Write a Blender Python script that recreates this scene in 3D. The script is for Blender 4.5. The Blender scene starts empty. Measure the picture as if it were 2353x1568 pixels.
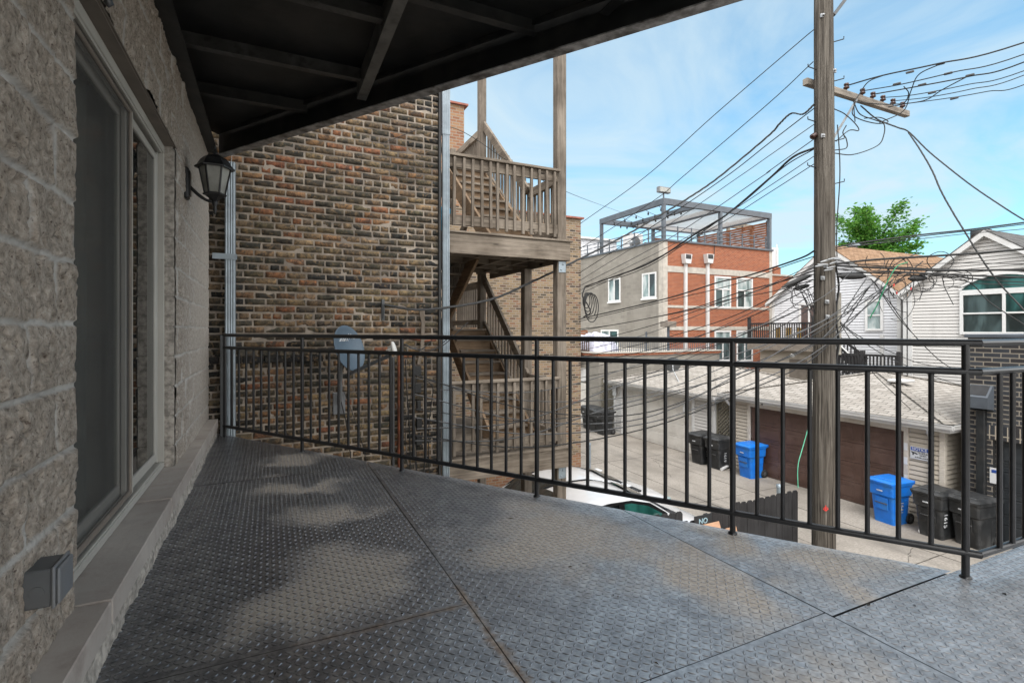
import bpy, math, random
import numpy as np
from mathutils import Vector, Matrix
random.seed(7)
NR = np.random.RandomState(11)
SC = bpy.context.scene
COL = SC.collection
PI = math.pi
# ------------------------------------------------------------ camera model (level camera, shifted lens)
F = 1165.0; U0 = 1176.0; V0 = 756.0; TH = math.radians(25.43); H = 1.13
CT, ST = math.cos(TH), math.sin(TH)
GZ = -3.6                      # alley level; the balcony floor is z = 0
def ray(u, v):
    r = (u-U0)/F; k = -(v-V0)/F
    return Vector((ST+r*CT, CT-r*ST, k))
def at(u, v, t):               # a point t metres in front of the lens
    return ray(u, v)*t + Vector((0, 0, H))
def onx(u, v, x): d = ray(u, v); return d*(x/d.x)+Vector((0, 0, H))
def ony(u, v, y): d = ray(u, v); return d*(y/d.y)+Vector((0, 0, H))
def onz(u, v, z): d = ray(u, v); return d*((z-H)/d.z)+Vector((0, 0, H))

# ------------------------------------------------------------ objects
def tag(o, label=None, cat=None, group=None, kind=None):
    if label: o['label'] = label
    if cat: o['category'] = cat
    if group: o['group'] = group
    if kind: o['kind'] = kind
    return o
def thing(name, label, cat, loc=(0, 0, 0), rz=0, group=None):
    o = bpy.data.objects.new(name, None); COL.objects.link(o)
    o.location = loc; o.rotation_euler = (0, 0, rz); o.empty_display_size = .1
    return tag(o, label, cat, group)
def rootloc(o):
    p = Vector((0, 0, 0))
    while o is not None:
        p += Vector(o.location); o = o.parent
    return p
def dup(root, loc, rz, label=None, group=None):
    r = root.copy(); COL.objects.link(r); r.location = loc; r.rotation_euler = (0, 0, rz)
    if label: r['label'] = label
    if group: r['group'] = group
    def rec(src, dst):
        for ch in list(src.children):
            c = ch.copy(); COL.objects.link(c); c.parent = dst
            c.matrix_parent_inverse = ch.matrix_parent_inverse.copy()
            rec(ch, c)
    rec(root, r)
    return r

class MB:
    def __init__(s): s.v = []; s.f = []; s.m = []; s.c = []; s.sm = []
    def poly(s, pts, m=0, c=None, sm=False):
        n = len(s.v); s.v += [tuple(p) for p in pts]; s.f.append(tuple(range(n, n+len(pts)))); s.m.append(m); s.c.append(c); s.sm.append(sm)
    def grid(s, verts, faces, m=0, c=None, sm=False):
        n = len(s.v); s.v += [tuple(p) for p in verts]
        for f in faces: s.f.append(tuple(n+i for i in f)); s.m.append(m); s.c.append(c); s.sm.append(sm)
    def obox(s, o, X, Y, Z, m=0, c=None, bev=0):
        o, X, Y, Z = Vector(o), Vector(X), Vector(Y), Vector(Z)
        if bev <= 0:
            vs = [o+X*a+Y*b+Z*d for a in (0, 1) for b in (0, 1) for d in (0, 1)]
            s.grid(vs, [(0, 1, 3, 2), (4, 6, 7, 5), (0, 4, 5, 1), (2, 3, 7, 6), (0, 2, 6, 4), (1, 5, 7, 3)] if X.cross(Y).dot(Z) > 0 else
                   [(2, 3, 1, 0), (5, 7, 6, 4), (1, 5, 4, 0), (6, 7, 3, 2), (4, 6, 2, 0), (3, 7, 5, 1)], m, c)
            return
        bm = chamfer(X.length, Y.length, Z.length, bev)
        x, y, z = X.normalized(), Y.normalized(), Z.normalized()
        fl = x.cross(y).dot(z) < 0
        s.grid([o+x*p[0]+y*p[1]+z*p[2] for p in bm[0]], [tuple(reversed(f)) if fl else f for f in bm[1]], m, c)
    def box(s, x0, x1, y0, y1, z0, z1, m=0, c=None, bev=0):
        s.obox((x0, y0, z0), (x1-x0, 0, 0), (0, y1-y0, 0), (0, 0, z1-z0), m, c, bev)
    def bar(s, a, b, w, h, up=(0, 0, 1), m=0, c=None, bev=0):      # beam from a to b, centred on the line
        a, b = Vector(a), Vector(b); d = b-a; L = d.normalized()
        side = L.cross(Vector(up))
        if side.length < 1e-4: side = L.cross(Vector((0, 1, 0)))
        side.normalize(); u = side.cross(L)
        s.obox(a-side*w/2-u*h/2, d, side*w, u*h, m, c, bev)
    def tube(s, pts, r, n=8, m=0, c=None, caps=True, sm=True):
        pts = [Vector(p) for p in pts]; k = len(pts)
        rr = r if isinstance(r, (list, tuple)) else [r]*k
        T0 = (pts[1]-pts[0]).normalized()
        a = T0.cross(Vector((0, 0, 1)))
        if a.length < 1e-3: a = T0.cross(Vector((0, 1, 0)))
        a.normalize(); vs = []
        for i, p in enumerate(pts):
            T = (pts[min(i+1, k-1)]-pts[max(i-1, 0)]).normalized()
            a = (a-T*a.dot(T)); a.normalize(); b = T.cross(a)
            for j in range(n):
                q = 2*PI*j/n; vs.append(p+(a*math.cos(q)+b*math.sin(q))*rr[i])
        fs = [(i*n+j, i*n+(j+1) % n, (i+1)*n+(j+1) % n, (i+1)*n+j) for i in range(k-1) for j in range(n)]
        s.grid(vs, fs, m, c, sm)
        if caps:
            s.poly(list(reversed(vs[:n])), m, c); s.poly(vs[-n:], m, c)
    def lathe(s, prof, n=16, o=(0, 0, 0), m=0, c=None, sm=True, M=None, caps=True):   # prof: (r, z)
        o = Vector(o); vs = []
        for r, z in prof:
            for j in range(n):
                q = 2*PI*j/n; p = Vector((r*math.cos(q), r*math.sin(q), z))
                vs.append(o+(M @ p if M else p))
        k = len(prof)
        s.grid(vs, [(i*n+j, i*n+(j+1) % n, (i+1)*n+(j+1) % n, (i+1)*n+j) for i in range(k-1) for j in range(n)], m, c, sm)
        if caps:
            if prof[0][0] > 1e-4: s.poly(list(reversed(vs[:n])), m, c)
            if prof[-1][0] > 1e-4: s.poly(vs[-n:], m, c)
    def prism(s, pts, d, m=0, c=None):                            # polygon pts extruded along d
        pts = [Vector(p) for p in pts]; d = Vector(d); n = len(pts)
        q = [p+d for p in pts]
        nn = Vector((0, 0, 0))
        for i in range(n): nn += pts[i].cross(pts[(i+1) % n])
        A, B = (pts, q) if nn.dot(d) < 0 else (q, pts)
        s.poly(A if nn.dot(d) < 0 else q, m, c)
        s.poly(list(reversed(q)) if nn.dot(d) < 0 else list(reversed(pts)), m, c)
        for i in range(n):
            j = (i+1) % n
            s.poly([pts[i], q[i], q[j], pts[j]] if nn.dot(d) < 0 else [pts[i], pts[j], q[j], q[i]], m, c)
    def build(s, name, mats, parent=None, local=False, label=None, cat=None, group=None, kind=None, smooth=None, attr=None):
        me = bpy.data.meshes.new(name)
        V = np.array(s.v, dtype=np.float64).reshape(-1, 3)
        o = bpy.data.objects.new(name, me); COL.objects.link(o)
        W = V.copy()
        if parent is not None:
            o.parent = parent
            if not local: V = V-np.array(rootloc(parent))
        elif not local:
            c = np.array([(V[:, 0].min()+V[:, 0].max())/2, (V[:, 1].min()+V[:, 1].max())/2, V[:, 2].min()])
            if kind != 'structure':
                o.location = c; V = V-c
        me.from_pydata(V.tolist(), [], s.f)
        for m in (mats if isinstance(mats, (list, tuple)) else [mats]): me.materials.append(m)
        me.polygons.foreach_set('material_index', s.m)
        sm = s.sm if smooth is None else [smooth]*len(s.f)
        me.polygons.foreach_set('use_smooth', sm)
        # metric uv: u runs level along the face, v up it
        uvl = me.uv_layers.new(name='UV'); uv = np.zeros((len(me.loops), 2)); k = 0
        for f in s.f:
            P = W[list(f)]
            n = np.zeros(3); L = len(f)
            for i in range(L): n += np.cross(P[i], P[(i+1) % L])
            ln = np.linalg.norm(n); n = n/ln if ln > 1e-12 else np.array([0, 0, 1.])
            ua = np.array([-n[1], n[0], 0.]); lu = np.linalg.norm(ua)
            ua = ua/lu if lu > .02 else np.array([1., 0, 0])
            va = np.cross(n, ua)
            uv[k:k+L, 0] = P@ua; uv[k:k+L, 1] = P@va; k += L
        uvl.data.foreach_set('uv', uv.astype(np.float32).ravel())
        if any(c is not None for c in s.c):
            at_ = me.attributes.new('Col', 'FLOAT_COLOR', 'FACE')
            at_.data.foreach_set('color', np.array([(c or (.5, .5, .5))+(1.,) for c in s.c], dtype=np.float32).ravel())
        me.update()
        return tag(o, label, cat, group, kind)

def chamfer(X, Y, Z, b):
    b = min(b, X*.45, Y*.45, Z*.45); V = []; idx = {}
    S = (X, Y, Z)
    def vid(corner, ax):
        k = (corner, ax)
        if k not in idx:
            p = [0, 0, 0]
            for i in range(3):
                hi = corner[i]
                if i == ax: p[i] = S[i] if hi else 0
                else: p[i] = S[i]-b if hi else b
            idx[k] = len(V); V.append(tuple(p))
        return idx[k]
    Fc = []
    def add(ids):
        P = [Vector(V[i]) for i in ids]; c = sum(P, Vector())/len(P); n = Vector()
        for i in range(len(P)): n += P[i].cross(P[(i+1) % len(P)])
        if n.dot(c-Vector((X/2, Y/2, Z/2))) < 0: ids = list(reversed(ids))
        Fc.append(tuple(ids))
    for ax in range(3):
        a, d = [i for i in range(3) if i != ax]
        for s in (0, 1):
            q = []
            for (p, r) in ((0, 0), (1, 0), (1, 1), (0, 1)):
                c = [0, 0, 0]; c[ax] = s; c[a] = p; c[d] = r; q.append(vid(tuple(c), ax))
            add(q)
    for ax in range(3):
        a, d = [i for i in range(3) if i != ax]
        for p in (0, 1):
            for r in (0, 1):
                c0 = [0, 0, 0]; c0[a] = p; c0[d] = r; c1 = list(c0); c1[ax] = 1
                c0, c1 = tuple(c0), tuple(c1)
                add([vid(c0, a), vid(c1, a), vid(c1, d), vid(c0, d)])
    for c in [(i, j, k) for i in (0, 1) for j in (0, 1) for k in (0, 1)]:
        add([vid(c, 0), vid(c, 1), vid(c, 2)])
    return V, Fc

def npmesh(name, V, Fq, mat, parent=None, smooth=True, attrs=None):    # big quad/tri meshes from numpy, world coordinates
    me = bpy.data.meshes.new(name); V = np.asarray(V, dtype=np.float32)
    if parent is not None: V = V-np.array(rootloc(parent), dtype=np.float32)
    Fq = np.asarray(Fq, dtype=np.int32); nf, k = Fq.shape
    me.vertices.add(len(V)); me.vertices.foreach_set('co', V.ravel())
    me.loops.add(nf*k); me.loops.foreach_set('vertex_index', Fq.ravel())
    me.polygons.add(nf); me.polygons.foreach_set('loop_start', np.arange(0, nf*k, k, dtype=np.int32))
    me.polygons.foreach_set('loop_total', np.full(nf, k, dtype=np.int32))
    me.polygons.foreach_set('use_smooth', np.full(nf, smooth))
    me.update(calc_edges=True); me.validate()
    for a, vals in (attrs or {}).items():
        A = me.attributes.new(a, 'FLOAT', 'POINT'); A.data.foreach_set('value', np.asarray(vals, dtype=np.float32))
    me.materials.append(mat)
    o = bpy.data.objects.new(name, me); COL.objects.link(o)
    if parent is not None: o.parent = parent
    return o

def vnoise(x, y, seed=0):          # numpy value noise, period-free
    xi = np.floor(x).astype(np.int64); yi = np.floor(y).astype(np.int64); fx = x-xi; fy = y-yi
    fx = fx*fx*(3-2*fx); fy = fy*fy*(3-2*fy)
    def h(a, b):
        n = (a*374761393+b*668265263+seed*1442695) & 0x7fffffff
        n = ((n ^ (n >> 13))*1274126177) & 0x7fffffff
        n = ((n ^ (n >> 15))*2246822519) & 0x7fffffff
        return (n % 65536)/65535.0
    return (h(xi, yi)*(1-fx)+h(xi+1, yi)*fx)*(1-fy)+(h(xi, yi+1)*(1-fx)+h(xi+1, yi+1)*fx)*fy
def fbm(x, y, o=4, seed=0):
    s = 0; a = .5
    for i in range(o): s = s+a*vnoise(x*2**i, y*2**i, seed+i); a *= .5
    return s/(1-.5**o)

def text(body, size, o, right, up, m, parent=None, name='lettering', depth=.0015, squash=1.0, bold=0):
    cu = bpy.data.curves.new('t', 'FONT'); cu.body = body; cu.size = size; cu.extrude = depth
    cu.align_x = 'CENTER'; cu.align_y = 'CENTER'; cu.offset = bold
    to = bpy.data.objects.new('t', cu); COL.objects.link(to)
    bpy.context.view_layer.update()
    me = bpy.data.meshes.new_from_object(to.evaluated_get(bpy.context.evaluated_depsgraph_get()))
    bpy.data.objects.remove(to); bpy.data.curves.remove(cu)
    right = Vector(right).normalized(); up = Vector(up).normalized(); n = right.cross(up)
    base = rootloc(parent) if parent is not None else Vector()
    for vt in me.vertices:
        c = vt.co; vt.co = Vector(o)+right*c.x*squash+up*c.y+n*c.z-base
    me.name = name; me.materials.clear(); me.materials.append(m)
    ob = bpy.data.objects.new(name, me); COL.objects.link(ob)
    if parent is not None: ob.parent = parent
    return ob

# ------------------------------------------------------------ materials
MATS = {}
class N:
    def __init__(s, name):
        s.m = bpy.data.materials.new(name); s.m.use_nodes = True; s.t = s.m.node_tree
        s.b = s.t.nodes['Principled BSDF']; MATS[name] = s.m
    def node(s, ty, **k):
        n = s.t.nodes.new(ty)
        for a, v in k.items():
            if a in n.inputs: n.inputs[a].default_value = v
            else: setattr(n, a, v)
        return n
    def link(s, a, b): s.t.links.new(a, b)
    def coord(s, kind='Object', scale=(1, 1, 1)):
        tc = s.node('ShaderNodeTexCoord'); mp = s.node('ShaderNodeMapping'); mp.inputs['Scale'].default_value = scale
        s.link(tc.outputs[kind], mp.inputs['Vector']); return mp.outputs['Vector']
    def noise(s, vec, scale, detail=4, rough=.55, dist=0):
        n = s.node('ShaderNodeTexNoise'); n.inputs['Scale'].default_value = scale; n.inputs['Detail'].default_value = detail
        n.inputs['Roughness'].default_value = rough; n.inputs['Distortion'].default_value = dist
        s.link(vec, n.inputs['Vector']); return n.outputs['Fac']
    def ramp(s, fac, stops, interp='LINEAR'):
        r = s.node('ShaderNodeValToRGB'); r.color_ramp.interpolation = interp; e = r.color_ramp.elements
        while len(e) > 1: e.remove(e[0])
        e[0].position = stops[0][0]; e[0].color = c4(stops[0][1])
        for p, c in stops[1:]:
            k = e.new(p); k.color = c4(c)
        s.link(fac, r.inputs['Fac']); return r.outputs['Color']
    def mix(s, fac, a, b, blend='MIX'):
        n = s.node('ShaderNodeMix'); n.data_type = 'RGBA'; n.blend_type = blend
        for i, x in ((0, fac), (6, a), (7, b)):
            if isinstance(x, (int, float)): n.inputs[i].default_value = x
            elif isinstance(x, tuple): n.inputs[i].default_value = c4(x)
            else: s.link(x, n.inputs[i])
        return n.outputs[2]
    def mth(s, op, a, b=0.0, c=None):
        n = s.node('ShaderNodeMath'); n.operation = op
        for i, x in enumerate((a, b) if c is None else (a, b, c)):
            if isinstance(x, (int, float)): n.inputs[i].default_value = x
            else: s.link(x, n.inputs[i])
        return n.outputs[0]
    def attr(s, name, out='Fac'):
        n = s.node('ShaderNodeAttribute'); n.attribute_name = name; return n.outputs[out]
    def bump(s, h, strength=.3, dist=.01):
        n = s.node('ShaderNodeBump'); n.inputs['Strength'].default_value = strength; n.inputs['Distance'].default_value = dist
        s.link(h, n.inputs['Height'])
        if s.b.inputs['Normal'].is_linked: s.link(s.b.inputs['Normal'].links[0].from_socket, n.inputs['Normal'])
        s.link(n.outputs['Normal'], s.b.inputs['Normal'])
    def set(s, **k):
        for a, v in k.items():
            a = {'col': 'Base Color', 'rough': 'Roughness', 'metal': 'Metallic', 'spec': 'Specular IOR Level', 'ior': 'IOR', 'alpha': 'Alpha', 'coat': 'Coat Weight', 'trans': 'Transmission Weight'}[a]
            if isinstance(v, tuple): s.b.inputs[a].default_value = c4(v)
            elif isinstance(v, (int, float)): s.b.inputs[a].default_value = v
            else: s.link(v, s.b.inputs[a])
        return s.m
def c4(c): return tuple(c)+(1.,) if len(c) == 3 else tuple(c)

def simple(name, col, rough=.6, metal=0, var=.25, scale=6, bump=0, bscale=60, spec=.5, dirt=None, dscale=1.5):
    n = N(name); v = n.coord('Object')
    a = n.noise(v, scale, 5)
    lo = tuple(c*(1-var) for c in col); hi = tuple(min(1, c*(1+var)) for c in col)
    c = n.ramp(a, [(.36, lo), (.64, hi)])
    if dirt:
        d = n.noise(v, dscale, 6, .65)
        c = n.mix(n.ramp(d, [(.47, (0, 0, 0)), (.66, (1, 1, 1))]), c, dirt)
    n.set(col=c, rough=rough, metal=metal, spec=spec)
    if bump: n.bump(n.noise(v, bscale, 4), bump, .004)
    return n.m
def wood(name, c1, c2, c3, vertical, rough=.8, scale=1.0, knots=True):
    n = N(name); g = 26*scale
    v = n.coord('UV', (g, 1.6, 1) if vertical else (1.6, g, 1))
    a = n.noise(v, 1.0, 7, .68, .6)
    big = n.noise(n.coord('Object'), 2.2, 3)
    c = n.ramp(a, [(.34, tuple(x*.7 for x in c1)), (.43, c1), (.52, c2), (.66, c3)])
    c = n.mix(n.ramp(big, [(.35, (.72, .72, .72)), (.7, (1.15, 1.12, 1.08))]), c, c, 'MULTIPLY') if False else n.mix(.55, c, n.ramp(big, [(.35, tuple(x*.75 for x in c2)), (.68, tuple(x*1.15 for x in c3))]))
    if knots:
        vo = n.node('ShaderNodeTexVoronoi'); vo.inputs['Scale'].default_value = 1.0
        n.link(n.coord('UV', (5, 1.5, 1) if vertical else (1.5, 5, 1)), vo.inputs['Vector'])
        c = n.mix(n.ramp(vo.outputs['Distance'], [(.05, (1, 1, 1)), (.11, (0, 0, 0))]), c, tuple(x*.35 for x in c1))
    n.set(col=c, rough=rough, spec=.25); n.bump(a, .5, .006)
    return n.m
def bricktex(name, w, h, mortar, cols, mcol, rough=.85, offset=.5, bump=.6, stain=None, msmooth=.1, squash=1, sqf=2):
    n = N(name); v = n.coord('UV')
    b = n.node('ShaderNodeTexBrick'); b.offset = offset; b.squash = squash; b.squash_frequency = sqf
    b.inputs['Scale'].default_value = 1; b.inputs['Mortar Size'].default_value = mortar; b.inputs['Mortar Smooth'].default_value = msmooth
    b.inputs['Brick Width'].default_value = w; b.inputs['Row Height'].default_value = h
    b.inputs['Color1'].default_value = (0, 0, 0, 1); b.inputs['Color2'].default_value = (1, 1, 1, 1); b.inputs['Mortar'].default_value = (.5, .5, .5, 1)
    wob = n.noise(v, 14, 3); va = n.node('ShaderNodeVectorMath'); va.operation = 'ADD'
    vs = n.node('ShaderNodeCombineXYZ'); n.link(n.mth('MULTIPLY_ADD', wob, .01, -.005), vs.inputs[0]); n.link(n.mth('MULTIPLY_ADD', wob, .008, -.004), vs.inputs[1])
    n.link(v, va.inputs[0]); n.link(vs.outputs[0], va.inputs[1]); n.link(va.outputs[0], b.inputs['Vector'])
    k = len(cols); c = n.ramp(b.outputs['Color'], [(i/(k-1), q) for i, q in enumerate(cols)])
    fine = n.noise(v, 45, 4); c = n.mix(.35, c, n.mix(1, c, n.ramp(fine, [(.3, (.45, .45, .45)), (.7, (1.0, 1.0, 1.0))]), 'MULTIPLY'))
    c = n.mix(b.outputs['Fac'], c, mcol)
    if stain:
        d = n.noise(n.coord('Object', (1, 1, .35)), .9, 6, .6)
        c = n.mix(n.ramp(d, [(.45, (0, 0, 0)), (.75, (.75, .75, .75))]), c, stain)
    n.set(col=c, rough=rough, spec=.25)
    n.bump(n.mth('SUBTRACT', n.mth('MULTIPLY', fine, .3), b.outputs['Fac']), bump, .008)
    return n.m
# ---- material library
def m_block():
    n = N('split_face_concrete'); v = n.coord('Object')
    a = n.noise(v, 38, 7, .7); b = n.noise(v, 5, 4); p = n.noise(v, 90, 3, .6)
    c = n.ramp(a, [(.30, (.12, .099, .081)), (.43, (.30, .26, .217)), (.57, (.43, .38, .325)), (.74, (.57, .515, .45))])
    c = n.mix(n.ramp(p, [(.30, (1, 1, 1)), (.42, (0, 0, 0))]), c, (.12, .09, .075))
    c = n.mix(.4, c, n.mix(1, c, n.ramp(b, [(.3, (.6, .57, .53)), (.7, (1, 1, 1))]), 'MULTIPLY'))
    c = n.mix(n.mth('MULTIPLY', n.attr('sky_lit'), .6), c, n.ramp(a, [(.3, (.40, .37, .33)), (.7, (.58, .545, .50))]))  # far blocks turn paler: sky light put into the colour
    c = n.mix(n.attr('mortar'), c, n.ramp(b, [(.36, (.38, .365, .34)), (.64, (.52, .505, .475))]))
    n.set(col=c, rough=.95, spec=.2); n.bump(a, 1.0, .014); n.bump(p, .5, .006); return n.m
def m_deck():
    n = N('tread_plate_steel'); v = n.coord('Object')
    du = n.attr('dust'); tr = n.attr('tread'); e = n.attr('rust')
    a = n.noise(v, 3.2, 6, .6); fi = n.noise(v, 40, 5, .6); st = n.noise(n.coord('Object', (1, 1, 1)), 9, 5, .65)
    dm = n.ramp(n.mth('ADD', du, n.mth('ADD', n.mth('MULTIPLY_ADD', a, .7, -.35), n.mth('MULTIPLY_ADD', st, .5, -.25))), [(.36, (0, 0, 0)), (.80, (1, 1, 1))])
    steel = n.ramp(fi, [(.36, (.21, .217, .23)), (.64, (.41, .415, .43))])
    wr = n.attr('wear'); steel = n.mix(n.mth('MULTIPLY', wr, .8), steel, n.ramp(fi, [(.36, (.36, .36, .37)), (.64, (.60, .60, .61))]))
    steel = n.mix(n.ramp(st, [(.42, (0, 0, 0)), (.72, (.8, .8, .8))]), steel, n.mix(wr, (.125, .13, .142), (.22, .225, .235)))
    dust = n.ramp(fi, [(.36, (.33, .288, .24)), (.64, (.48, .425, .36))])
    dm = n.mth('MULTIPLY', dm, n.mth('SUBTRACT', 1.0, n.mth('MULTIPLY', tr, .7)))
    c = n.mix(n.mth('MULTIPLY', dm, .88), steel, dust)
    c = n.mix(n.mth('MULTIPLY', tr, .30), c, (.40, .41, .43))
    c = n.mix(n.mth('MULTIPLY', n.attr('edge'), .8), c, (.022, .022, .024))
    ru = n.ramp(n.mth('ADD', e, n.mth('MULTIPLY_ADD', n.noise(v, 14, 6, .7), 1.0, -.5)), [(.42, (0, 0, 0)), (.68, (1, 1, 1))])
    c = n.mix(n.mth('MULTIPLY', ru, .85), c, n.ramp(fi, [(.36, (.13, .085, .055)), (.64, (.27, .215, .165))]))
    dd = n.mth('MAXIMUM', dm, ru)
    n.set(col=c, metal=n.mth('MAXIMUM', n.mth('SUBTRACT', n.mth('MULTIPLY_ADD', dd, -.60, .85), n.mth('MULTIPLY', wr, .38)), .1), rough=n.mth('ADD', n.mth('MULTIPLY_ADD', dd, .26, .24), n.mth('MULTIPLY', st, .22)))
    n.bump(fi, .12, .002); return n.m
def m_brick(name='old_common_brick'):
    n = N(name); v = n.coord('Object'); col = n.attr('Col', 'Color')
    a = n.noise(v, 22, 6, .7, .4); f = n.noise(v, 120, 3); b = n.noise(v, 11, 6, .65, .6); e = n.noise(n.coord('Object', (1, 1, 1)), 17, 5, .6, .8)
    c = n.mix(1, col, n.ramp(a, [(.36, (.40, .39, .40)), (.5, (1, 1, 1)), (.62, (1.7, 1.5, 1.25))]), 'MULTIPLY')
    c = n.mix(n.ramp(b, [(.50, (0, 0, 0)), (.60, (.8, .8, .8))]), c, (.034, .034, .031))
    c = n.mix(n.ramp(e, [(.55, (0, 0, 0)), (.64, (.6, .6, .6))]), c, (.22, .15, .085))
    c = n.mix(n.ramp(f, [(.74, (0, 0, 0)), (.8, (.6, .6, .6))]), c, (.5, .45, .38))
    n.set(col=c, rough=.9, spec=.25); n.bump(a, .6, .006); n.bump(f, .2, .003); return n.m
def m_pole():
    n = N('weathered_pole_wood'); v = n.coord('Object', (1, 1, .04))
    a = n.noise(v, 24, 7, .75, .4); w = n.noise(n.coord('Object', (1, 1, .018)), 42, 3); b = n.noise(n.coord('Object', (1, 1, .3)), 2, 3)
    c = n.ramp(a, [(.34, (.022, .019, .016)), (.45, (.075, .065, .054)), (.56, (.135, .12, .102)), (.68, (.215, .196, .17))])
    c = n.mix(n.ramp(w, [(.40, (1, 1, 1)), (.48, (0, 0, 0))]), c, (.022, .018, .015))
    c = n.mix(.22, c, n.ramp(b, [(.36, (.085, .07, .055)), (.64, (.16, .147, .128))]))
    vo = n.node('ShaderNodeTexVoronoi'); vo.inputs['Scale'].default_value = 1; n.link(n.coord('Object', (4.5, 4.5, 1.3)), vo.inputs['Vector'])
    c = n.mix(n.ramp(vo.outputs['Distance'], [(.07, (1, 1, 1)), (.12, (0, 0, 0))]), c, (.03, .022, .016))
    n.set(col=c, rough=.85, spec=.2); n.bump(a, 1.0, .03); n.bump(w, .8, .015); return n.m
def m_glass(name, col=(.012, .016, .018), spec=.5, rough=.02, ior=1.6):
    n = N(name); a = n.noise(n.coord('Object', (1.3, 1.3, .45)), 1.4, 3, .5, .5)
    n.set(col=n.ramp(a, [(.38, tuple(c*.45 for c in col)), (.5, col), (.62, tuple(min(.5, c*2.1) for c in col))]), rough=rough, spec=spec, ior=ior)
    n.bump(n.noise(n.coord('Object'), 1.6, 2), .05, .02); return n.m
def m_paint(name, col, rough=.3, coat=.6):
    n = N(name); v = n.coord('Object'); a = n.noise(v, 3, 5)
    n.set(col=n.ramp(a, [(.3, tuple(c*.92 for c in col)), (.7, col)]), rough=rough, coat=coat); return n.m
def m_concrete():
    n = N('alley_concrete'); v = n.coord('Object'); a = n.noise(v, .55, 7, .62); f = n.noise(v, 22, 6, .65); s = n.noise(n.coord('Object', (1, .16, 1)), 1.1, 5, .6)
    c = n.ramp(f, [(.36, (.235, .21, .182)), (.64, (.345, .315, .278))])
    c = n.mix(n.ramp(a, [(.44, (0, 0, 0)), (.64, (.75, .75, .75))]), c, (.185, .165, .142))
    c = n.mix(n.ramp(s, [(.51, (0, 0, 0)), (.66, (.6, .6, .6))]), c, (.135, .124, .110))
    n.set(col=c, rough=.9, spec=.25); n.bump(f, .25, .01); return n.m
def m_shingle(name, c1, c2, c3):
    return bricktex(name, .33, .145, .009, [c1, c2, c3, c2, c1, c3], tuple(x*.35 for x in c1), bump=.8, msmooth=.0)
def m_siding(name, col):
    n = N(name); v = n.coord('Object'); a = n.noise(v, .6, 5); st = n.noise(n.coord('Object', (3, 3, .3)), 1.6, 5, .6)
    c = n.ramp(a, [(.3, tuple(x*.93 for x in col)), (.7, col)])
    c = n.mix(n.ramp(st, [(.5, (0, 0, 0)), (.8, (.35, .35, .35))]), c, tuple(x*.62 for x in col))
    n.set(col=c, rough=.55, spec=.3); return n.m
def m_leaf():
    n = N('maple_leaf'); col = n.attr('Col', 'Color'); n.set(col=col, rough=.5, spec=.3)
    n.b.inputs['Transmission Weight'].default_value = 0
    tr = n.node('ShaderNodeBsdfTranslucent'); n.link(col, tr.inputs['Color']); mx = n.node('ShaderNodeMixShader'); mx.inputs[0].default_value = .45
    out = n.t.nodes['Material Output']; n.link(n.b.outputs[0], mx.inputs[1]); n.link(tr.outputs[0], mx.inputs[2]); n.link(mx.outputs[0], out.inputs[0]); return n.m
def m_screen():
    n = N('insect_screen'); n.set(col=(.10, .098, .093), rough=.8, spec=.2)
    t = n.node('ShaderNodeBsdfTransparent'); mx = n.node('ShaderNodeMixShader'); mx.inputs[0].default_value = .56
    out = n.t.nodes['Material Output']; n.link(n.b.outputs[0], mx.inputs[1]); n.link(t.outputs[0], mx.inputs[2]); n.link(mx.outputs[0], out.inputs[0]); return n.m
def m_clear(name, tint, refl=.30):
    n = N(name); n.set(col=(.01, .012, .012), rough=.015, spec=1.0, ior=2.4)
    t = n.node('ShaderNodeBsdfTransparent'); t.inputs[0].default_value = c4(tint); mx = n.node('ShaderNodeMixShader')
    lw = n.node('ShaderNodeLayerWeight'); lw.inputs[0].default_value = .35
    n.link(n.mth('SUBTRACT', refl, n.mth('MULTIPLY', lw.outputs['Fresnel'], .2)), mx.inputs[0])
    out = n.t.nodes['Material Output']; n.link(n.b.outputs[0], mx.inputs[1]); n.link(t.outputs[0], mx.inputs[2]); n.link(mx.outputs[0], out.inputs[0]); return n.m

BLOCK = m_block(); DECK = m_deck(); BRICK = m_brick(); POLE = m_pole(); CONC = m_concrete(); LEAF = m_leaf()
MORTAR = simple('brick_mortar', (.315, .27, .222), .95, var=.25, scale=12, bump=.6, bscale=70, dirt=(.12, .10, .085), dscale=.8)
STONE = simple('limestone_sill', (.40, .365, .33), .85, var=.14, scale=5, bump=.3, bscale=50, dirt=(.27, .235, .21), dscale=2.5)
ROUGHC = simple('rough_concrete', (.33, .305, .27), .95, var=.35, scale=30, bump=1.0, bscale=45)
RAIL = N('black_gloss_paint'); _v = RAIL.coord('Object'); RAIL.set(col=RAIL.ramp(RAIL.noise(_v, 18, 5), [(.3, (.009, .0095, .011)), (.7, (.016, .017, .019))]), rough=.3, spec=.5)
RAIL.bump(RAIL.noise(_v, 55, 3), .12, .003); RAIL = RAIL.m
UNDER = simple('black_steel_underside', (.007, .0085, .0095), .55, var=.4, scale=5, bump=.15, bscale=30, dirt=(.022, .021, .02), dscale=2.2)
BEAMP = simple('dark_beam_paint', (.012, .014, .0155), .5, var=.35, scale=6, bump=.1, bscale=30, dirt=(.028, .026, .024), dscale=3)
FLANGE = simple('weathered_flange_steel', (.27, .27, .275), .5, metal=.25, var=.4, scale=14, dirt=(.05, .045, .04), dscale=6)
VINYL = simple('almond_vinyl_frame', (.40, .39, .355), .45, var=.06, scale=3)
LINTEL = simple('brown_lintel_metal', (.17, .145, .12), .6, var=.15, scale=4)
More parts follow.
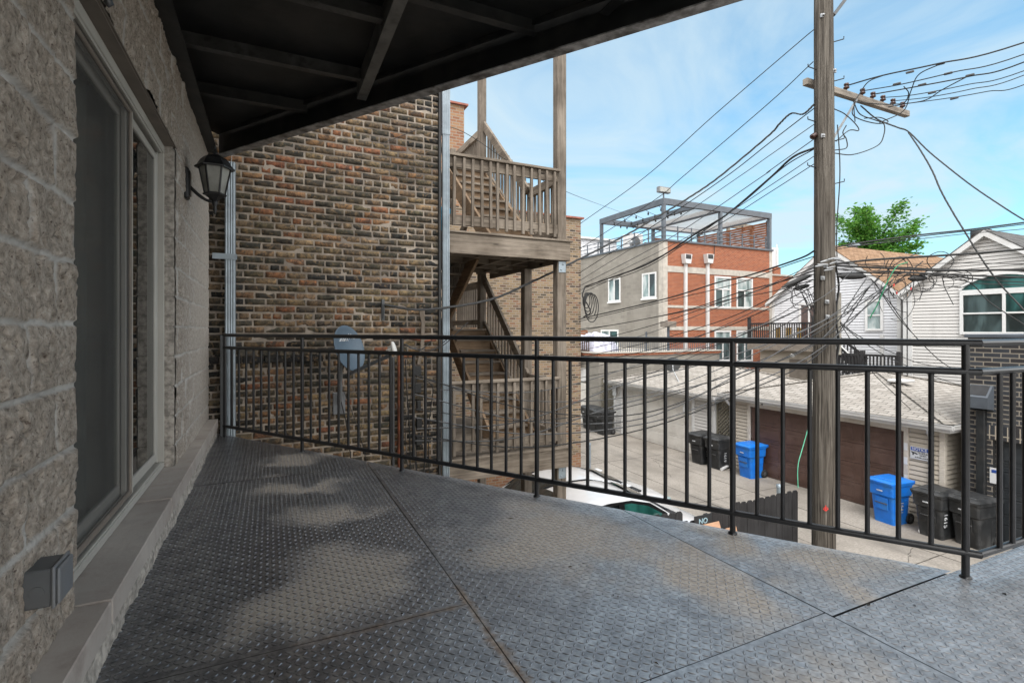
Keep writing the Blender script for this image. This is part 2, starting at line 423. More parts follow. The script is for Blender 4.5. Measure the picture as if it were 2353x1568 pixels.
JOISTM = simple('pale_joist_edge', (.055, .056, .056), .5, metal=.2, var=.5, scale=12, dirt=(.02, .02, .02), dscale=6); LBEAM = simple('lit_beam_steel', (.125, .125, .12), .5, metal=.2, var=.4, scale=10, dirt=(.05, .048, .045), dscale=5)  # long beam's lighter grey is light falling on it, put into the colour
BLACKMETAL = simple('black_cast_metal', (.012, .013, .014), .42, var=.3, scale=20, bump=.1)
FROST = simple('seeded_lantern_glass', (.29, .295, .27), .25, var=.2, scale=7)
GREYBOX = simple('grey_plastic_box', (.085, .092, .097), .5, var=.12, scale=8, dirt=(.08, .08, .08))
COVER = simple('grey_cover_plate', (.15, .16, .172), .4, var=.12, scale=10, dirt=(.14, .14, .14), dscale=5)
SCREEN = m_screen(); PANEG = m_clear('door_glass', (.75, .78, .76)); PANEC = m_clear('screened_glass', (.9, .92, .9), .92); CURT = simple('grey_curtain', (.24, .235, .225), .9, var=.15, scale=3)
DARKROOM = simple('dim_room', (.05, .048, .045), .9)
GALV = simple('galvanised_sheet', (.29, .345, .385), .42, metal=.35, var=.12, scale=5, dirt=(.20, .235, .26), dscale=3)
WV = wood('weathered_wood_upright', (.052, .043, .034), (.145, .118, .092), (.25, .215, .178), True)
WH = wood('weathered_wood_level', (.062, .05, .04), (.17, .138, .107), (.285, .245, .20), False)
WB = wood('brown_wood_level', (.085, .055, .035), (.20, .135, .085), (.30, .215, .14), False)
BLUEP = simple('bright_blue_plastic', (.005, .155, .62), .42, var=.12, scale=4, dirt=(.02, .17, .50), dscale=3)
TEALP = simple('teal_bucket_plastic', (.012, .25, .42), .4, var=.1)
BLACKP = simple('black_bin_plastic', (.016, .0175, .019), .48, var=.25, scale=5, dirt=(.055, .056, .057), dscale=3)
RUBBER = simple('black_rubber', (.012, .012, .012), .8)
GREYP = simple('grey_hub_plastic', (.06, .06, .062), .6)
CABLE = simple('black_cable', (.011, .0115, .012), .6, var=.2)
CABLEG = simple('grey_cable', (.06, .062, .065), .55, var=.2)
CABLEW = simple('pale_cable', (.45, .46, .46), .6, var=.1)
GREENW = simple('green_wire', (.01, .19, .085), .5, var=.1)
PORC = simple('brown_porcelain', (.045, .018, .013), .25, var=.3, scale=30)
ALU = simple('bright_hardware_metal', (.33, .34, .35), .45, metal=.6, var=.2, scale=20)
ARMW = wood('crossarm_wood', (.10, .085, .07), (.22, .19, .16), (.33, .295, .25), False)
SH1 = m_shingle('grey_tan_shingles', (.29, .265, .235), (.36, .33, .295), (.41, .38, .345))
SH2 = m_shingle('tan_shingles', (.21, .125, .07), (.27, .165, .095), (.31, .195, .12))
SH3 = m_shingle('charcoal_shingles', (.07, .068, .066), (.10, .098, .095), (.13, .125, .12))
WHITES = m_siding('white_vinyl_siding', (.64, .65, .675)); CREAMS = m_siding('cream_vinyl_siding', (.58, .565, .545)); BEIGES = m_siding('beige_garage_siding', (.50, .45, .38))
WHITEP = simple('white_trim_paint', (.56, .56, .555), .5, var=.05, scale=3, dirt=(.5, .49, .47), dscale=2)
TRIMB = simple('beige_trim_paint', (.52, .475, .41), .55, var=.06, scale=3, dirt=(.38, .34, .29), dscale=2)
BROWND = simple('brown_garage_paint', (.075, .041, .031), .5, var=.12, scale=3, dirt=(.10, .062, .05), dscale=1.5)
WHITED = simple('white_garage_paint', (.60, .575, .535), .5, var=.06, scale=2, dirt=(.48, .455, .415), dscale=1.2)
REDB = bricktex('red_face_brick', .215, .076, .0095, [(.20, .046, .02), (.29, .073, .03), (.35, .10, .043), (.24, .058, .025), (.31, .083, .036)], (.33, .21, .145), bump=.4)
BANDST = simple('limestone_band', (.40, .37, .325), .85, var=.15, scale=4, bump=.4, bscale=30)
GREYB = bricktex('grey_concrete_block', .4, .2, .011, [(.22, .205, .18), (.27, .25, .22), (.245, .23, .20), (.30, .28, .245)], (.25, .235, .21), bump=.5, stain=(.16, .145, .125))
DARKB = bricktex('charcoal_utility_brick', .30, .1016, .0115, [(.028, .031, .037), (.045, .049, .056), (.036, .033, .034), (.06, .064, .072)], (.23, .205, .17), bump=.5)
SOLD = bricktex('charcoal_soldier_brick', .1016, .30, .0115, [(.028, .031, .037), (.045, .049, .056), (.036, .033, .034)], (.33, .29, .235), bump=.5, offset=0)
WINF = simple('white_window_frame', (.62, .62, .615), .45, var=.04)
GLASS = m_glass('window_glass', (.035, .052, .054)); GLASSG = m_glass('green_tint_glass', (.022, .07, .068)); GLASSB = m_glass('pale_blind_glass', (.22, .29, .29), rough=.12)
STEELG = simple('slate_grey_steel', (.075, .088, .105), .45, var=.12, scale=3)
CEDAR = wood('cedar_slats', (.13, .045, .022), (.23, .085, .04), (.30, .12, .06), False)
FENCED = wood('black_stained_fence', (.012, .0115, .012), (.026, .025, .026), (.042, .041, .042), True, knots=False)
FENCEG = wood('pale_old_fence', (.16, .155, .12), (.27, .265, .21), (.36, .35, .29), True)
LATT = wood('lattice_wood', (.10, .09, .07), (.17, .155, .12), (.24, .22, .175), True, knots=False)
CARW = m_paint('white_car_paint', (.60, .60, .605), .25, .8); CARG = m_glass('car_glass', (.008, .011, .012)); CARGG = m_glass('green_car_glass', (.01, .05, .042))
CARB = simple('black_car_trim', (.014, .014, .015), .4)
CARD = simple('cardboard', (.42, .25, .155), .8, var=.1)
BARK = simple('tree_bark', (.07, .055, .04), .9, var=.4, scale=9, bump=.8, bscale=20)
GROUND = simple('yard_ground', (.22, .20, .165), .95, var=.3, scale=2, bump=.5, bscale=20, dirt=(.13, .12, .09), dscale=.6)
TAR = simple('joint_tar', (.075, .066, .056), .9)
RUSTP = simple('rusty_pipe', (.15, .045, .02), .8, var=.5, scale=9, bump=.3, dirt=(.06, .025, .015), dscale=4)
DISHG = simple('slate_dish_paint', (.075, .112, .15), .45, var=.08, scale=3)
SIGNW = simple('white_sign', (.58, .59, .60), .5, var=.03); SIGNB = simple('blue_sign_ink', (.02, .07, .32), .5); INK = simple('black_ink', (.02, .02, .022), .6)
INKW = simple('white_marker', (.62, .64, .66), .6); RED = simple('red_marker', (.62, .03, .025), .6); TARP = simple('tan_tarp', (.36, .26, .155), .85, var=.15, scale=3)
PVC = simple('white_pvc', (.60, .60, .57), .5, var=.1); GRASS = simple('weed_leaf', (.06, .10, .025), .7, var=.4)
ROOFM = simple('flat_roof_felt', (.16, .16, .16), .9); CLAY = simple('clay_coping', (.26, .09, .06), .7, var=.25, scale=6)
YBM = bricktex('yellow_common_brick', .20, .070, .012, [(.045, .04, .033), (.17, .125, .08), (.25, .18, .105), (.29, .21, .125), (.12, .09, .06), (.31, .225, .14), (.23, .12, .07), (.06, .05, .042)], (.26, .215, .17), bump=.7)
YBR = bricktex('orange_common_brick', .21, .078, .011, [(.22, .10, .06), (.30, .15, .085), (.33, .20, .11), (.26, .12, .07)], (.27, .22, .17), bump=.6)

# ---------------------------------------------------------------- sky and light
W = bpy.data.worlds.new('World'); SC.world = W; W.use_nodes = True
t = W.node_tree; bg = t.nodes['Background']
sky = t.nodes.new('ShaderNodeTexSky'); sky.sky_type = 'NISHITA'; sky.sun_disc = False
SUN_EL, SUN_AZ = math.radians(54), math.radians(212)       # azimuth clockwise from +y
sky.sun_elevation = SUN_EL; sky.sun_rotation = SUN_AZ; sky.air_density = 1.0; sky.dust_density = .6; sky.ozone_density = 1.6
tc = t.nodes.new('ShaderNodeTexCoord')
sep = t.nodes.new('ShaderNodeSeparateXYZ'); t.links.new(tc.outputs['Generated'], sep.inputs[0])
def wm(op, a, b=0.0):
    n = t.nodes.new('ShaderNodeMath'); n.operation = op
    for i, x in enumerate((a, b)):
        if isinstance(x, (int, float)): n.inputs[i].default_value = x
        else: t.links.new(x, n.inputs[i])
    return n.outputs[0]
zz = wm('ADD', wm('MAXIMUM', sep.outputs[2], 0), .16)         # clouds on a flat layer overhead: stretched toward the horizon
cb = t.nodes.new('ShaderNodeCombineXYZ'); t.links.new(wm('DIVIDE', sep.outputs[0], zz), cb.inputs[0]); t.links.new(wm('DIVIDE', sep.outputs[1], zz), cb.inputs[1])
mp = t.nodes.new('ShaderNodeMapping'); mp.inputs['Rotation'].default_value = (0, 0, .5); mp.inputs['Scale'].default_value = (1.0, 1.0, 1); t.links.new(cb.outputs[0], mp.inputs['Vector'])
def wn(scale, detail, rough, dist):
    n = t.nodes.new('ShaderNodeTexNoise'); n.inputs['Scale'].default_value = scale; n.inputs['Detail'].default_value = detail
    n.inputs['Roughness'].default_value = rough; n.inputs['Distortion'].default_value = dist; t.links.new(mp.outputs['Vector'], n.inputs['Vector']); return n.outputs['Fac']
cl = wm('ADD', wm('MULTIPLY', wn(1.15, 8, .58, .9), .65), wm('MULTIPLY', wn(.42, 4, .5, .4), .5))
rp = t.nodes.new('ShaderNodeValToRGB'); rp.color_ramp.elements[0].position = .45; rp.color_ramp.elements[0].color = (.16, .16, .16, 1)
rp.color_ramp.elements[1].position = .65; rp.color_ramp.elements[1].color = (.92, .92, .92, 1); t.links.new(cl, rp.inputs[0])
tint = t.nodes.new('ShaderNodeMix'); tint.data_type = 'RGBA'; tint.blend_type = 'MULTIPLY'; tint.inputs[0].default_value = 1; tint.inputs[7].default_value = (.50, .97, 1.0, 1)
t.links.new(sky.outputs[0], tint.inputs[6])
mx = t.nodes.new('ShaderNodeMix'); mx.data_type = 'RGBA'; mx.inputs[7].default_value = (2.85, 3.5, 3.85, 1)
hz_ = t.nodes.new('ShaderNodeMapRange'); hz_.inputs[1].default_value = .02; hz_.inputs[2].default_value = .30; hz_.inputs[3].default_value = .75; hz_.inputs[4].default_value = .0; t.links.new(sep.outputs[2], hz_.inputs[0])
t.links.new(wm('MAXIMUM', rp.outputs[0], hz_.outputs[0]), mx.inputs[0]); t.links.new(tint.outputs[2], mx.inputs[6]); 
up_ = t.nodes.new('ShaderNodeMapRange'); up_.interpolation_type = 'SMOOTHSTEP'; up_.inputs[1].default_value = .66; up_.inputs[2].default_value = .95; t.links.new(sep.outputs[2], up_.inputs[0])
bk = t.nodes.new('ShaderNodeMapRange'); bk.interpolation_type = 'SMOOTHSTEP'; bk.inputs[1].default_value = -.55; bk.inputs[2].default_value = .1; t.links.new(wm('ADD', wm('MULTIPLY', sep.outputs[0], -ST), wm('MULTIPLY', sep.outputs[1], -CT)), bk.inputs[0])
sky_fill = t.nodes.new('ShaderNodeMix'); sky_fill.data_type = 'RGBA'; sky_fill.inputs[7].default_value = (10.3, 10.2, 10.1, 1)      # extra sky brightness added overhead and behind the camera to fill the shade
t.links.new(wm('MAXIMUM', up_.outputs[0], bk.outputs[0]), sky_fill.inputs[0]); t.links.new(mx.outputs[2], sky_fill.inputs[6]); t.links.new(sky_fill.outputs[2], bg.inputs[0])
bg.inputs[1].default_value = .07
sl = bpy.data.lights.new('sun', 'SUN'); sl.energy = .9; sl.angle = math.radians(32); sl.color = (1, .98, .95)
so = bpy.data.objects.new('sun', sl); COL.objects.link(so)
sd = Vector((math.sin(SUN_AZ)*math.cos(SUN_EL), math.cos(SUN_AZ)*math.cos(SUN_EL), math.sin(SUN_EL)))
so.rotation_euler = sd.to_track_quat('Z', 'Y').to_euler(); so.location = (0, -10, 30)

cam = bpy.data.cameras.new('camera'); co = bpy.data.objects.new('camera', cam); COL.objects.link(co)
co.location = (0, 0, H); co.rotation_euler = (PI/2, 0, -TH); cam.sensor_width = 36; cam.lens = F/2352*36
cam.shift_y = -(784-V0)/2352; cam.clip_start = .05; cam.clip_end = 2000; SC.camera = co
SC.view_settings.view_transform = 'Standard'; SC.view_settings.look = 'None'; SC.view_settings.exposure = 1.84; SC.view_settings.gamma = 1
SC.cycles.max_bounces = 8; SC.cycles.transparent_max_bounces = 8

# ---------------------------------------------------------------- setting
g = MB(); g.box(-220, 320, -160, 420, GZ-.3, GZ-.012); g.build('ground', GROUND, kind='structure')
g = MB(); g.box(8.5, 14.6, -60, 90, GZ-.25, GZ)
for xx in (10.8, 12.66):
    y = -4.0
    while y < 60:
        L = random.uniform(.5, 1.3); g.box(xx-.008+random.uniform(-.012, .012), xx+.008+random.uniform(-.01, .014), y, y+L+.01, GZ-.01, GZ+.004, 1); y += L
for y in np.arange(-3.4, 60, 4.57):
    x = 8.5
    while x < 14.5:
        L = random.uniform(.3, .7); g.box(x, min(x+L+.01, 14.5), y-.007+random.uniform(-.012, .012), y+.007+random.uniform(-.012, .012), GZ-.01, GZ+.0045, 1); x += L
# cracks
def crack(x, y, dx, dy, n):
    for i in range(n):
        a = Vector((x, y, GZ+.002)); x += dx*random.uniform(.05, .2)+random.uniform(-.05, .05); y += dy*random.uniform(.05, .2)+random.uniform(-.05, .05)
        g.bar(a, (x, y, GZ+.002), .009, .005, m=1)
crack(10.0, 5.2, 1, .35, 22); crack(11.1, 4.3, .8, -.6, 14); crack(11.6, 12.5, .4, 1, 16); crack(9.4, 15, .8, .6, 14)
g.build('alley_pavement', [CONC, TAR], kind='structure')
g = MB(); g.box(3.2, 8.49, 6.2, 12.9, GZ-.2, GZ-.005); g.build('parking_pad', CONC, kind='structure')

# ---------------------------------------------------------------- our building: split-face wall, sill, sliding door
WX = -.595
bld = thing('block_building', 'rough grey split-face block building with glass sliding door at the left', 'building', (WX, 3, GZ))
YA, YB, ZT = 2.17, 4.145, 2.39           # door opening
def split_face(ya, yb, za, zb, res, seed=0):
    ny = int((yb-ya)/res)+1; nz = int((zb-za)/res)+1
    Y, Z = np.meshgrid(np.linspace(ya, yb, ny), np.linspace(za, zb, nz))
    wy = (fbm(Y*9, Z*9, 3, 70)-.5)*.022; wz = (fbm(Y*7+50, Z*7, 3, 71)-.5)*.02
    row = np.floor((Z+wz-1.148)/.2032); zr = (Z+wz-1.148)/.2032-row
    off = np.where(np.mod(row, 2) == 0, 0, .2032)
    yy = (Y+wy+off+.03)/.4064; cl_ = np.floor(yy); yr = yy-cl_
    dz = np.minimum(zr, 1-zr)*.2032; dy = np.minimum(yr, 1-yr)*.4064
    d = np.minimum(dz, dy); jw = .006
    mort = np.clip(1-(d-jw)/.004, 0, 1)
    h = (vnoise(row*3.7+.5, cl_*5.1+.5, 5)-.5)*.016
    tilt = (vnoise(row*1.3+9, cl_*2.1, 8)-.5)*.05*(yr-.5)+(vnoise(row*2.3, cl_*1.1+4, 9)-.5)*.05*(zr-.5)
    r = (fbm(Y*7+row*3, Z*7+cl_*5, 5, 20)-.5)*.03+(fbm(Y*30, Z*30, 4, 30)-.5)*.020
    pits = np.clip(.36-fbm(Y*24+7, Z*24, 3, 40), 0, 1)*-.11
    smooth_skylit = np.clip((Y-4.0)/1.2, 0, 1); amp = 1-.82*smooth_skylit  # toward the far end: flatter relief, and mask for the painted sky light
    edge = np.clip(d/.02, 0, 1)
    ej = np.clip(np.minimum(np.abs(Y-YA), np.abs(Y-YB))/.05, .35, 1)
    X = WX+(h+tilt+r+pits)*amp*(.35+.65*edge)*ej+.004
    X = np.where(mort > .5, WX-.003+(fbm(Y*20, Z*20, 2, 50)-.5)*.006, X)
    V = np.stack([X, Y, Z], -1).reshape(-1, 3); i = np.arange(ny*nz).reshape(nz, ny)
    Fq = np.stack([i[:-1, :-1], i[:-1, 1:], i[1:, 1:], i[1:, :-1]], -1).reshape(-1, 4)
    return V, Fq, np.stack([mort.reshape(-1), (smooth_skylit*np.ones_like(Y)).reshape(-1)])
vs, fs, ms, n0 = [], [], [], 0
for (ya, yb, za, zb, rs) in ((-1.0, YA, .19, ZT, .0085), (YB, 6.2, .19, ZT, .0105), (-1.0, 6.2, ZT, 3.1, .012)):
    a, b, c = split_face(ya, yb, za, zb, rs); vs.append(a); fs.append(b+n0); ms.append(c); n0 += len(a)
npmesh('wall', np.concatenate(vs), np.concatenate(fs), BLOCK, bld, True, {'mortar': np.concatenate(ms, 1)[0], 'sky_lit': np.concatenate(ms, 1)[1]})
w = MB()
w.box(-.86, WX-.025, -1, YA, .0, 3.2); w.box(-.86, WX-.025, YB, 6.2, 0, 3.2); w.box(-.86, WX-.025, YA, YB, ZT+.004, 3.2)
w.box(-.86, WX-.03, -1, 6.2, GZ, 0); w.box(-.86, WX-.01, -1, 6.2, 3.1, 7); w.box(-6, -.861, 6.0, 6.2, GZ, 7)
w.build('backing_wall', BLOCK, bld)
# jambs of the opening (block ends)
for (y0, y1) in ((YB-.006, YB+.02), (YA-.02, YA+.006)):
    w = MB(); z = .19; w.box(-.735, WX-.012, y0+.004, y1-.004, .19, ZT)
    for k in range(11):
        z1 = min(.132+.2032*(k+1), ZT); w.box(-.74, WX-.004+random.uniform(-.002, .002), y0, y1, z+.003, z1-.003, bev=.004); z = z1
    w.build('door_jamb', ROUGHC, bld)
# sill course: dressed ledge stones over a rough base strip
led = [(-1.0, .32), (.33, 1.26), (1.27, 2.185), (2.195, 3.36), (3.37, 4.75), (4.76, 6.15)]
for i, (a, b) in enumerate(led):
    w = MB(); k = random.uniform(-.002, .002); w.box(-.74, -.498+k, a+.002, b-.002, .10, .19+k*.5, bev=.004)
    if i == 3: pass
    w.build('sill_stone', STONE, bld)
ny, nz = 760, 12
Y, Z = np.meshgrid(np.linspace(-1, 6.2, ny), np.linspace(-.01, .104, nz)); X = -.512+(fbm(Y*6, Z*9, 4, 3)-.5)*.03+(fbm(Y*50, Z*50, 3, 4)-.5)*.014
i = np.arange(ny*nz).reshape(nz, ny)
npmesh('rough_base', np.stack([X, Y, Z], -1).reshape(-1, 3), np.stack([i[:-1, :-1], i[:-1, 1:], i[1:, 1:], i[1:, :-1]], -1).reshape(-1, 4), ROUGHC, bld)
# lintel
w = MB(); w.box(-.74, WX+.004, YA-.05, YB+.06, ZT-.006, ZT+.001); w.box(-.66, -.60, YA+.01, YB-.01, ZT-.012, ZT-.007); w.build('lintel', LINTEL, bld)
# sliding door (part) with sub-parts
df = MB(); zb, zt = .195, ZT-.014
ya, yb = YA+.02, YB-.008
df.box(-.755, -.655, ya, yb, zt-.05, zt, bev=.003); df.box(-.755, -.655, ya, yb, zb, zb+.035, bev=.003)
df.box(-.755, -.655, yb-.016, yb, zb+.036, zt-.051, bev=.003); df.box(-.755, -.69, yb-.034, yb-.0165, zb+.036, zt-.051, bev=.003); df.box(-.755, -.655, ya, ya+.045, zb+.036, zt-.051, bev=.003)
df.box(-.719, -.717, ya+.05, yb-.05, zb+.0355, zb+.05); df.box(-.719, -.717, ya+.05, yb-.05, zt-.07, zt-.0505)
df.box(-.672, -.662, ya+.05, yb-.05, zb+.0355, zb+.045); df.box(-.672, -.662, ya+.05, yb-.05, zt-.065, zt-.0505)
door = df.build('sliding_door', VINYL, bld)
def sash(x0, x1, y0, y1, wd, name, mt):
    s = MB(); z0, z1 = zb+.052, zt-.072
    s.box(x0, x1, y0, y0+wd, z0, z1, bev=.004); s.box(x0, x1, y1-wd, y1, z0, z1, bev=.004)
    s.box(x0, x1, y0+wd, y1-wd, z0, z0+wd*1.25, bev=.004); s.box(x0, x1, y0+wd, y1-wd, z1-wd, z1, bev=.004)
    s.build(name, mt, door); return (y0+wd, y1-wd, z0+wd*1.25, z1-wd)
MID = 3.32
a = sash(-.716, -.692, MID-.02, yb-.036, .046, 'sash', VINYL)
p = MB(); p.box(-.706, -.702, a[0], a[1], a[2], a[3]); p.build('pane', PANEG, door)
a = sash(-.745, -.720, ya+.05, MID+.03, .052, 'sash', VINYL)
p = MB(); p.box(-.735, -.730, a[0], a[1], a[2], a[3]); p.build('pane', PANEC, door)
a = sash(-.690, -.674, ya+.05, MID+.022, .022, 'screen_frame', LINTEL)
p = MB(); p.poly([(-.682, a[0], a[2]), (-.682, a[1], a[2]), (-.682, a[1], a[3]), (-.682, a[0], a[3])]); p.build('insect_screen', SCREEN, door)
p = MB(); p.box(-.694, -.672, MID+.0225, MID+.030, zb+.055, zt-.075); p.build('screen_edge', VINYL, door)
# curtain and dim room behind
ny = 160; Y = np.linspace(YA-.1, YB-.42, ny); X = -.83+.035*np.sin(Y*23+np.sin(Y*7)*2)+.012*np.sin(Y*51)
V = np.concatenate([np.stack([X, Y, np.full(ny, .2)], -1), np.stack([X, Y, np.full(ny, 2.5)], -1)]); i = np.arange(ny-1)
npmesh('curtain', V, np.stack([i, i+1, i+1+ny, i+ny], -1), CURT, bld)
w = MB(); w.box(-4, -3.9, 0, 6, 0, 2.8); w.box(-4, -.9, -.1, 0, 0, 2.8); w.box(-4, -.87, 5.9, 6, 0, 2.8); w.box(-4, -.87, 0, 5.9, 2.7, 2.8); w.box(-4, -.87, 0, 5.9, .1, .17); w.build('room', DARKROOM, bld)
# ---------------------------------------------------------------- wall lanterns
def make_lantern(label):
    r = thing('wall_lantern', label, 'wall lamp', (WX, 4.6, 2.03), 0, 'black lanterns beside the sliding door')
    b = MB(); b.box(-.01, .028, -.05, .05, .10, .34, bev=.012); b.box(.028, .038, -.036, .036, .125, .315, bev=.006); b.build('back_plate', BLACKMETAL, r, True)
    b = MB(); pts = []
    for k in range(15):
        q = k/14; pts.append((.03+.165*q, 0, .20-.075*math.sin(q*PI*.62)-.03*q))
    pts += [(.197, 0, .09), (.198, 0, .12)]
    b.tube(pts, [.013]*8+[.011]*9, 8); b.lathe([(.001, .0), (.012, .012), (.008, .022), (.016, .04), (.010, .06), (.016, .075), (.022, .095), (.012, .11)], 12, (.198, 0, 0)); b.build('arm', BLACKMETAL, r, True)
    def hexa(prof, name, m, par, n=6):
        b = MB(); b.lathe(prof, n, (.198, 0, 0), sm=False); return b.build(name, m, par, True)
    hexa([(.014, .10), (.03, .115), (.046, .13), (.066, .145), (.082, .150), (.084, .158), (.076, .165)], 'base', BLACKMETAL, r)
    hexa([(.066, .166), (.105, .365)], 'glass', FROST, r)
    b = MB()
    for k in range(6):
        q = PI*k/3; c, s_ = math.cos(q), math.sin(q)
        b.bar((.198+.070*c, .070*s_, .16), (.198+.110*c, .110*s_, .37), .010, .010)
    b.build('cage', BLACKMETAL, r, True)
    hexa([(.108, .362), (.138, .356), (.140, .368), (.122, .382), (.112, .40), (.098, .425), (.074, .448), (.045, .462), (.02, .468), (.012, .478), (.02, .49), (.012, .50), (.007, .515), (.010, .528), (.001, .56)], 'cap', BLACKMETAL, r)
    b = MB(); b.lathe([(.012, .17), (.012, .24), (.026, .262), (.03, .29), (.018, .32), (.001, .325)], 10, (.198, 0, 0)); b.build('bulb', PVC, r, True)
    return r
lan = make_lantern('black hexagonal wall lantern beyond the sliding door, beside the downspout')
dup(lan, (WX, 1.71, 2.0), 0, 'black wall lantern cut off at the top edge, its tail above the door track')
# outlet box
r = thing('outlet_box', 'grey weatherproof outlet box low on the rough block wall', 'outlet box', (WX, 1.85, .36))
b = MB(); b.box(-.61, -.540, 1.785, 1.895, .375, .478, bev=.004); b.build('body', GREYBOX, r)
b = MB(); b.box(-.539, -.531, 1.780, 1.900, .370, .484, bev=.003); b.box(-.5308, -.522, 1.787, 1.893, .377, .477, bev=.004); b.build('cover', COVER, r)
b = MB(); b.tube([(-.57, 1.783, .42)]+[(-.57+.014*math.cos(q)*0-.0+.0, 1.7735, .42) for q in ()]+[(-.57, 1.7855, .42)], .016, 14); b.build('knockout', GREYBOX, r)

# ---------------------------------------------------------------- tread plate balcony floor
RA = Vector((-.434, 6.11)); RB = Vector((2.862, 1.201))               # the railing line
rd = (RB-RA).normalized(); rn = Vector((-rd.y, rd.x))                # outward normal
if rn.x < 0: rn = -rn
EDGE = .05
deck = thing('balcony_floor', 'steel tread plate balcony floor with tan dust patches and rusty seams', 'balcony floor', (1, 2, -.2))
def inside_edge(x, y): return (x-RA.x)*rn.x+(y-RA.y)*rn.y < EDGE
def clip_poly(poly, f):                                            # keep where f(p) <= 0
    out = []
    for i in range(len(poly)):
        p, q = poly[i], poly[(i+1) % len(poly)]; a, b_ = f(p), f(q)
        if a <= 0: out.append(p)
        if (a < 0) != (b_ < 0) and abs(a-b_) > 1e-12:
            k = a/(a-b_); out.append((p[0]+(q[0]-p[0])*k, p[1]+(q[1]-p[1])*k))
    return out
def diag(p): return (p[0]-RA.x)*rn.x+(p[1]-RA.y)*rn.y-EDGE
SX1, SX2, SY1 = .735, 1.995, 1.29
plates = [((-.56, SX1), (-1.2, 1.965), True, 0), ((-.56, SX1), (1.965, 4.28), True, 1), ((-.56, SX1), (4.28, 6.4), True, 2),
          ((SX1, SX2), (SY1, 4.6), True, 3), ((SX2, 3.0), (SY1-.03, 3.0), True, 4), ((SX1, SX2), (-1.2, SY1), False, 5), ((SX2, 6.0), (-1.2, SY1-.034), False, 6)]
def dust_at(x, y, k):
    # drifts of tan dust lying in the dished middle of each plate
    cs = {0: [(.3, 1.2, .35, .4)], 1: [(.34, 2.42, .40, .44), (.10, 2.25, .30, .22), (.34, 3.30, .32, .24)], 2: [(.2, 4.05, .5, .3), (.18, 4.75, .35, .18)],
          3: [(1.42, 2.42, .52, .58), (1.75, 1.72, .25, .5)], 4: [(2.42, 1.56, .33, .26), (2.15, 1.95, .16, .3)], 5: [(1.45, .85, .42, .40), (1.65, .4, .3, .6)], 6: [(3.1, .2, .5, .5)]}
    if k == 1: cs[1].append((.28, 3.95, .42, .16))
    s = 0
    for (cx, cy, rx, ry) in cs[k]:
        s = np.maximum(s, 1.08-.70*np.sqrt(((x-cx+.10*(fbm(x*4,y*4,2,7)-.5)*4)/rx)**2+((y-cy+.10*(fbm(x*4+9,y*4,2,8)-.5)*4)/ry)**2))
    return np.clip(s, 0, .95)
PIT = .0272
ang = math.radians(45)
def loz():
    n = 8; L, Wd = .0125, .0043; ring = []
    for sc, z in ((1.16, .0003), (1.0, .0006), (.74, .0020), (.38, .0028)):
        for j in range(n):
            q = 2*PI*j/n; cx = math.cos(q); ring.append((L*sc*cx*(1 if sc > .5 else 1.25), Wd*sc*math.sin(q)*(1-.25*abs(cx)), z))
    fs = [(i*n+j, i*n+(j+1) % n, (i+1)*n+(j+1) % n) for i in range(3) for j in range(n)]+[(i*n+j, (i+1)*n+(j+1) % n, (i+1)*n+j) for i in range(3) for j in range(n)]
    fs += [(3*n, 3*n+j, 3*n+j+1) for j in range(1, n-1)]
    return np.array(ring), np.array(fs)
LV, LF = loz()
def sag(x, y, k):                                                   # plates are dished and their edges kick up a little
    return (fbm(x*.9, y*.9, 3, 90)-.5)*.018+(fbm(x*1.1+k*7.1, y*1.1+k*3.3, 2, 90+k)-.5)*.004
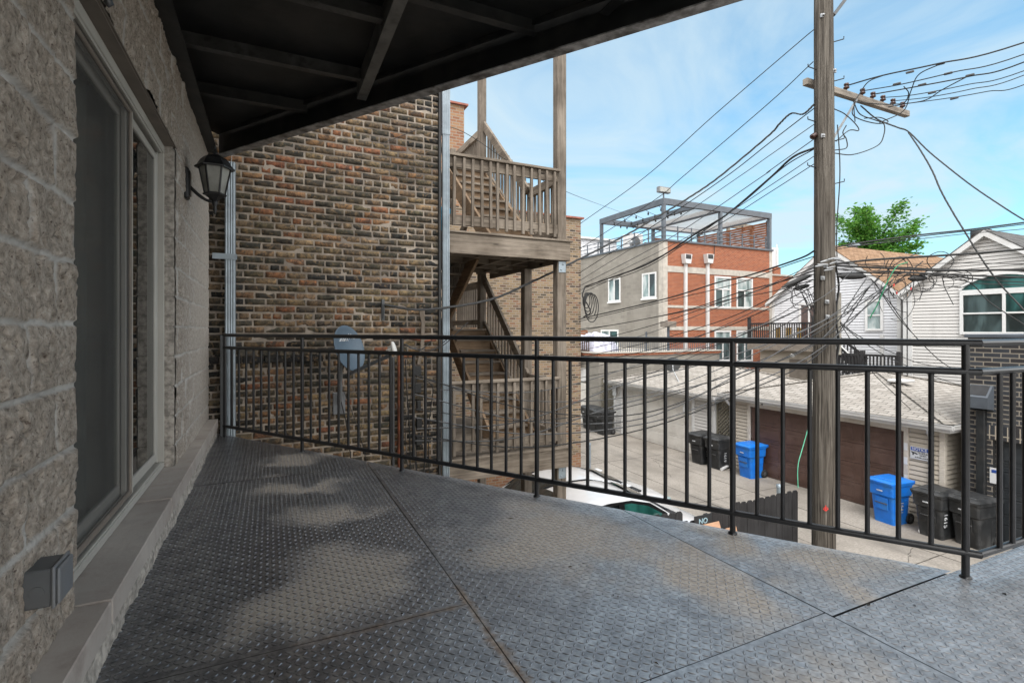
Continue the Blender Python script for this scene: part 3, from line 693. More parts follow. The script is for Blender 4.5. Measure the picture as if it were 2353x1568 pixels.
for (x0, x1), (y0, y1), cut, k in plates:
    g_ = .0025; X0, X1, Y0, Y1 = x0+g_, x1-g_, y0+g_, y1-g_
    if x0 < -.5: X0 = x0
    st = .028; nx = int((X1-X0)/st)+1; ny = int((Y1-Y0)/st)+1
    xs = np.linspace(X0, X1, nx); ys = np.linspace(Y0, Y1, ny); Vb, Fb, cache = [], [], {}
    def vid(p):
        key = (round(p[0], 5), round(p[1], 5))
        if key not in cache: cache[key] = len(Vb); Vb.append(key)
        return cache[key]
    for a in range(nx-1):
        for b_ in range(ny-1):
            cell = [(xs[a], ys[b_]), (xs[a+1], ys[b_]), (xs[a+1], ys[b_+1]), (xs[a], ys[b_+1])]
            if cut:
                m_ = [diag(p) for p in cell]
                if min(m_) > 0: continue
                if max(m_) > 0: cell = clip_poly(cell, diag)
            if len(cell) >= 3:
                ids = [vid(p) for p in cell]
                for q in range(1, len(ids)-1): Fb.append((ids[0], ids[q], ids[q+1]))
    Vb = np.array(Vb); bx, by = Vb[:, 0], Vb[:, 1]; bz = sag(bx, by, k)
    V = [np.stack([bx, by, bz], -1)]; Fc = [np.array(Fb)]; n0 = len(Vb)
    # raised lozenges, two directions at right angles
    i0, i1 = int((X0-.1)/PIT)-1, int((X1+.1)/PIT)+2; j0, j1 = int((Y0-.1)/PIT)-1, int((Y1+.1)/PIT)+2
    I, J = np.meshgrid(np.arange(i0, i1), np.arange(j0, j1)); I = I.ravel(); J = J.ravel()
    rot = .012*((k*37) % 5-2); cxx = I*PIT+k*.011; cyy = J*PIT+k*.017
    par = (I+J) % 2
    m1 = .008
    keep = (cxx > X0+m1) & (cxx < X1-m1) & (cyy > Y0+m1) & (cyy < Y1-m1)
    if cut: keep &= ((cxx-RA.x)*rn.x+(cyy-RA.y)*rn.y) < EDGE-.012
    keep &= (cxx > -.53)
    # the right-hand plate stops at the corner post side
    cxx, cyy, par = cxx[keep], cyy[keep], par[keep]
    A = np.where(par == 0, ang, -ang)+rot; ca, sa = np.cos(A)[:, None], np.sin(A)[:, None]
    lx, ly, lz = LV[:, 0][None], LV[:, 1][None], LV[:, 2][None]
    gx = cxx[:, None]+ca*lx-sa*ly; gy = cyy[:, None]+sa*lx+ca*ly; gz = sag(cxx, cyy, k)[:, None]*np.ones_like(gx)
    gz = sag(gx.ravel(), gy.ravel(), k).reshape(gx.shape)+lz-.0002
    V.append(np.stack([gx, gy, gz], -1).reshape(-1, 3)); nl = len(cxx)
    Fc.append((LF[None]+(np.arange(nl)*len(LV))[:, None, None]+n0).reshape(-1, 3))
    V = np.concatenate(V); Fc = np.concatenate(Fc)
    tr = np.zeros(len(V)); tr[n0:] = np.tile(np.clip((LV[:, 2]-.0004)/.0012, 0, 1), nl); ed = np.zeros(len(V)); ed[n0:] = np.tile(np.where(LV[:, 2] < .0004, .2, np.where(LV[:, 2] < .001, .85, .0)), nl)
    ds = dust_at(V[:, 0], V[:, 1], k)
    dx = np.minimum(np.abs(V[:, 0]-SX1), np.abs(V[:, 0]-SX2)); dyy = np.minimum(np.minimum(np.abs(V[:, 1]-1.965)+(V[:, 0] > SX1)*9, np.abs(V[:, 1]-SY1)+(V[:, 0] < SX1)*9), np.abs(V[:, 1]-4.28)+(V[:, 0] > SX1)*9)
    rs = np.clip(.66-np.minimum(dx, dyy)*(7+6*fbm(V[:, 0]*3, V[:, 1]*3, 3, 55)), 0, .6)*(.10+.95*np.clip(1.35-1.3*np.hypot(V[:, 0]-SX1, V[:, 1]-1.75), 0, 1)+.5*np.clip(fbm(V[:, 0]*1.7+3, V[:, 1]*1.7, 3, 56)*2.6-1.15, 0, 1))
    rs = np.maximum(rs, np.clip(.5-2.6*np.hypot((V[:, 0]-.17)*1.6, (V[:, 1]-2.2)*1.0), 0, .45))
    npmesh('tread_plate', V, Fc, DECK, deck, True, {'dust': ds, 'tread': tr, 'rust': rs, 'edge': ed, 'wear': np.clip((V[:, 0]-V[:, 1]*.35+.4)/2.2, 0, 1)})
# structure under the plates
b = MB()
e0 = RA-rd*.25; e1 = RB
b.prism([(e0.x+rn.x*(EDGE-.02), e0.y+rn.y*(EDGE-.02), -.012), (e1.x+rn.x*(EDGE-.02), e1.y+rn.y*(EDGE-.02), -.012), (e1.x+rn.x*(EDGE-.10), e1.y+rn.y*(EDGE-.10), -.012), (e0.x+rn.x*(EDGE-.10), e0.y+rn.y*(EDGE-.10), -.012)], (0, 0, -.24))
b.box(2.85, 6.0, 1.11, 1.185, -.25, -.012); b.build('edge_channel', BEAMP, deck)
b = MB(); q0, q1 = RA+rn*(EDGE-.02), RB+rn*(EDGE-.02)
b.prism([(-.5, -1.2, -.016), (2.86, -1.2, -.016), (2.86, 1.2, -.016), (q1.x-.03, q1.y, -.016), (q0.x, q0.y, -.016), (-.5, q0.y, -.016)], (0, 0, -.024)); b.build('backing_sheet', UNDER, deck)
b = MB()
for y in (.2, 1.3, 2.0, 3.2, 4.28): b.box(-.5, min(2.7, RA.x+(RA.y-y)/4.909*3.296-.1), y-.03, y+.03, -.2, -.041)
b.build('joist', BEAMP, deck)
# grit and dead leaves lying on the floor
b = MB()
for _ in range(150):
    x, y = random.uniform(-.3, 2.9), random.uniform(.7, 4.6)
    if not inside_edge(x+.1, y+.1): continue
    s_ = random.uniform(.003, .009) if random.random() < .8 else random.uniform(.01, .018); q = random.uniform(0, 6.3)
    kk = [i for i, ((a, c), (d, e), f, z) in enumerate(plates) if a < x < c and d < y < e]
    if not kk: continue
    z = float(sag(np.array([x]), np.array([y]), kk[0])[0])+.0024
    c = random.choice([(.03, .02, .012), (.07, .045, .025), (.02, .018, .016), (.1, .07, .04)])
    b.poly([(x+math.cos(q)*s_, y+math.sin(q)*s_, z), (x-math.sin(q)*s_*.4, y+math.cos(q)*s_*.4, z+s_*.3), (x-math.cos(q)*s_, y-math.sin(q)*s_, z), (x+math.sin(q)*s_*.4, y-math.cos(q)*s_*.4, z+s_*.15)], 0, c)
b.build('leaf_litter', BRICK, kind='stuff', label='dry leaf crumbs and grit scattered on the steel floor', cat='litter')

# ---------------------------------------------------------------- railing
ZR, ZM, ZB = 1.068, .937, .113
def rp3(s, z): p = RA+rd*s; return (p.x, p.y, z)
rail = thing('balcony_railing', 'black round bar balcony railing running across the whole view', 'railing', (1.2, 3.65, 0))
LEN = (RB-RA).length
def s_of_u(u):
    r_ = (u-U0)/F; d = Vector((ST+r_*CT, CT-r_*ST)); n = Vector((-d.y, d.x)); return -RA.dot(n)/rd.dot(n)
ps = [0]+[s_of_u(u) for u in (694, 923, 1233, 1683)]+[LEN]
for z, nm in ((ZR, 'top_rail'), (ZM, 'middle_rail'), (ZB, 'bottom_rail')):
    b = MB(); b.tube([rp3(-.02 if nm != 'top_rail' else -.03, z)]+[rp3(LEN*k/8, z) for k in range(1, 8)]+[rp3(LEN+.055, z)], .0165, 16)
    b.build(nm, RAIL, rail)
    b = MB(); b.tube([rp3(LEN+.045, z), (RB.x+.6, RB.y-.055, z), (6.0, RB.y-.055, z)], .0165, 16); b.build(nm, RAIL, rail)
for i, s_ in enumerate(ps):
    b = MB(); b.tube([rp3(s_, -.012), rp3(s_, ZR)], .0155, 14); x, y, z = rp3(s_, 0)
    b.lathe([(.024, -.004), (.024, .004), (.017, .010)], 14, (x, y, 0)); b.build('post', RAIL, rail)
for i in range(5):
    n = 10 if i < 4 else 8
    for k in range(1, n):
        s_ = ps[i]+(ps[i+1]-ps[i])*k/n; b = MB(); b.tube([rp3(s_, ZB+.012), rp3(s_, ZM-.012)], .0112, 10)
        for z, zz_ in ((ZB+.0145, ZB+.019), (ZM-.0145, ZM-.019)):
            x, y, _ = rp3(s_, 0); b.lathe([(.0155, min(z, zz_)), (.0115, max(z, zz_))] if z < .5 else [(.0115, zz_), (.0155, z)], 10, (x, y, 0))
        b.build('baluster', RAIL, rail)
for k in range(1, 22):
    x = RB.x+.09+.125*(k-.35); b = MB(); b.tube([(x, RB.y-.055, ZB+.012), (x, RB.y-.055, ZM-.012)], .0112, 10); b.build('baluster', RAIL, rail)
# flat end stanchion and wall tie
b = MB(); p = rp3(-.035, 0); b.obox((p[0]-.028, p[1]-.02, 0), (.034, -.0, 0), (0, .034, 0), (0, 0, ZR), bev=.004); b.build('end_stanchion', GREYBOX, rail)
b = MB(); b.tube([(-.60, 6.17, ZR+.005), (p[0], p[1], ZR+.005)], .004, 6); b.build('wall_tie', RAIL, rail)

# ---------------------------------------------------------------- the balcony above
UZ = 2.965
up = thing('upper_balcony', 'black steel underside of the balcony overhead with joists and edge channel', 'balcony', (.6, 2.5, UZ))
def up3(s, off, z): p = RA+rd*s+rn*off; return (p.x, p.y, z)
s0, s1 = -.03, LEN+.25
def strip(name, o0, o1, z0, z1, m):
    b = MB(); b.prism([up3(s0-.15, o0, z0), up3(s1, o0, z0), up3(s1, o1, z0), up3(s0-.15, o1, z0)], (0, 0, z1-z0)); return b.build(name, m, up)
strip('bottom_flange', -.038, .05, UZ, UZ+.009, FLANGE); strip('edge_web', .036, .05, UZ+.0095, UZ+.29, BEAMP); strip('top_flange', -.03, .052, UZ+.2905, UZ+.30, BEAMP)
PZ = UZ+.235
b = MB(); q = [(-.59, -1.2), (2.9, -1.2), (2.9, 1.2)]; e = up3(s0-.1, 0, 0); f_ = up3(s1-.3, 0, 0)
b.prism([(-.59, -1.2, PZ), (6, -1.2, PZ), (6, 1.2, PZ), (f_[0], f_[1], PZ), (e[0], e[1], PZ), (-.59, 6.1, PZ)], (0, 0, .012)); b.build('plate', UNDER, up)
b = MB(); b.box(-.60, -.578, -1, 6.12, UZ, UZ+.2); b.box(-.577, -.50, -1, 6.12, UZ, UZ+.01); b.build('wall_ledger', BEAMP, up)
b = MB(); b.box(RB.x+.1, 6, 1.12, 1.20, UZ, UZ+.29); b.build('end_beam', BEAMP, up)
def xdiag(y, off=-.03): return RA.x+(RA.y-y)/(-rd.y)*rd.x+off/rn.x
# long beam parallel to the wall
yb_ = 4.36; b = MB(); b.box(.645, .652, -1, yb_, UZ+.075, PZ-.001); b.box(.6525, .72, -1, yb_, UZ+.075, UZ+.083); b.build('long_beam', LBEAM, up)
for y, m in ((.75, UNDER), (1.72, UNDER), (2.55, UNDER), (3.30, UNDER), (4.15, UNDER), (4.95, UNDER)):
    xe = min(.643, xdiag(y, -.04)); b = MB(); b.box(-.575, xe, y, y+.006, UZ+.12, PZ-.001); b.box(-.575, xe, y-.055, y-.0005, UZ+.12, UZ+.126); b.build('joist', JOISTM if y in (3.30, 4.15) else BEAMP, up)  # two of the joists take a paler steel colour
    if y < 3.9 and y > 1.0:
        b = MB(); b.box(.73, xdiag(y-.3, -.05), y-.3, y-.294, UZ+.12, PZ-.001); b.box(.73, xdiag(y-.3, -.05), y-.355, y-.3005, UZ+.12, UZ+.126); b.build('joist', BEAMP, up)
for o in (-.06, ):
    b = MB(); b.prism([up3(.4, o, UZ+.19), up3(s1-.3, o, UZ+.19), up3(s1-.3, o-.006, UZ+.19), up3(.4, o-.006, UZ+.19)], (0, 0, .04)); b.build('plate_angle', BEAMP, up)
# second brace
a_ = up3(s_of_u(1390), -.03, UZ+.13); b = MB(); b.bar((a_[0], a_[1], a_[2]), (a_[0]-.02, a_[1]-2.2, a_[2]), .07, .008); b.build('long_beam', BEAMP, up)
# ---------------------------------------------------------------- old brick neighbour (its side wall)
BY = 6.35; BXC = 1.985
nb = thing('brick_building', 'old common brick side wall in sooty brown, tan and orange beyond the balcony', 'building', (.5, 8, GZ))
b = MB(); b.box(-6, BXC, BY+.012, 14, GZ, -1.2); b.box(-6, BXC-.004, BY+.005, 14, -1.2, 5.3); b.build('mortar_bed', MORTAR, nb)
def pick(x, z):
    s = fbm(np.array([x*1.3]), np.array([z*1.6]), 3, 61)[0]
    soot = max(0, (x-1.55)/.45)*.75+max(0, .35-abs(z-.75))*1.4*(x < 1.0)+max(0, (-.05-x)/.5)*.4
    q = random.random()*.95+(s-.5)*.55+.06-soot*.5
    if q < .12: c = (.028, .028, .027)
    elif q < .34: c = (.065, .058, .044)
    elif q < .54: c = (.11, .088, .060)
    elif q < .70: c = (.16, .118, .075)
    elif q < .82: c = (.21, .155, .095)
    elif q < .94: c = (.20, .12, .068)
    else: c = (.21, .098, .056)
    k = random.uniform(.62, 1.0); return tuple(min(1, v*k*random.uniform(.95, 1.05)) for v in c)
wb = MB(); CH = .0785
def brick(x0, x1, z0, z1, col):
    nx, nz = 7, 4; vs = []; w, h = x1-x0, z1-z0; sd_ = random.random()*100; out = random.uniform(-.004, .005); tx, tz = random.uniform(-.006, .006), random.uniform(-.006, .006)
    chip = random.random() < .16; cxp, czp = random.uniform(0, 1), random.choice((0, 1))
    for j in range(nz+1):
        for i in range(nx+1):
            a, c = i/nx, j/nz
            d = min(a, 1-a)*w; e = min(c, 1-c)*h
            rim = i in (0, nx) or j in (0, nz)
            px = x0+a*w+(random.uniform(-.0035, .0035)); pz = z0+c*h+(random.uniform(-.003, .003))
            y = -.006-out-tx*(a-.5)-tz*(c-.5)+random.uniform(-.0022, .0022)
            if rim: y = .013
            elif i in (1, nx-1) or j in (1, nz-1): y += .0015
            if i in (1, nx-1): px = (x0+.007 if i == 1 else x1-.007)+random.uniform(-.003, .003)
            if j in (1, nz-1): pz = (z0+.007 if j == 1 else z1-.007)+random.uniform(-.003, .003)
            if chip and not rim: y += .02*max(0, 1-math.hypot((a-cxp)*2.2, (c-czp)*1.3))
            vs.append((px, BY+y, pz))
    fs = [(j*(nx+1)+i, j*(nx+1)+i+1, (j+1)*(nx+1)+i+1, (j+1)*(nx+1)+i) for j in range(nz) for i in range(nx)]
    wb.grid(vs, fs, 0, col, True)
r = 0; z = -1.2
while z < 5.2:
    hdr = r % 7 == 3; x = BXC-(.0 if r % 2 else 0)
    first = True; zz0 = random.uniform(-.003, .003)
    while x > -.75:
        L = random.uniform(.092, .104) if hdr else random.uniform(.196, .212)
        if first and r % 2: L = .1
        first = False; j = random.uniform(.010, .0155)
        dz_ = .004*math.sin(x*2+z); brick(x-L, x, z+j*.5+dz_+zz0, z+CH-j*.5+dz_+zz0+random.uniform(-.002, .002), pick(x-L/2, z)); x -= L+j
    z += CH; r += 1
wb.build('bricks', BRICK, nb)
# projecting soot-black band of courses
b = MB(); x = -.7
while x < .45:
    L = random.uniform(.2, .22); b.box(x, x+L-.01, BY-.03, BY+.02, .755, .825, 0, (.02, .02, .021), bev=.006); b.box(x-.05, x+L-.07, BY-.02, BY+.02, .832, .90, 0, random.choice([(.05, .047, .04), (.1, .09, .075)]), bev=.006); x += L
b.build('band_course', BRICK, nb)
# downspouts
def ribbed(x, y, w, z0, z1, b, face):                       # corrugated rectangular pipe
    n = 9; pr = []
    for i in range(n): pr.append((-w/2+w*i/(n-1), -w*.36-(.006 if i % 2 else 0)))
    pr += [(w/2, w*.36), (-w/2, w*.36)]
    ca, sa = math.cos(face), math.sin(face)
    P = [(x+p*ca-q*sa, y+p*sa+q*ca) for p, q in pr]
    k = len(P)
    for i in range(k):
        j = (i+1) % k; b.poly([(P[i][0], P[i][1], z0), (P[j][0], P[j][1], z0), (P[j][0], P[j][1], z1), (P[i][0], P[i][1], z1)])
    b.poly([(p[0], p[1], z1) for p in P])
d1 = thing('downspout', 'pale ribbed downspout at the end of the block wall behind the lantern', 'downspout', (-.40, 6.27, GZ))
b = MB(); ribbed(-.395, 6.265, .095, GZ, 2.93, b, -.1); b.build('pipe', GALV, d1)
b = MB(); b.box(-.56, -.33, 6.213, 6.225, 1.88, 1.94); b.build('strap', GALV, d1)
d2 = thing('downspout', 'pale ribbed downspout at the corner of the old brick wall beside the wooden porch', 'downspout', (2.03, 6.3, GZ))
b = MB(); ribbed(2.045, 6.30, .088, GZ, 3.65, b, -.1); ribbed(2.045, 6.30, .102, 3.64, 5.2, b, -.1); b.build('pipe', GALV, d2)
b = MB(); b.box(1.955, 1.985, BY-.05, BY+.01, GZ, 5.2); b.build('corner_flashing', BEAMP, d2)
# satellite dish
dp = at(795, 802, 5.62)
ds = thing('satellite_dish', 'slate blue satellite dish mounted on the old brick wall behind the railing', 'satellite dish', (dp.x, BY-.03, -.1))
nn = Vector((.68, -.66, .28)).normalized(); ux = Vector((0, 0, 1)).cross(nn).normalized(); uz = nn.cross(ux)
Rm = Matrix((ux, uz, nn)).transposed()
b = MB(); pr = [(.25*k/9, .055*(k/9)**2) for k in range(10)]; pr[0] = (.0005, 0)
M2 = Rm @ Matrix(((1, 0, 0), (0, 1.02, 0), (0, 0, 1)))
b.lathe(pr+[(.256, .053), (.254, .045)]+[(.25*k/9, .055*(k/9)**2-.006) for k in range(9, 0, -1)]+[(.0005, -.006)], 40, dp, M=M2); b.build('reflector', DISHG, ds)
text('dish', .115, dp+nn*.016+uz*.125-ux*.035, ux, uz, SIGNW, ds, depth=.002); text('HD', .085, dp+nn*.032+uz*.135+ux*.115, ux, uz, SIGNW, ds, depth=.002)
b = MB(); bk = dp-nn*.02-uz*.08; foot = Vector((dp.x-.02, BY-.02, .24))
b.tube([bk, bk-nn*.10-uz*.06, Vector((dp.x-.02, BY-.13, .46)), Vector((dp.x-.02, BY-.12, .36)), foot], .024, 10); b.box(dp.x-.09, dp.x+.05, BY-.025, BY+.012, .12, .38, bev=.006); b.build('mast', COVER, ds)
lnb = at(897, 803, 5.25)
b = MB(); a0 = dp-uz*.27+nn*.02; b.bar(a0-nn*.05, lnb+Vector((0, .03, -.06)), .022, .034); b.build('feed_arm', COVER, ds)
b = MB()
for k in (-1, 0, 1):
    c = lnb+ux*(.045*k)+uz*(.03*k); M3 = Matrix((uz, nn.cross(uz), -nn)).transposed(); b.lathe([(.010, -.02), (.020, -.014), (.020, .02), (.014, .035), (.015, .05), (.001, .056)], 12, c, M=M3)
b.build('receiver_horns', PVC, ds)
b = MB(); b.lathe([(.001, -.02), (.055, -.018), (.06, 0), (.04, .014), (.001, .018)], 16, lnb+nn*.035, M=Matrix((uz, nn.cross(uz)*1, -nn)).transposed() @ Matrix(((1.3, 0, 0), (0, .6, 0), (0, 0, 1)))); b.build('receiver_cap', PVC, ds)
def wire(pts, r, m, name, label, cat, group=None, n=6, sub=8, kind=None):
    P = [Vector(p) for p in pts]
    if len(P) > 2:
        Q = [P[0]*2-P[1]]+P+[P[-1]*2-P[-2]]; out = []
        for i in range(1, len(Q)-2):
            for k in range(sub):
                s = k/sub; a, c, d, e = Q[i-1], Q[i], Q[i+1], Q[i+2]
                out.append(.5*((2*c)+(d-a)*s+(2*a-5*c+4*d-e)*s*s+(3*c-a-3*d+e)*s**3))
        out.append(P[-1]); P = out
    b = MB(); b.tube(P, r, n, sm=True); return b.build(name, m, label=label, cat=cat, group=group, kind=kind)
def sagline(a, c, sag_, k=14): a, c = Vector(a), Vector(c); return [a.lerp(c, i/k)-Vector((0, 0, sag_*4*(i/k)*(1-i/k))) for i in range(k+1)]
wire([dp-nn*.03-uz*.1, (dp.x-.03, BY-.10, .45), (dp.x+.06, BY-.04, .0), (dp.x+.12, BY-.03, -.5), (dp.x+.17, BY-.03, -1.2)], .006, CABLE, 'coax_cable', 'black coax cable hanging from the satellite dish mast down the brick wall', 'cable')
wire([(dp.x+.02, BY-.05, .42), (dp.x+.14, BY-.025, .1), (dp.x+.28, BY-.02, -.4), (dp.x+.37, BY-.02, -1.1)], .0045, CABLE, 'coax_cable', 'thin black cable slanting down to the right from the dish mast', 'cable')
# pipes and fittings on the brick wall
def wx(u, v=900): return ony(u, v, BY).x
x = wx(916); b = MB(); b.tube([(x, BY-.05, GZ), (x, BY-.05, -.1), (x, BY-.05, .83)], .028, 12); b.lathe([(.034, 0), (.034, .05)], 12, (x, BY-.05, .1)); b.lathe([(.034, 0), (.034, .05)], 12, (x, BY-.05, -.42))
tag(b.build('rusty_pipe', RUSTP), 'rust brown vertical pipe running down the old brick wall', 'pipe')
x2 = x-.075; b = MB(); b.tube([(x2, BY-.03, GZ), (x2, BY-.03, .78)], .017, 8); tag(b.build('conduit', CABLEG), 'thin grey conduit beside the rusty pipe on the brick wall', 'conduit')
b = MB(); b.tube([(x+.02, BY-.03, 1.0), (x+.1, BY-.04, 1.02), (x+.32, BY-.04, .98), (wx(1000), BY-.04, .99)], .013, 8); tag(b.build('service_pipe', RUSTP), 'short rusty pipe running level from the rusty upright to the corner', 'pipe')
xb = wx(879); b = MB(); z0 = ony(879, 736, BY).z; z1 = ony(879, 688, BY).z; b.box(xb-.018, xb+.018, BY-.03, BY+.005, z0, z1, bev=.004); b.tube([(xb, BY-.035, z0+.03), (xb, BY-.07, z0+.12), (xb, BY-.06, z1-.05)], .012, 8); tag(b.build('wall_bracket', GREYBOX), 'small iron eye bracket bolted to the brick wall holding a service wire', 'bracket')
# old plank hanging by the corner
P = [ony(u, v, BY-.05) for u, v in ((966, 707), (972, 740), (970, 790), (962, 835))]
b = MB()
for i in range(3): b.bar(P[i], P[i+1]+(P[i+1]-P[i])*.02, .055-.008*i, .018, up=(0, 1, 0))
tag(b.build('hanging_plank', WV), 'split weathered plank hanging at the brick corner among the cables', 'plank')
b = MB(); xm = wx(961, 930); zc = ony(961, 930, BY).z
for k in range(5): b.box(xm-.05+random.uniform(-.03, .03), xm+.03+random.uniform(-.01, .03), BY-.06, BY+.01, zc-.5+.22*k, zc-.38+.22*k, bev=.006)
tag(b.build('splice_boxes', CABLE), 'black cable splice fittings strung down the brick corner', 'splice fittings')
for k in range(7):
    x0 = wx(930+9*k); wire([(x0, BY-.03, .75-.05*k), (x0+random.uniform(-.06, .06), BY-.04, .35), (x0+random.uniform(-.08, .08), BY-.035, -.15), (x0+random.uniform(-.05, .08), BY-.03, -.9)], random.choice([.004, .005, .007]), CABLE, 'wall_cable', 'thin black cable straggling down the brick wall near its corner', 'cable', 'cables straggling down the brick corner')
for k, (a, c, q) in enumerate(((930, 1000, 812), (934, 1040, 818), (940, 1075, 800))):
    p0, p2 = ony(a, 790+4*k, BY-.05), at(c, q-40-10*k, 6.2); mid = (p0+p2)/2-Vector((0, 0, .12+.02*k)); wire([p0, mid, p2], .006, CABLEG, 'looped_cable', 'grey cable looping from the brick wall across the downspout to the porch', 'cable', 'grey cables looping to the porch')
wire([ony(533, 352, BY-.04), ony(524, 470, BY-.03), ony(517, 590, BY-.03)], .003, CABLEW, 'wall_wire', 'thin pale wire slanting down the brick wall beside the lantern', 'wire')
wire([ony(873, 330, BY-.03), at(1027, 290, 6.6), at(1180, 378, 7.3), at(1300, 440, 8.5), at(1400, 478, 15), at(1462, 500, 20)], .004, CABLE, 'thin_wire', 'thin dark wire sloping from the top of the brick wall across the upper porch', 'wire')

# ---------------------------------------------------------------- wooden back porch with stairs
pr = thing('wooden_porch', 'weathered grey wooden back porch with stairs on two levels', 'porch', (3, 8, GZ))
PY = 6.42
def part(name, fn, m, parent=None): b = MB(); fn(b); return b.build(name, m, parent or pr)
part('post', lambda b: b.box(3.775, 3.925, PY-.03, PY+.11, GZ, 6.2, bev=.008), WV)
part('post', lambda b: b.box(3.735, 3.875, 7.38, 7.52, GZ, 2.12, bev=.008), WV)
part('post', lambda b: b.box(3.68, 3.82, 9.2, 9.34, GZ, 6.9, bev=.008), WV)
part('post', lambda b: b.box(2.05, 2.19, 9.2, 9.34, GZ, 5.2, bev=.008), WV)
for zf, nm in ((2.43, 0), (-.58, 1)):
    part('fascia_beam', lambda b: (b.box(2.03, 3.965, PY-.075, PY-.035, zf-.30, zf-.03, bev=.004)), WH)
    part('side_beam', lambda b: b.box(3.926, 3.966, PY-.034, 9.3, zf-.30, zf-.03, bev=.004), WH)
    def boards(b):
        y = PY-.10
        while y < 9.3: b.box(2.03, 4.0, y, min(y+.136, 9.35), zf-.028, zf, bev=.004); y += .142
    part('deck_boards', boards, WH)
    for y in (7.0, 7.6, 8.2, 8.8): part('joist', lambda b: b.box(2.03, 3.92, y, y+.04, zf-.24, zf-.03), WH)
    for x in (2.3, 2.75, 3.2, 3.6): part('joist', lambda b: b.box(x, x+.04, PY-.03, 9.2, zf-.235, zf-.0305), WH)
    part('bracket', lambda b: (b.box(3.79, 3.91, PY-.037, PY-.0315, zf-.47, zf-.31, bev=.002), [b.lathe([(.014, 0), (.012, .01), (.001, .013)], 8, (3.83+.03*i, PY-.037, zf-.43+.08*i), M=Matrix(((1, 0, 0), (0, 0, -1), (0, 1, 0)))) for i in (0, 1)]), GALV)
    # front guard
    ra = part('railing', lambda b: (b.box(2.03, 3.80, PY-.085, PY+.015, zf+.985, zf+1.02, bev=.004), b.box(2.03, 3.772, PY-.035, PY+.003, zf+.845, zf+.984, bev=.004), b.box(2.03, 3.772, PY-.035, PY+.003, zf+.085, zf+.22, bev=.004)), WH)
    n = 14
    for i in range(n):
        x = 2.06+(3.70-2.06)*i/(n-1); q = random.uniform(-.02, .02); q2 = random.uniform(-.012, .012)
        part('baluster', lambda b: b.bar((x+q, PY-.056, zf+.03+random.uniform(0, .05)), (x+q2, PY-.056, zf+.975), .037, .036, up=(0, 1, 0), bev=.003), WV, ra)
    # side guard, alley side
    rs_ = part('railing', lambda b: (b.box(3.80, 3.86, PY+.12, 7.37, zf+.845, zf+.98, bev=.004), b.box(3.80, 3.86, PY+.12, 7.37, zf+.085, zf+.22, bev=.004), b.box(3.81, 3.85, PY+.12, PY+.16, zf+.219, zf+.846)), WH)
    for i in range(8): y = PY+.2+.11*i; part('baluster', lambda b: b.bar((3.88, y, zf+.05), (3.88, y+random.uniform(-.015, .015), zf+.96), .037, .036, up=(1, 0, 0), bev=.003), WV, rs_)
    # stair going up and away from the balcony
    x0, x1, ys, ye = 3.02, 3.74, 7.25, 9.2; n = 9; ri = 1.72/n; tr = (ye-ys)/n
    st = part('stringer', lambda b: b.bar((x1, ys-.1, zf+.02), (x1, ye, zf+1.66), .045, .26, bev=.004), WB)
    part('stringer', lambda b: b.bar((x0, ys-.1, zf+.02), (x0, ye, zf+1.66), .045, .26, bev=.004), WB)
    for k in range(n): part('tread', lambda b: (b.box(x0+.025, x1-.025, ys+tr*k-.03, ys+tr*(k+1), zf+ri*(k+1)-.038, zf+ri*(k+1), bev=.004)), WH)
    for k in range(n): part('riser', lambda b: (b.box(x0+.025, x1-.025, ys+tr*k+.01, ys+tr*k+.03, zf+ri*k, zf+ri*(k+1)-.039)), WB)
    hs = part('handrail', lambda b: (b.bar((x1+.03, ys+.1, zf+.95), (x1+.03, ye+.02, zf+2.70), .05, .15, bev=.005), b.bar((x1+.03, ys+.1, zf+.25), (x1+.03, ye, zf+1.85), .04, .09, bev=.004)), WH)
    for k in range(14): y = ys+.15+.13*k; z = zf+.13+(y-ys)*.885; part('baluster', lambda b: b.bar((x1+.075, y, z), (x1+.075, y, z+.83), .036, .036, up=(1, 0, 0)), WV, hs)
    # half landing with its guard running on behind
    part('landing', lambda b: b.box(2.05, 3.78, 9.21, 10.9, zf+1.64, zf+1.70), WH)
    lr = part('railing', lambda b: (b.box(3.72, 3.78, 9.36, 10.95, zf+2.52, zf+2.66, bev=.004), b.box(3.72, 3.78, 9.36, 10.95, zf+1.80, zf+1.9, bev=.004)), WH)
    for k in range(12): y = 9.45+.125*k; part('baluster', lambda b: b.bar((3.80, y, zf+1.74), (3.80, y, zf+2.6), .036, .036, up=(1, 0, 0)), WV, lr)
    part('post', lambda b: b.box(3.68, 3.80, 10.96, 11.08, zf+1.3, zf+2.8, bev=.006), WV)
    part('post', lambda b: b.box(2.16, 2.28, 10.96, 11.08, GZ if nm else zf+1.3, zf+2.8, bev=.006), WV)
# return flight between the two floors, on the wall side
zf = -.58; x0, x1 = 2.12, 2.86; ys, ye = 9.2, 7.3
for xx in (x0, x1): part('stringer', lambda b: b.bar((xx, ys, zf+1.62), (xx, ye, 2.30), .045, .26, bev=.004), WB)
for k in range(7): part('tread', lambda b: b.box(x0+.025, x1-.025, ys-.26*(k+1), ys-.26*k+.02, zf+1.70+.187*(k+1)-.038, zf+1.70+.187*(k+1), bev=.004), WH)
hr = part('handrail', lambda b: (b.bar((x1+.03, ys, zf+2.6), (x1+.03, ye+.55, 2.86), .05, .14, bev=.005)), WH)
for k in range(9): y = ys-.12-.14*k; z = zf+1.72+(ys-y)*.68; part('baluster', lambda b: b.bar((x1+.065, y, z), (x1+.065, y, z+.85), .036, .036, up=(1, 0, 0)), WV, hr)
part('cross_brace', lambda b: b.bar((2.05, 7.2, 4.15), (2.55, 7.3, 3.45), .045, .10, up=(0, 1, 0), bev=.004), WH)
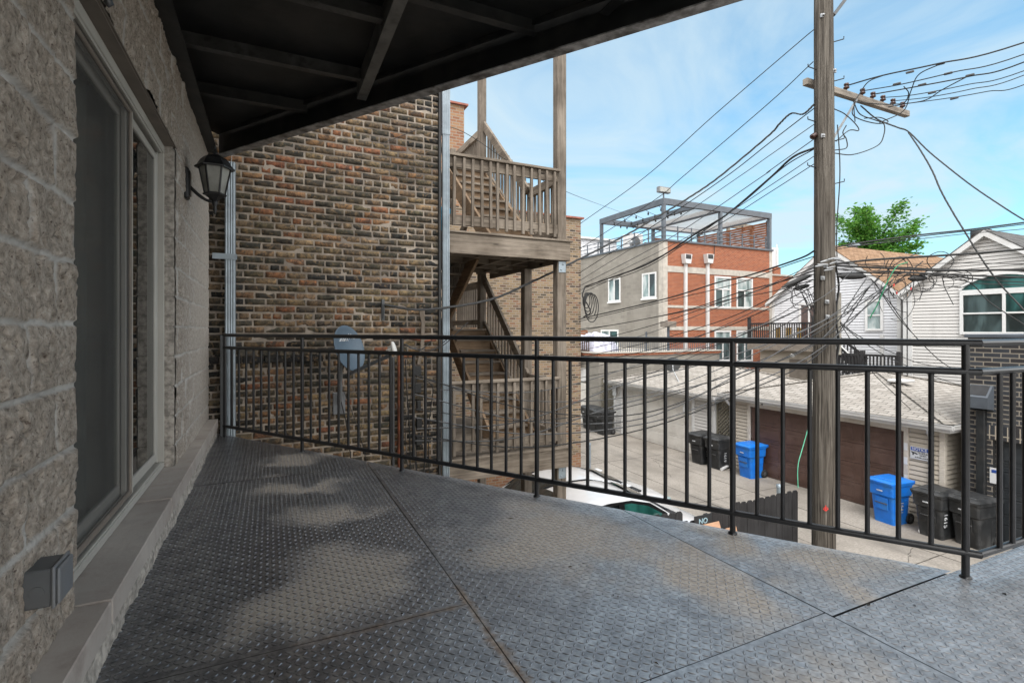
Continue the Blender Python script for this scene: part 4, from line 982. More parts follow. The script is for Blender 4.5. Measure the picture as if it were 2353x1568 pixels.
part('cross_brace', lambda b: b.bar((2.1, 7.5, 2.0), (2.62, 9.1, .35), .045, .12, bev=.004), WB)
part('back_boards', lambda b: [b.box(2.05+.14*i, 2.05+.14*i+.132, 8.9, 8.93, 2.44+random.uniform(0, .08), 3.95+random.uniform(-.25, .2), bev=.004) for i in range(5)], WV)
part('back_boards', lambda b: [b.box(2.05+.14*i, 2.05+.14*i+.132, 8.9, 8.93, GZ, .95+random.uniform(-.15, .1), bev=.004) for i in range(6)], WB)
bk_ = thing('bucket', 'teal plastic bucket standing on the upper porch floor behind the balusters', 'bucket', (2.13, 6.8, 2.43))
b = MB(); b.lathe([(.115, 0), (.125, .18), (.134, .19), (.134, .21), (.127, .215), (.127, .235), (.136, .24), (.136, .262), (.128, .265), (.13, .285), (.14, .29), (.142, .37), (.125, .37), (.12, .30)], 24); b.build('body', TEALP, bk_, True)
b = MB(); b.tube([(.143*math.cos(q), .143*math.sin(q), .31-.14*abs(math.sin(q))) for q in [PI*k/12 for k in range(13)]], .004, 6); b.build('handle', ALU, bk_, True)

# ---------------------------------------------------------------- brick building behind the porch, stepped parapet
yb_ = thing('brick_building', 'yellow brick building with stepped parapet and red clay coping behind the porch', 'building', (5, 14, GZ))
c_low = ony(1334, 500, 13.0); c_hi = ony(1066, 240, 13.0)
b = MB(); b.box(-2, c_low.x, 13.0, 22, GZ+.95, c_low.z-.05); b.box(-2, c_hi.x, 13.0, 20, c_low.z-.05, c_hi.z-.05, 1); b.box(-2, c_low.x+.002, 12.998, 22, GZ, GZ+.95, 1); b.build('wall', [YBM, YBR], yb_)
b = MB()
for (xa, xe, z) in ((c_hi.x+.01, c_low.x+.08, c_low.z-.048), (-2, c_hi.x+.1, c_hi.z-.048)): b.prism([(xa, 12.93, z), (xa, 13.45, z), (xa, 13.45, z+.05), (xa, 13.19, z+.085), (xa, 12.93, z+.05)], (xe-xa, 0, 0))
b.build('coping', CLAY, yb_)
w = ony(1295, 1120, 12.9)
b = MB()
for _ in range(260):
    x = random.uniform(3.5, 8.3); y = 12.95-abs(random.gauss(0, .18)); h = random.uniform(.05, .32)*(1.3 if 6 < x < 7.6 else .6); q = random.uniform(0, 6.3); wd = random.uniform(.01, .03)
    b.poly([(x-wd*math.cos(q), y-wd*math.sin(q), GZ), (x+wd*math.cos(q), y+wd*math.sin(q), GZ), (x+random.uniform(-.08, .08), y+random.uniform(-.08, .05), GZ+h)], 0, (.05+random.random()*.05, .10+random.random()*.06, .025))
b.build('weeds', GRASS, kind='stuff', label='green weeds along the foot of the yellow brick wall', cat='weeds')
# galvanised bollard pipe at the alley corner
p = onz(1332, 1112, GZ); 
r_ = thing('pipe_bollard', 'grey galvanised pipe bollard at the alley corner of the yellow brick building', 'bollard', (8.62, 12.75, GZ))
b = MB(); b.tube([(0, 0, 0), (0, 0, 1.28)], .055, 14); b.build('pipe', GALV, r_, True)
b = MB(); b.lathe([(.062, 1.26), (.062, 1.31), (.04, 1.325), (.001, 1.33)], 14); b.build('cap', GALV, r_, True)
# ---------------------------------------------------------------- helpers for buildings across the alley
def siding(b, ax, plane, z0, z1, ext, lap=.127, m=0, out=-1, butt=.02):
    # lapped boards on a plane x = plane (ax 'x', runs along y) or y = plane (ax 'y'); ext(z) -> (a, b)
    z = z0
    while z < z1-1e-4:
        zt_ = min(z+lap, z1); a0, b0 = ext(z); a1, b1 = ext(zt_); p0, p1 = plane+out*butt, plane
        if b0-a0 < .01: break
        if b1 < a1: a1 = b1 = (a1+b1)/2
        P = (lambda p, s, q: (p, s, q)) if ax == 'x' else (lambda p, s, q: (s, p, q))
        k = .82; am, bm_, zm = a0+(a1-a0)*k, b0+(b1-b0)*k, z+(zt_-z)*k; pm = p0+(p1-p0)*k; pr = plane-out*.045
        b.poly([P(p0, a0, z), P(p0, b0, z), P(pm, bm_, zm), P(pm, am, zm)], m)
        b.poly([P(pr, am, zm), P(pr, bm_, zm), P(pr, b1, zt_), P(pr, a1, zt_)], m)
        b.poly([P(pr, a0, z), P(pr, b0, z), P(p0, b0, z), P(p0, a0, z)], m)
        z = zt_
def window(root, ax, plane, a0, a1, z0, z1, out=-1, cols=2, rows=1, fw=.07, proud=.05, glass=GLASS, frame=WINF, transom=None, sill=None, split=None):
    def bx(b, p0, p1, s0, s1, q0, q1, bev=.006):
        lo, hi = sorted((plane+out*p0, plane+out*p1))
        if ax == 'x': b.box(lo, hi, s0, s1, q0, q1, bev=bev)
        else: b.box(s0, s1, lo, hi, q0, q1, bev=bev)
    f = MB(); 
    bx(f, -.02, proud, a0, a0+fw, z0, z1); bx(f, -.02, proud, a1-fw, a1, z0, z1); bx(f, -.02, proud, a0+fw, a1-fw, z0, z0+fw); bx(f, -.02, proud, a0+fw, a1-fw, z1-fw, z1)
    panes = []; zb_, zt_ = z0+fw, z1-fw
    if transom: bx(f, -.02, proud-.004, a0+fw, a1-fw, transom-.04, transom+.04); panes.append((a0+fw, a1-fw, transom+.04, zt_)); zt_ = transom-.04
    cw = (a1-a0-2*fw)/cols; rh = (zt_-zb_)/rows
    for i in range(1, cols): s = a0+fw+cw*i; bx(f, -.02, proud-.006, s-.045, s+.045, zb_, zt_)
    for j in range(1, rows): q = zb_+rh*j; bx(f, -.02, proud-.008, a0+fw, a1-fw, q-.03, q+.03)
    for i in range(cols):
        for j in range(rows): panes.append((a0+fw+cw*i+(.045 if i else 0), a0+fw+cw*(i+1)-(.045 if i < cols-1 else 0), zb_+rh*j+(.03 if j else 0), zb_+rh*(j+1)-(.03 if j < rows-1 else 0)))
    if sill: bx(f, -.02, proud+.05, a0-.05, a1+.05, z0-sill, z0-.002)
    w_ = f.build('window', frame, root)
    for k, (s0, s1, q0, q1) in enumerate(panes):
        p = MB(); bx(p, -.01, .012+.008*(k % 2), s0, s1, q0, q1, 0); p.build('pane', glass if not isinstance(glass, list) else glass[k % len(glass)], w_)
    return w_
def panel_door(root, ax, plane, a0, a1, z0, z1, m, rows=4, cols=4, out=-1, name='garage_door'):
    b = MB(); h = (z1-z0)/rows
    def bx(p0, p1, s0, s1, q0, q1, bev=0):
        lo, hi = sorted((plane+out*p0, plane+out*p1)); b.box(lo, hi, s0, s1, q0, q1, bev=bev)
    for j in range(rows):
        bx(-.03, .02, a0, a1, z0+h*j+.004, z0+h*(j+1)-.004, .004)
        cw = (a1-a0)/cols
        for i in range(cols):
            s0, s1, q0, q1 = a0+cw*i+.11, a0+cw*(i+1)-.11, z0+h*j+.11, z0+h*(j+1)-.11
            bx(.0205, .028, s0, s1, q0-.03, q0-.01, .002); bx(.0205, .028, s0, s1, q1+.01, q1+.03, .002); bx(.0205, .028, s0-.03, s0-.01, q0-.03, q1+.03, .002); bx(.0205, .028, s1+.01, s1+.03, q0-.03, q1+.03, .002)
            bx(.0205, .031, s0+.02, s1-.02, q0+.02, q1-.02, .008)
    return b.build(name, m, root)
def hip_roof(root, x0, x1, y0, y1, ze, zr, m, fascia, gut=True):
    h = min(x1-x0, y1-y0)/2; cx, cy = (x0+x1)/2, (y0+y1)/2
    if x1-x0 > y1-y0: A, B = (x0+h, cy, zr), (x1-h, cy, zr)
    else: A, B = (cx, y0+h, zr), (cx, y1-h, zr)
    b = MB(); c = [(x0, y0, ze), (x1, y0, ze), (x1, y1, ze), (x0, y1, ze)]
    def slope(P): b.poly(P)
    if x1-x0 > y1-y0:
        slope([c[0], c[1], B, A]); slope([c[1], c[2], B]); slope([c[2], c[3], A, B]); slope([c[3], c[0], A])
    else:
        slope([c[0], c[1], A]); slope([c[1], c[2], B, A]); slope([c[2], c[3], B]); slope([c[3], c[0], A, B])
    rf = b.build('roof', m, root)
    # hip caps
    b = MB()
    for p, q in ((c[0], A), (c[1], A if y1-y0 >= x1-x0 else B), (c[2], B), (c[3], B if y1-y0 >= x1-x0 else A), (A, B)):
        if (Vector(p)-Vector(q)).length < .3: continue
        L = (Vector(q)-Vector(p)); n = int(L.length/.17)
        for i in range(n): a = Vector(p)+L*(i/n); d = Vector(p)+L*(min(1, (i+1.25)/n)); b.bar(a+Vector((0, 0, .022)), d+Vector((0, 0, .008)), .26, .012, m=0)
    b.build('hip_cap', m, root)
    b = MB(); b.box(x0+.03, x1-.03, y0+.03, y0+.05, ze-.20, ze-.012); b.box(x0+.03, x1-.03, y1-.05, y1-.03, ze-.2, ze-.012); b.box(x0+.03, x0+.05, y0+.051, y1-.051, ze-.2, ze-.012); b.box(x1-.05, x1-.03, y0+.051, y1-.051, ze-.2, ze-.012)
    b.box(x0+.051, x1-.051, y0+.051, y1-.051, ze-.2, ze-.19); b.build('soffit', fascia, root)
    if gut:
        b = MB()
        for (a, d, n) in (((x0, y0-.05, 0), (x0, y1+.05, 0), (-1, 0)), ((x0-.05, y0, 0), (x1, y0, 0), (0, -1))):
            pr = [(0.028, -.02), (.028, -.13), (-.03, -.135), (-.075, -.10), (-.085, -.03), (-.10, -.015), (-.10, 0), (-.07, -.002), (-.06, -.09), (.015, -.11)]
            pts = [(a[0]-n[0]*p[0]*1 if n[0] else a[0], a[1]-n[1]*p[0]*1 if n[1] else a[1], ze+p[1]) for p in pr]
            b.prism(pts, (d[0]-a[0], d[1]-a[1], 0))
        b.build('gutter', WHITEP, root)
    return rf
def garage_walls(root, x0, x1, y0, y1, z1, doors, m, trim):
    b = MB(); b.box(x0+.15, x1, y0+.12, y1-.03, GZ, z1); 
    segs = []; y = y0
    for (a, d, zt_) in doors: segs.append((y, a, GZ, z1)); segs.append((a, d, zt_, z1)); y = d
    segs.append((y, y1, GZ, z1))
    for (a, d, q0, q1) in segs: siding(b, 'x', x0+.02, q0+.002, q1, lambda z, a=a, d=d: (a+.002, d-.002), lap=.115)
    siding(b, 'y', y0+.02, GZ+.002, z1, lambda z: (x0, x1), lap=.115)
    b.build('wall', m, root)
    b = MB(); 
    for (px_, py_) in ((x0, y0), (x0, y1)): b.box(px_-.025, px_+.07, py_-.045 if py_ == y0 else py_-.07, py_+.07 if py_ == y0 else py_+.03, GZ, z1, bev=.004)
    for (a, d, zt_) in doors: b.box(x0-.045, x0+.02, a-.10, a, GZ, zt_+.12, bev=.005); b.box(x0-.045, x0+.02, d, d+.10, GZ, zt_+.12, bev=.005); b.box(x0-.048, x0+.02, a, d, zt_, zt_+.12, bev=.005)
    b.box(x0-.02, x0+.01, y0+.07, y1-.07, z1-.22, z1-.02, bev=.004)
    b.build('trim', trim, root)

# ---------------------------------------------------------------- brown-door garage
GX = 14.35
g1 = thing('garage', 'beige sided garage with wide brown door and shingled hip roof', 'garage', (17, 9.4, GZ))
garage_walls(g1, GX, 20.3, 6.45, 12.45, -1.08, [(7.26, 11.78, -1.42)], BEIGES, TRIMB)
panel_door(g1, 'x', GX+.05, 7.27, 11.77, GZ+.01, -1.43, BROWND, 4, 4)
hip_roof(g1, 14.02, 20.7, 6.15, 12.75, -1.06, -.20, SH1, WHITEP)
b = MB(); p = onx(1732, 905, GX); b.tube([(GX-.36, 12.5, -1.17), (GX-.2, 12.55, -1.35), (GX-.06, 12.52, -1.5), (GX-.06, 12.5, GZ+.22), (GX-.16, 12.47, GZ+.10), (GX-.75, 12.3, GZ+.05)], .052, 8); b.build('downspout', WHITEP, g1)
b = MB(); b.tube([(GX-.28, 6.62, -1.18), (GX-.22, 6.64, -1.30), (GX-.05, 6.66, -1.52), (GX-.05, 6.66, GZ+.2), (GX-.12, 6.64, GZ+.1), (GX-.75, 6.55, GZ+.05)], .05, 8); b.build('downspout', WHITEP, g1)
b = MB(); b.box(16.2, 16.75, 8.2, 8.65, -.40, -.32, bev=.02); b.build('roof_vent', WHITEP, g1)
c = onx(1763, 916, GX); cm = thing('security_camera', 'small white security camera under the eave above the brown garage door', 'camera', (GX-.05, c.y, c.z-.1))
b = MB(); b.tube([(0, 0, .08), (-.04, 0, .02), (-.1, 0, 0)], .018, 8); b.build('mount', PVC, cm, True)
b = MB(); b.tube([(-.07, 0, 0), (-.24, -.04, -.05)], .045, 12); b.build('body', PVC, cm, True)
b = MB(); b.tube([(-.241, -.04, -.05), (-.25, -.042, -.053)], .034, 12); b.build('lens', BLACKP, cm, True)
# notice sign by the brown door
c = onx(2112, 1041, GX-.03); sg = thing('notice_sign', 'white and blue NOTICE video surveillance sign beside the brown garage door', 'sign', (GX-.03, c.y, c.z))
R_ = (0, -1, 0); U_ = (0, 0, 1)
b = MB(); b.box(GX-.032, GX-.022, c.y-.20, c.y+.20, c.z-.15, c.z+.15, bev=.003); b.build('board', SIGNW, sg)
b = MB(); b.box(GX-.0355, GX-.0325, c.y-.185, c.y+.185, c.z+.05, c.z+.135, bev=.001); b.build('header', SIGNB, sg)
text('NOTICE', .088, (GX-.0365, c.y, c.z+.092), R_, U_, SIGNW, sg, bold=.0015)
for s, q, y, z in (('24 HOUR', .046, -.075, .0), ('VIDEO', .05, -.075, -.05), ('SURVEILLANCE', .04, -.04, -.105)): text(s, q, (GX-.0345, c.y+y, c.z+z), R_, U_, INK, sg, bold=.001)
text('THIS AREA UNDER', .028, (GX-.0345, c.y, c.z+.034), R_, U_, INK, sg)
b = MB(); b.obox((GX-.036, c.y+.165, c.z-.005), (.003, 0, 0), (0, -.13, -.035), (0, .012, .035)); b.box(GX-.036, GX-.033, c.y+.12, c.y+.15, c.z-.06, c.z-.012); b.build('camera_symbol', INK, sg)
b = MB(); 
for z in (-1.75, -2.1, -2.55): b = MB(); b.box(GX-.052, GX-.046, 7.17, 7.25, z-.13, z+.05); tag(b.build('paper_notice', SIGNW), 'white paper slip taped to the near trim of the brown garage door', 'notice', 'paper slips on the brown door trim')
# ---------------------------------------------------------------- white-door garage
g2 = thing('garage', 'cream sided garage with a white panelled door and hip roof', 'garage', (17, 16.2, GZ))
garage_walls(g2, GX, 20.3, 13.3, 19.15, -1.24, [(14.35, 18.55, -1.55)], CREAMS, WHITEP)
panel_door(g2, 'x', GX+.05, 14.36, 18.54, GZ+.01, -1.56, WHITED, 4, 6)
hip_roof(g2, 14.02, 20.6, 13.0, 19.4, -1.22, -.30, SH1, WHITEP)
c = onx(1412, 896, GX-.03); b = MB(); b.box(GX-.055, GX-.05, c.y-.13, c.y+.13, c.z-.24, c.z+.24); tag(b.build('paper_notice', SIGNW), 'white paper notice at the far corner of the white garage door', 'notice')
b = MB(); b.obox((GX-.06, 14.46, -1.72), (.004, 0, 0), (0, .3, -.05), (0, .02, -.26)); tag(b.build('paper_notice', SIGNW), 'white folded paper stuck on the near top corner of the white garage door', 'notice')
# lattice screens between the garages
def lattice(name, label, y0, y1, x, z0, z1):
    r = thing(name, label, 'lattice', (x, (y0+y1)/2, z0)); b = MB(); d = .135; L = (z1-z0)
    for sgn in (1, -1):
        k = y0-L
        while k < y1+L:
            pts = []
            for s in np.linspace(0, 1, 30):
                y = k+sgn*s*L; 
                if y0 <= y <= y1: pts.append((y, z0+s*L))
            if len(pts) > 1:
                a, e = pts[0], pts[-1]; b.bar((x+.012*sgn, a[0], a[1]), (x+.012*sgn, e[0], e[1]), .045, .012, up=(1, 0, 0))
            k += d
    b.build('slats', LATT, r); f = MB(); f.box(x-.03, x+.03, y0-.05, y0, z0, z1+.05); f.box(x-.03, x+.03, y1, y1+.05, z0, z1+.05); f.box(x-.031, x+.031, y0, y1, z1, z1+.05); f.build('frame', LATT, r)
lattice('lattice_screen', 'brown lattice screen between the white and the brown garage', 12.62, 13.2, 14.43, GZ, -1.45)
lattice('lattice_screen', 'narrow brown lattice at the far side of the white garage', 19.3, 20.2, 14.43, GZ, -1.25)
# ---------------------------------------------------------------- far block garage with a roof deck
g3 = thing('garage', 'flat grey block garage with white door, brick coping and railed roof deck', 'garage', (18, 24, GZ))
b = MB(); b.box(GX, 22.4, 20.4, 32, GZ, -.18); b.build('wall', GREYB, g3)
b = MB(); b.box(GX-.06, 22.46, 20.34, 32, -.178, -.06); b.build('brick_coping', REDB, g3)
b = MB(); b.box(GX-.10, 22.5, 20.30, 32, -.058, .0, bev=.006); b.build('stone_coping', BANDST, g3)
b = MB(); b.box(GX-.05, GX+.01, 21.3, 31, -1.5, -.85, bev=.01); b.build('header_beam', WHITEP, g3)
panel_door(g3, 'x', GX-.005, 21.3, 26.5, GZ+.01, -1.6, WHITED, 4, 6)
b = MB(); zt = 1.02
rg = MB(); 
rr = []
for (a, d) in (((15.2, 20.5), (22.3, 20.5)),):
    m = MB(); m.box(a[0], d[0], a[1]-.02, a[1]+.02, .60, .64); m.box(a[0], d[0], a[1]-.015, a[1]+.015, .08, .11); ra = m.build('railing', STEELG, g3)
    n = 52
    for i in range(n+1): x = a[0]+(d[0]-a[0])*i/n; m = MB(); m.box(x-.012, x+.012, a[1]-.012, a[1]+.012, 0, .60); m.build('baluster', STEELG, ra)
m = MB(); m.tube([(17.7, 20.9, 0), (17.7, 20.9, 1.0)], .05, 8); m.tube([(19.1, 20.8, 0), (19.1, 20.8, 1.25)], .07, 8); m.build('flue_pipe', STEELG, g3)
m = MB(); m.box(18.8, 19.4, 20.5, 21.1, 1.25, 1.55, bev=.02); m.build('flue_cap', LINTEL, g3)
# brown deck and covered furniture at its far end
m = MB(); m.box(GX-.02, GX+.02, 21.2, 30, .62, .70); m.box(GX-.02, GX+.02, 21.2, 30, .02, .09); ra = m.build('railing', BROWND, g3)
for i in range(44): y = 21.25+i*.19; m = MB(); m.box(GX-.015, GX+.015, y-.03, y+.03, .09, .62); m.build('baluster', BROWND, ra)
r = thing('tan_tarp', 'tan tarpaulin hung over the corner of the far roof deck', 'tarp', (GX-.1, 22.5, -1))
ny = 30; Y = np.linspace(21.7, 26.5, ny); Zs = np.linspace(-.95, .25, 12); YY, ZZ = np.meshgrid(Y, Zs); XX = GX-.14-.10*np.sin(YY*3+ZZ*2)*.5-.05*np.sin(YY*9); ZZ2 = ZZ-.18*np.clip(Y-23, 0, 9)[None]*0+.08*np.sin(YY*4)
i = np.arange(ny*12).reshape(12, ny); npmesh('cloth', np.stack([XX, YY, ZZ2], -1).reshape(-1, 3), np.stack([i[:-1, :-1], i[:-1, 1:], i[1:, 1:], i[1:, :-1]], -1).reshape(-1, 4), TARP, r)
cp = at(1368, 772, 26.5); r = thing('covered_furniture', 'patio furniture under a crumpled lilac grey cover on the far roof deck', 'furniture', (cp.x, cp.y, 0))
ny = 26; A, B_ = np.meshgrid(np.linspace(-1, 1, ny), np.linspace(-1, 1, ny)); hh = .95*np.clip(1.25-np.maximum(np.abs(A), np.abs(B_))**3*1.25, 0, 1)*(.75+.4*fbm(A*2+5, B_*2+3, 3, 5)); i = np.arange(ny*ny).reshape(ny, ny)
npmesh('cover', np.stack([cp.x+A*.8, cp.y+B_*1.0, hh+.01], -1).reshape(-1, 3), np.stack([i[:-1, :-1], i[:-1, 1:], i[1:, 1:], i[1:, :-1]], -1).reshape(-1, 4), simple('lilac_cover', (.42, .42, .50), .7), r)
cp = at(1340, 768, 29); r = thing('deck_bench', 'orange brown wooden deck bench at the far left of the roof deck', 'bench', (cp.x, cp.y, 0))
m = MB(); m.box(cp.x-.3, cp.x+.3, cp.y-.8, cp.y+.8, .40, .46); m.build('seat', CEDAR, r)
m = MB(); [m.box(cp.x-.3, cp.x-.25, cp.y-.8, cp.y+.8, .55+.14*k, .65+.14*k) for k in range(4)]; m.build('backrest', CEDAR, r)
for sx in (-.28, .24):
    for sy in (-.78, .74): m = MB(); m.box(cp.x+sx, cp.x+sx+.05, cp.y+sy, cp.y+sy+.05, 0, 1.0 if sx < 0 else .4); m.build('leg', CEDAR, r)
# roof-top dish on the white garage
c = at(1547, 872, 20.0); c.z = -.62
ds2 = thing('satellite_dish', 'grey satellite dish seen from behind on the white garage roof', 'satellite dish', (15.9, c.y, -.75))
q = at(1545, 838, 21.2); n2 = Vector((.55, .75, .35)).normalized(); ux2 = Vector((0, 0, 1)).cross(n2).normalized(); uz2 = n2.cross(ux2); R2 = Matrix((ux2, uz2, n2)).transposed()
b = MB(); pr2 = [(max(.0005, .33*k/7), .06*(k/7)**2) for k in range(8)]; b.lathe(pr2+[(.335, .055)]+[(max(.0005, .33*k/7), .06*(k/7)**2-.008) for k in range(7, -1, -1)], 26, q, M=R2); b.build('reflector', GREYBOX, ds2)
ft = at(1563, 898, 20.3); b = MB(); b.tube([q-n2*.02, q-n2*.12+Vector((0, 0, -.15)), Vector((ft.x, ft.y, ft.z+.25)), ft], .022, 8); b.tube([Vector((ft.x, ft.y, ft.z+.3)), (ft.x-.25, ft.y-.15, ft.z-.04)], .012, 6); b.tube([Vector((ft.x, ft.y, ft.z+.3)), (ft.x+.2, ft.y-.2, ft.z-.02)], .012, 6); b.build('mast', ALU, ds2)
b = MB(); b.tube([q-uz2*.3, q+n2*.45-uz2*.12], .014, 6); b.tube([q+n2*.44-uz2*.12, q+n2*.54-uz2*.06], .04, 8); b.build('feed_arm', ALU, ds2)

# ---------------------------------------------------------------- red brick building with roof terrace
RX, RY, RZ = 19.7, 21.8, 6.02
rb = thing('brick_building', 'red brick three storey building with grey block side and rooftop pergola', 'building', (24, 28, GZ))
XE = 28.45
b = MB(); b.box(RX, XE, RY, 36.5, GZ, RZ); b.build('wall', REDB, rb)
b = MB(); b.box(RX-.05, RX-.001, RY+.35, 36.5, GZ, RZ-.001); b.build('block_wall', GREYB, rb)
for q in ((RX-.06, RX+.25, RY-.02, RY+.36), (XE-.22, XE+.03, RY-.02, RY+.3)): b = MB(); b.box(*q, GZ, RZ-.002); b.build('quoin', BANDST, rb)
def zv(v, u): return ony(u, v, RY).z
for v0, v1, u in ((617.5, 631, 1640), (703.5, 709, 1640), (749.5, 758, 1640)):
    m = MB(); m.box(RX+.251, XE-.221, RY-.035, RY+.02, zv(v1, u), zv(v0, u), bev=.008); m.build('stone_band', BANDST, rb)
m = MB(); m.box(RX-.12, XE+.08, RY-.09, RY+.3, RZ+.001, RZ+.11, bev=.01); m.box(RX-.12, RX+.2, RY+.301, 36.5, RZ+.001, RZ+.11, bev=.01); m.build('coping', STEELG, rb)
for u0, u1, va, vb in ((1640.5, 1678, 634, 708), (1691, 1728, 637.5, 709)):
    p0, p1 = ony(u0, va, RY), ony(u1, vb, RY); window(rb, 'y', RY, p0.x, p1.x, p1.z, p0.z, cols=2, transom=p0.z-.75, glass=[GLASSB, GLASS, GLASSB], fw=.10)
for u0, u1, va, vb in ((1640.5, 1678, 759, 829), (1691, 1728, 759, 829)):
    p0, p1 = ony(u0, va, RY), ony(u1, vb, RY); window(rb, 'y', RY, p0.x, p1.x, p1.z, p0.z, cols=2, transom=p0.z-.6, glass=[GLASSB, GLASS, GLASS], fw=.10)
for u0, u1, va, vb in ((1398, 1425.5, 642, 691), (1475.5, 1508, 629, 683)):
    p0, p1 = onx(u0, va, RX-.05), onx(u1, vb, RX-.05); window(rb, 'x', RX-.05, p1.y, p0.y, (p1.z+onx(u0, vb+3, RX-.05).z)/2, (p0.z+onx(u1, va-5, RX-.05).z)/2, cols=2, glass=[GLASS, GLASSB], fw=.09, sill=.10)
p0, p1 = onx(1381, 757, RX-.05), onx(1421, 812, RX-.05); window(rb, 'x', RX-.05, p1.y, p0.y, .05, p0.z, cols=2, glass=[GLASSG, GLASSB], fw=.10)
for u in (1572, 1622.5):
    x = ony(u, 600, RY).x; zt_ = ony(u, 585, RY).z
    m = MB(); m.prism([(x-.28, RY-.02, zt_), (x+.28, RY-.02, zt_), (x+.19, RY-.02, zt_-.52), (x-.19, RY-.02, zt_-.52)], (0, -.30, 0)); sc = m.build('scupper_box', WHITEP, rb)
    m = MB(); m.box(x-.2, x+.2, RY-.325, RY-.319, zt_-.28, zt_-.03); m.build('opening', BEAMP, sc)
    m = MB(); m.box(x-.085, x+.085, RY-.17, RY-.02, -.06, zt_-.522, bev=.01); m.build('downspout', WHITEP, rb)
m = MB(); m.tube([ony(1642, 553, RY-.05), ony(1640, 590, RY-.05), ony(1632, 607, RY-.1)], .02, 6); m.build('roof_cable', CABLE, rb)
m = MB(); m.box(RX+.3, XE-.3, RY+.4, 36.2, RZ, RZ+.02); m.build('roof', ROOFM, rb)
# roof edge guard
gr = MB(); 
for dz in (.32, .58, .84): gr.box(RX+.02, XE-.3, RY+.06, RY+.09, RZ+dz, RZ+dz+.04); gr.box(RX+.02, RX+.05, RY+.091, 36, RZ+dz, RZ+dz+.04)
gd = gr.build('roof_guard', STEELG, rb)
for k in range(9): x = RX+.03+k*1.03; m = MB(); m.box(x, x+.045, RY+.045, RY+.105, RZ+.11, RZ+.92); m.build('guard_post', STEELG, gd)
for k in range(1, 12): y = RY+.05+k*1.25; m = MB(); m.box(RX+.005, RX+.065, y, y+.045, RZ+.11, RZ+.92); m.build('guard_post', STEELG, gd)
# pergola
pg = thing('rooftop_pergola', 'slate grey steel pergola with louvred bays on the red brick roof', 'pergola', (24, 25, RZ))
px0, px1, py0, py1, pz0, pz1 = RX+.16, XE+.05, RY+.2, RY+6.1, 8.12, 8.45
for (x, y) in ((px0, py0), (px1, py0), (px0, py1), ((px0+px1)/2+.05, py0), ((px0+px1)/2+.05, py1), (px1, py1)): m = MB(); m.box(x-.09, x+.09, y-.09, y+.09, RZ+.02, pz0); m.build('post', STEELG, pg)
for nm, q in (('beam', (px0-.1, px1+.1, py0-.1, py0+.1)), ('beam', (px0-.1, px1+.1, py1-.1, py1+.1)), ('beam', (px0-.1, px0+.1, py0+.101, py1-.101)), ('beam', (px1-.1, px1+.1, py0+.101, py1-.101)), ('beam', ((px0+px1)/2-.05, (px0+px1)/2+.15, py0+.101, py1-.101))): m = MB(); m.box(*q, pz0+.001, pz1); m.build(nm, STEELG, pg)
m = MB(); 
for k in range(34): y = py0+.3+k*.165; m.bar(((px0+px1)/2+.16, y, 8.2), (px1-.11, y, 8.2), .055, .02)
m.build('louvres', WHITEP, pg)
m = MB()
for k in range(34): y = py0+.3+k*.165; m.bar((px0+2.6, y, 8.2), ((px0+px1)/2-.06, y, 8.2), .055, .02)
m.build('louvres', WHITEP, pg)
m = MB(); m.box(px0+2.4, px0+2.6, py0+.102, py1-.102, pz0+.05, pz1-.02); m.build('beam', STEELG, pg)
fl = thing('flood_light', 'grey flood light box standing on the pergola corner', 'flood light', (px0, py0, pz1)); m = MB(); m.box(-.03, .03, -.03, .03, 0, .3); m.build('stem', STEELG, fl, True); m = MB(); m.box(-.42, .42, -.12, .12, .3, .62, bev=.02); m.build('housing', COVER, fl, True); m = MB(); m.box(-.37, .37, -.13, -.121, .34, .58); m.build('lens', FROST, fl, True)
# string lights across the open bay
for k in range(5):
    a = (px0+.1, py0+.6+k*1.1, 8.2); e = (px0+2.4, py0+.9+k*1.1, 8.2); wr = sagline(a, e, .22, 8); r = thing('string_lights', 'string of small bulbs strung across the open pergola bay', 'string lights', a, group='strings of bulbs under the pergola')
    m = MB(); m.tube(wr, .012, 5); m.build('cord', CABLE, r)
    for p in wr[1:-1:2]: m = MB(); m.lathe([(.03, 0), (.035, -.06), (.055, -.12), (.04, -.19), (.001, -.21)], 8, p); m.build('bulb', CABLE, r)
# cedar privacy screens and roof clutter
sc = thing('cedar_screen', 'red brown slatted cedar privacy screen on the brick roof edge', 'screen', (XE-1, RY+3, RZ))
m = MB()
for k in range(12): z = RZ+.12+k*.155; m.bar((XE-.05, RY+.35, z), (XE-.05, RY+6, z), .05, .125)
m.build('slats', CEDAR, sc)
m = MB(); [m.bar((XE-.15-k*.95, RY+6.2, RZ+.12+.125*j), (XE-1.1-k*.95, RY+6.2, RZ+.12+.125*j), .05, .11) for k in range(5) for j in range(12 if k < 4 else 9)]; m.build('slats', CEDAR, sc)
for y in (.35, 2.2, 4.1, 6.0): m = MB(); m.box(XE-.02, XE+.04, RY+y-.05, RY+y+.05, RZ+.02, RZ+2.0); m.build('post', STEELG, sc)
ac = thing('air_conditioner', 'white rooftop air conditioner behind the pergola posts', 'air conditioner', (24.2, 30, RZ)); m = MB(); m.box(23.9, 25.1, 30, 30.9, RZ+.9, RZ+2.2, bev=.03); m.build('housing', WHITEP, ac); m = MB(); m.lathe([(.4, 0), (.4, .02), (.36, .03), (.1, .03)], 20, (24.4, 29.99, RZ+1.6), M=Matrix(((1, 0, 0), (0, 0, -1), (0, 1, 0)))); m.build('fan_grille', GREYBOX, ac); m = MB(); m.box(24, 25, 30.1, 30.8, RZ, RZ+.9); m.build('stand', STEELG, ac)
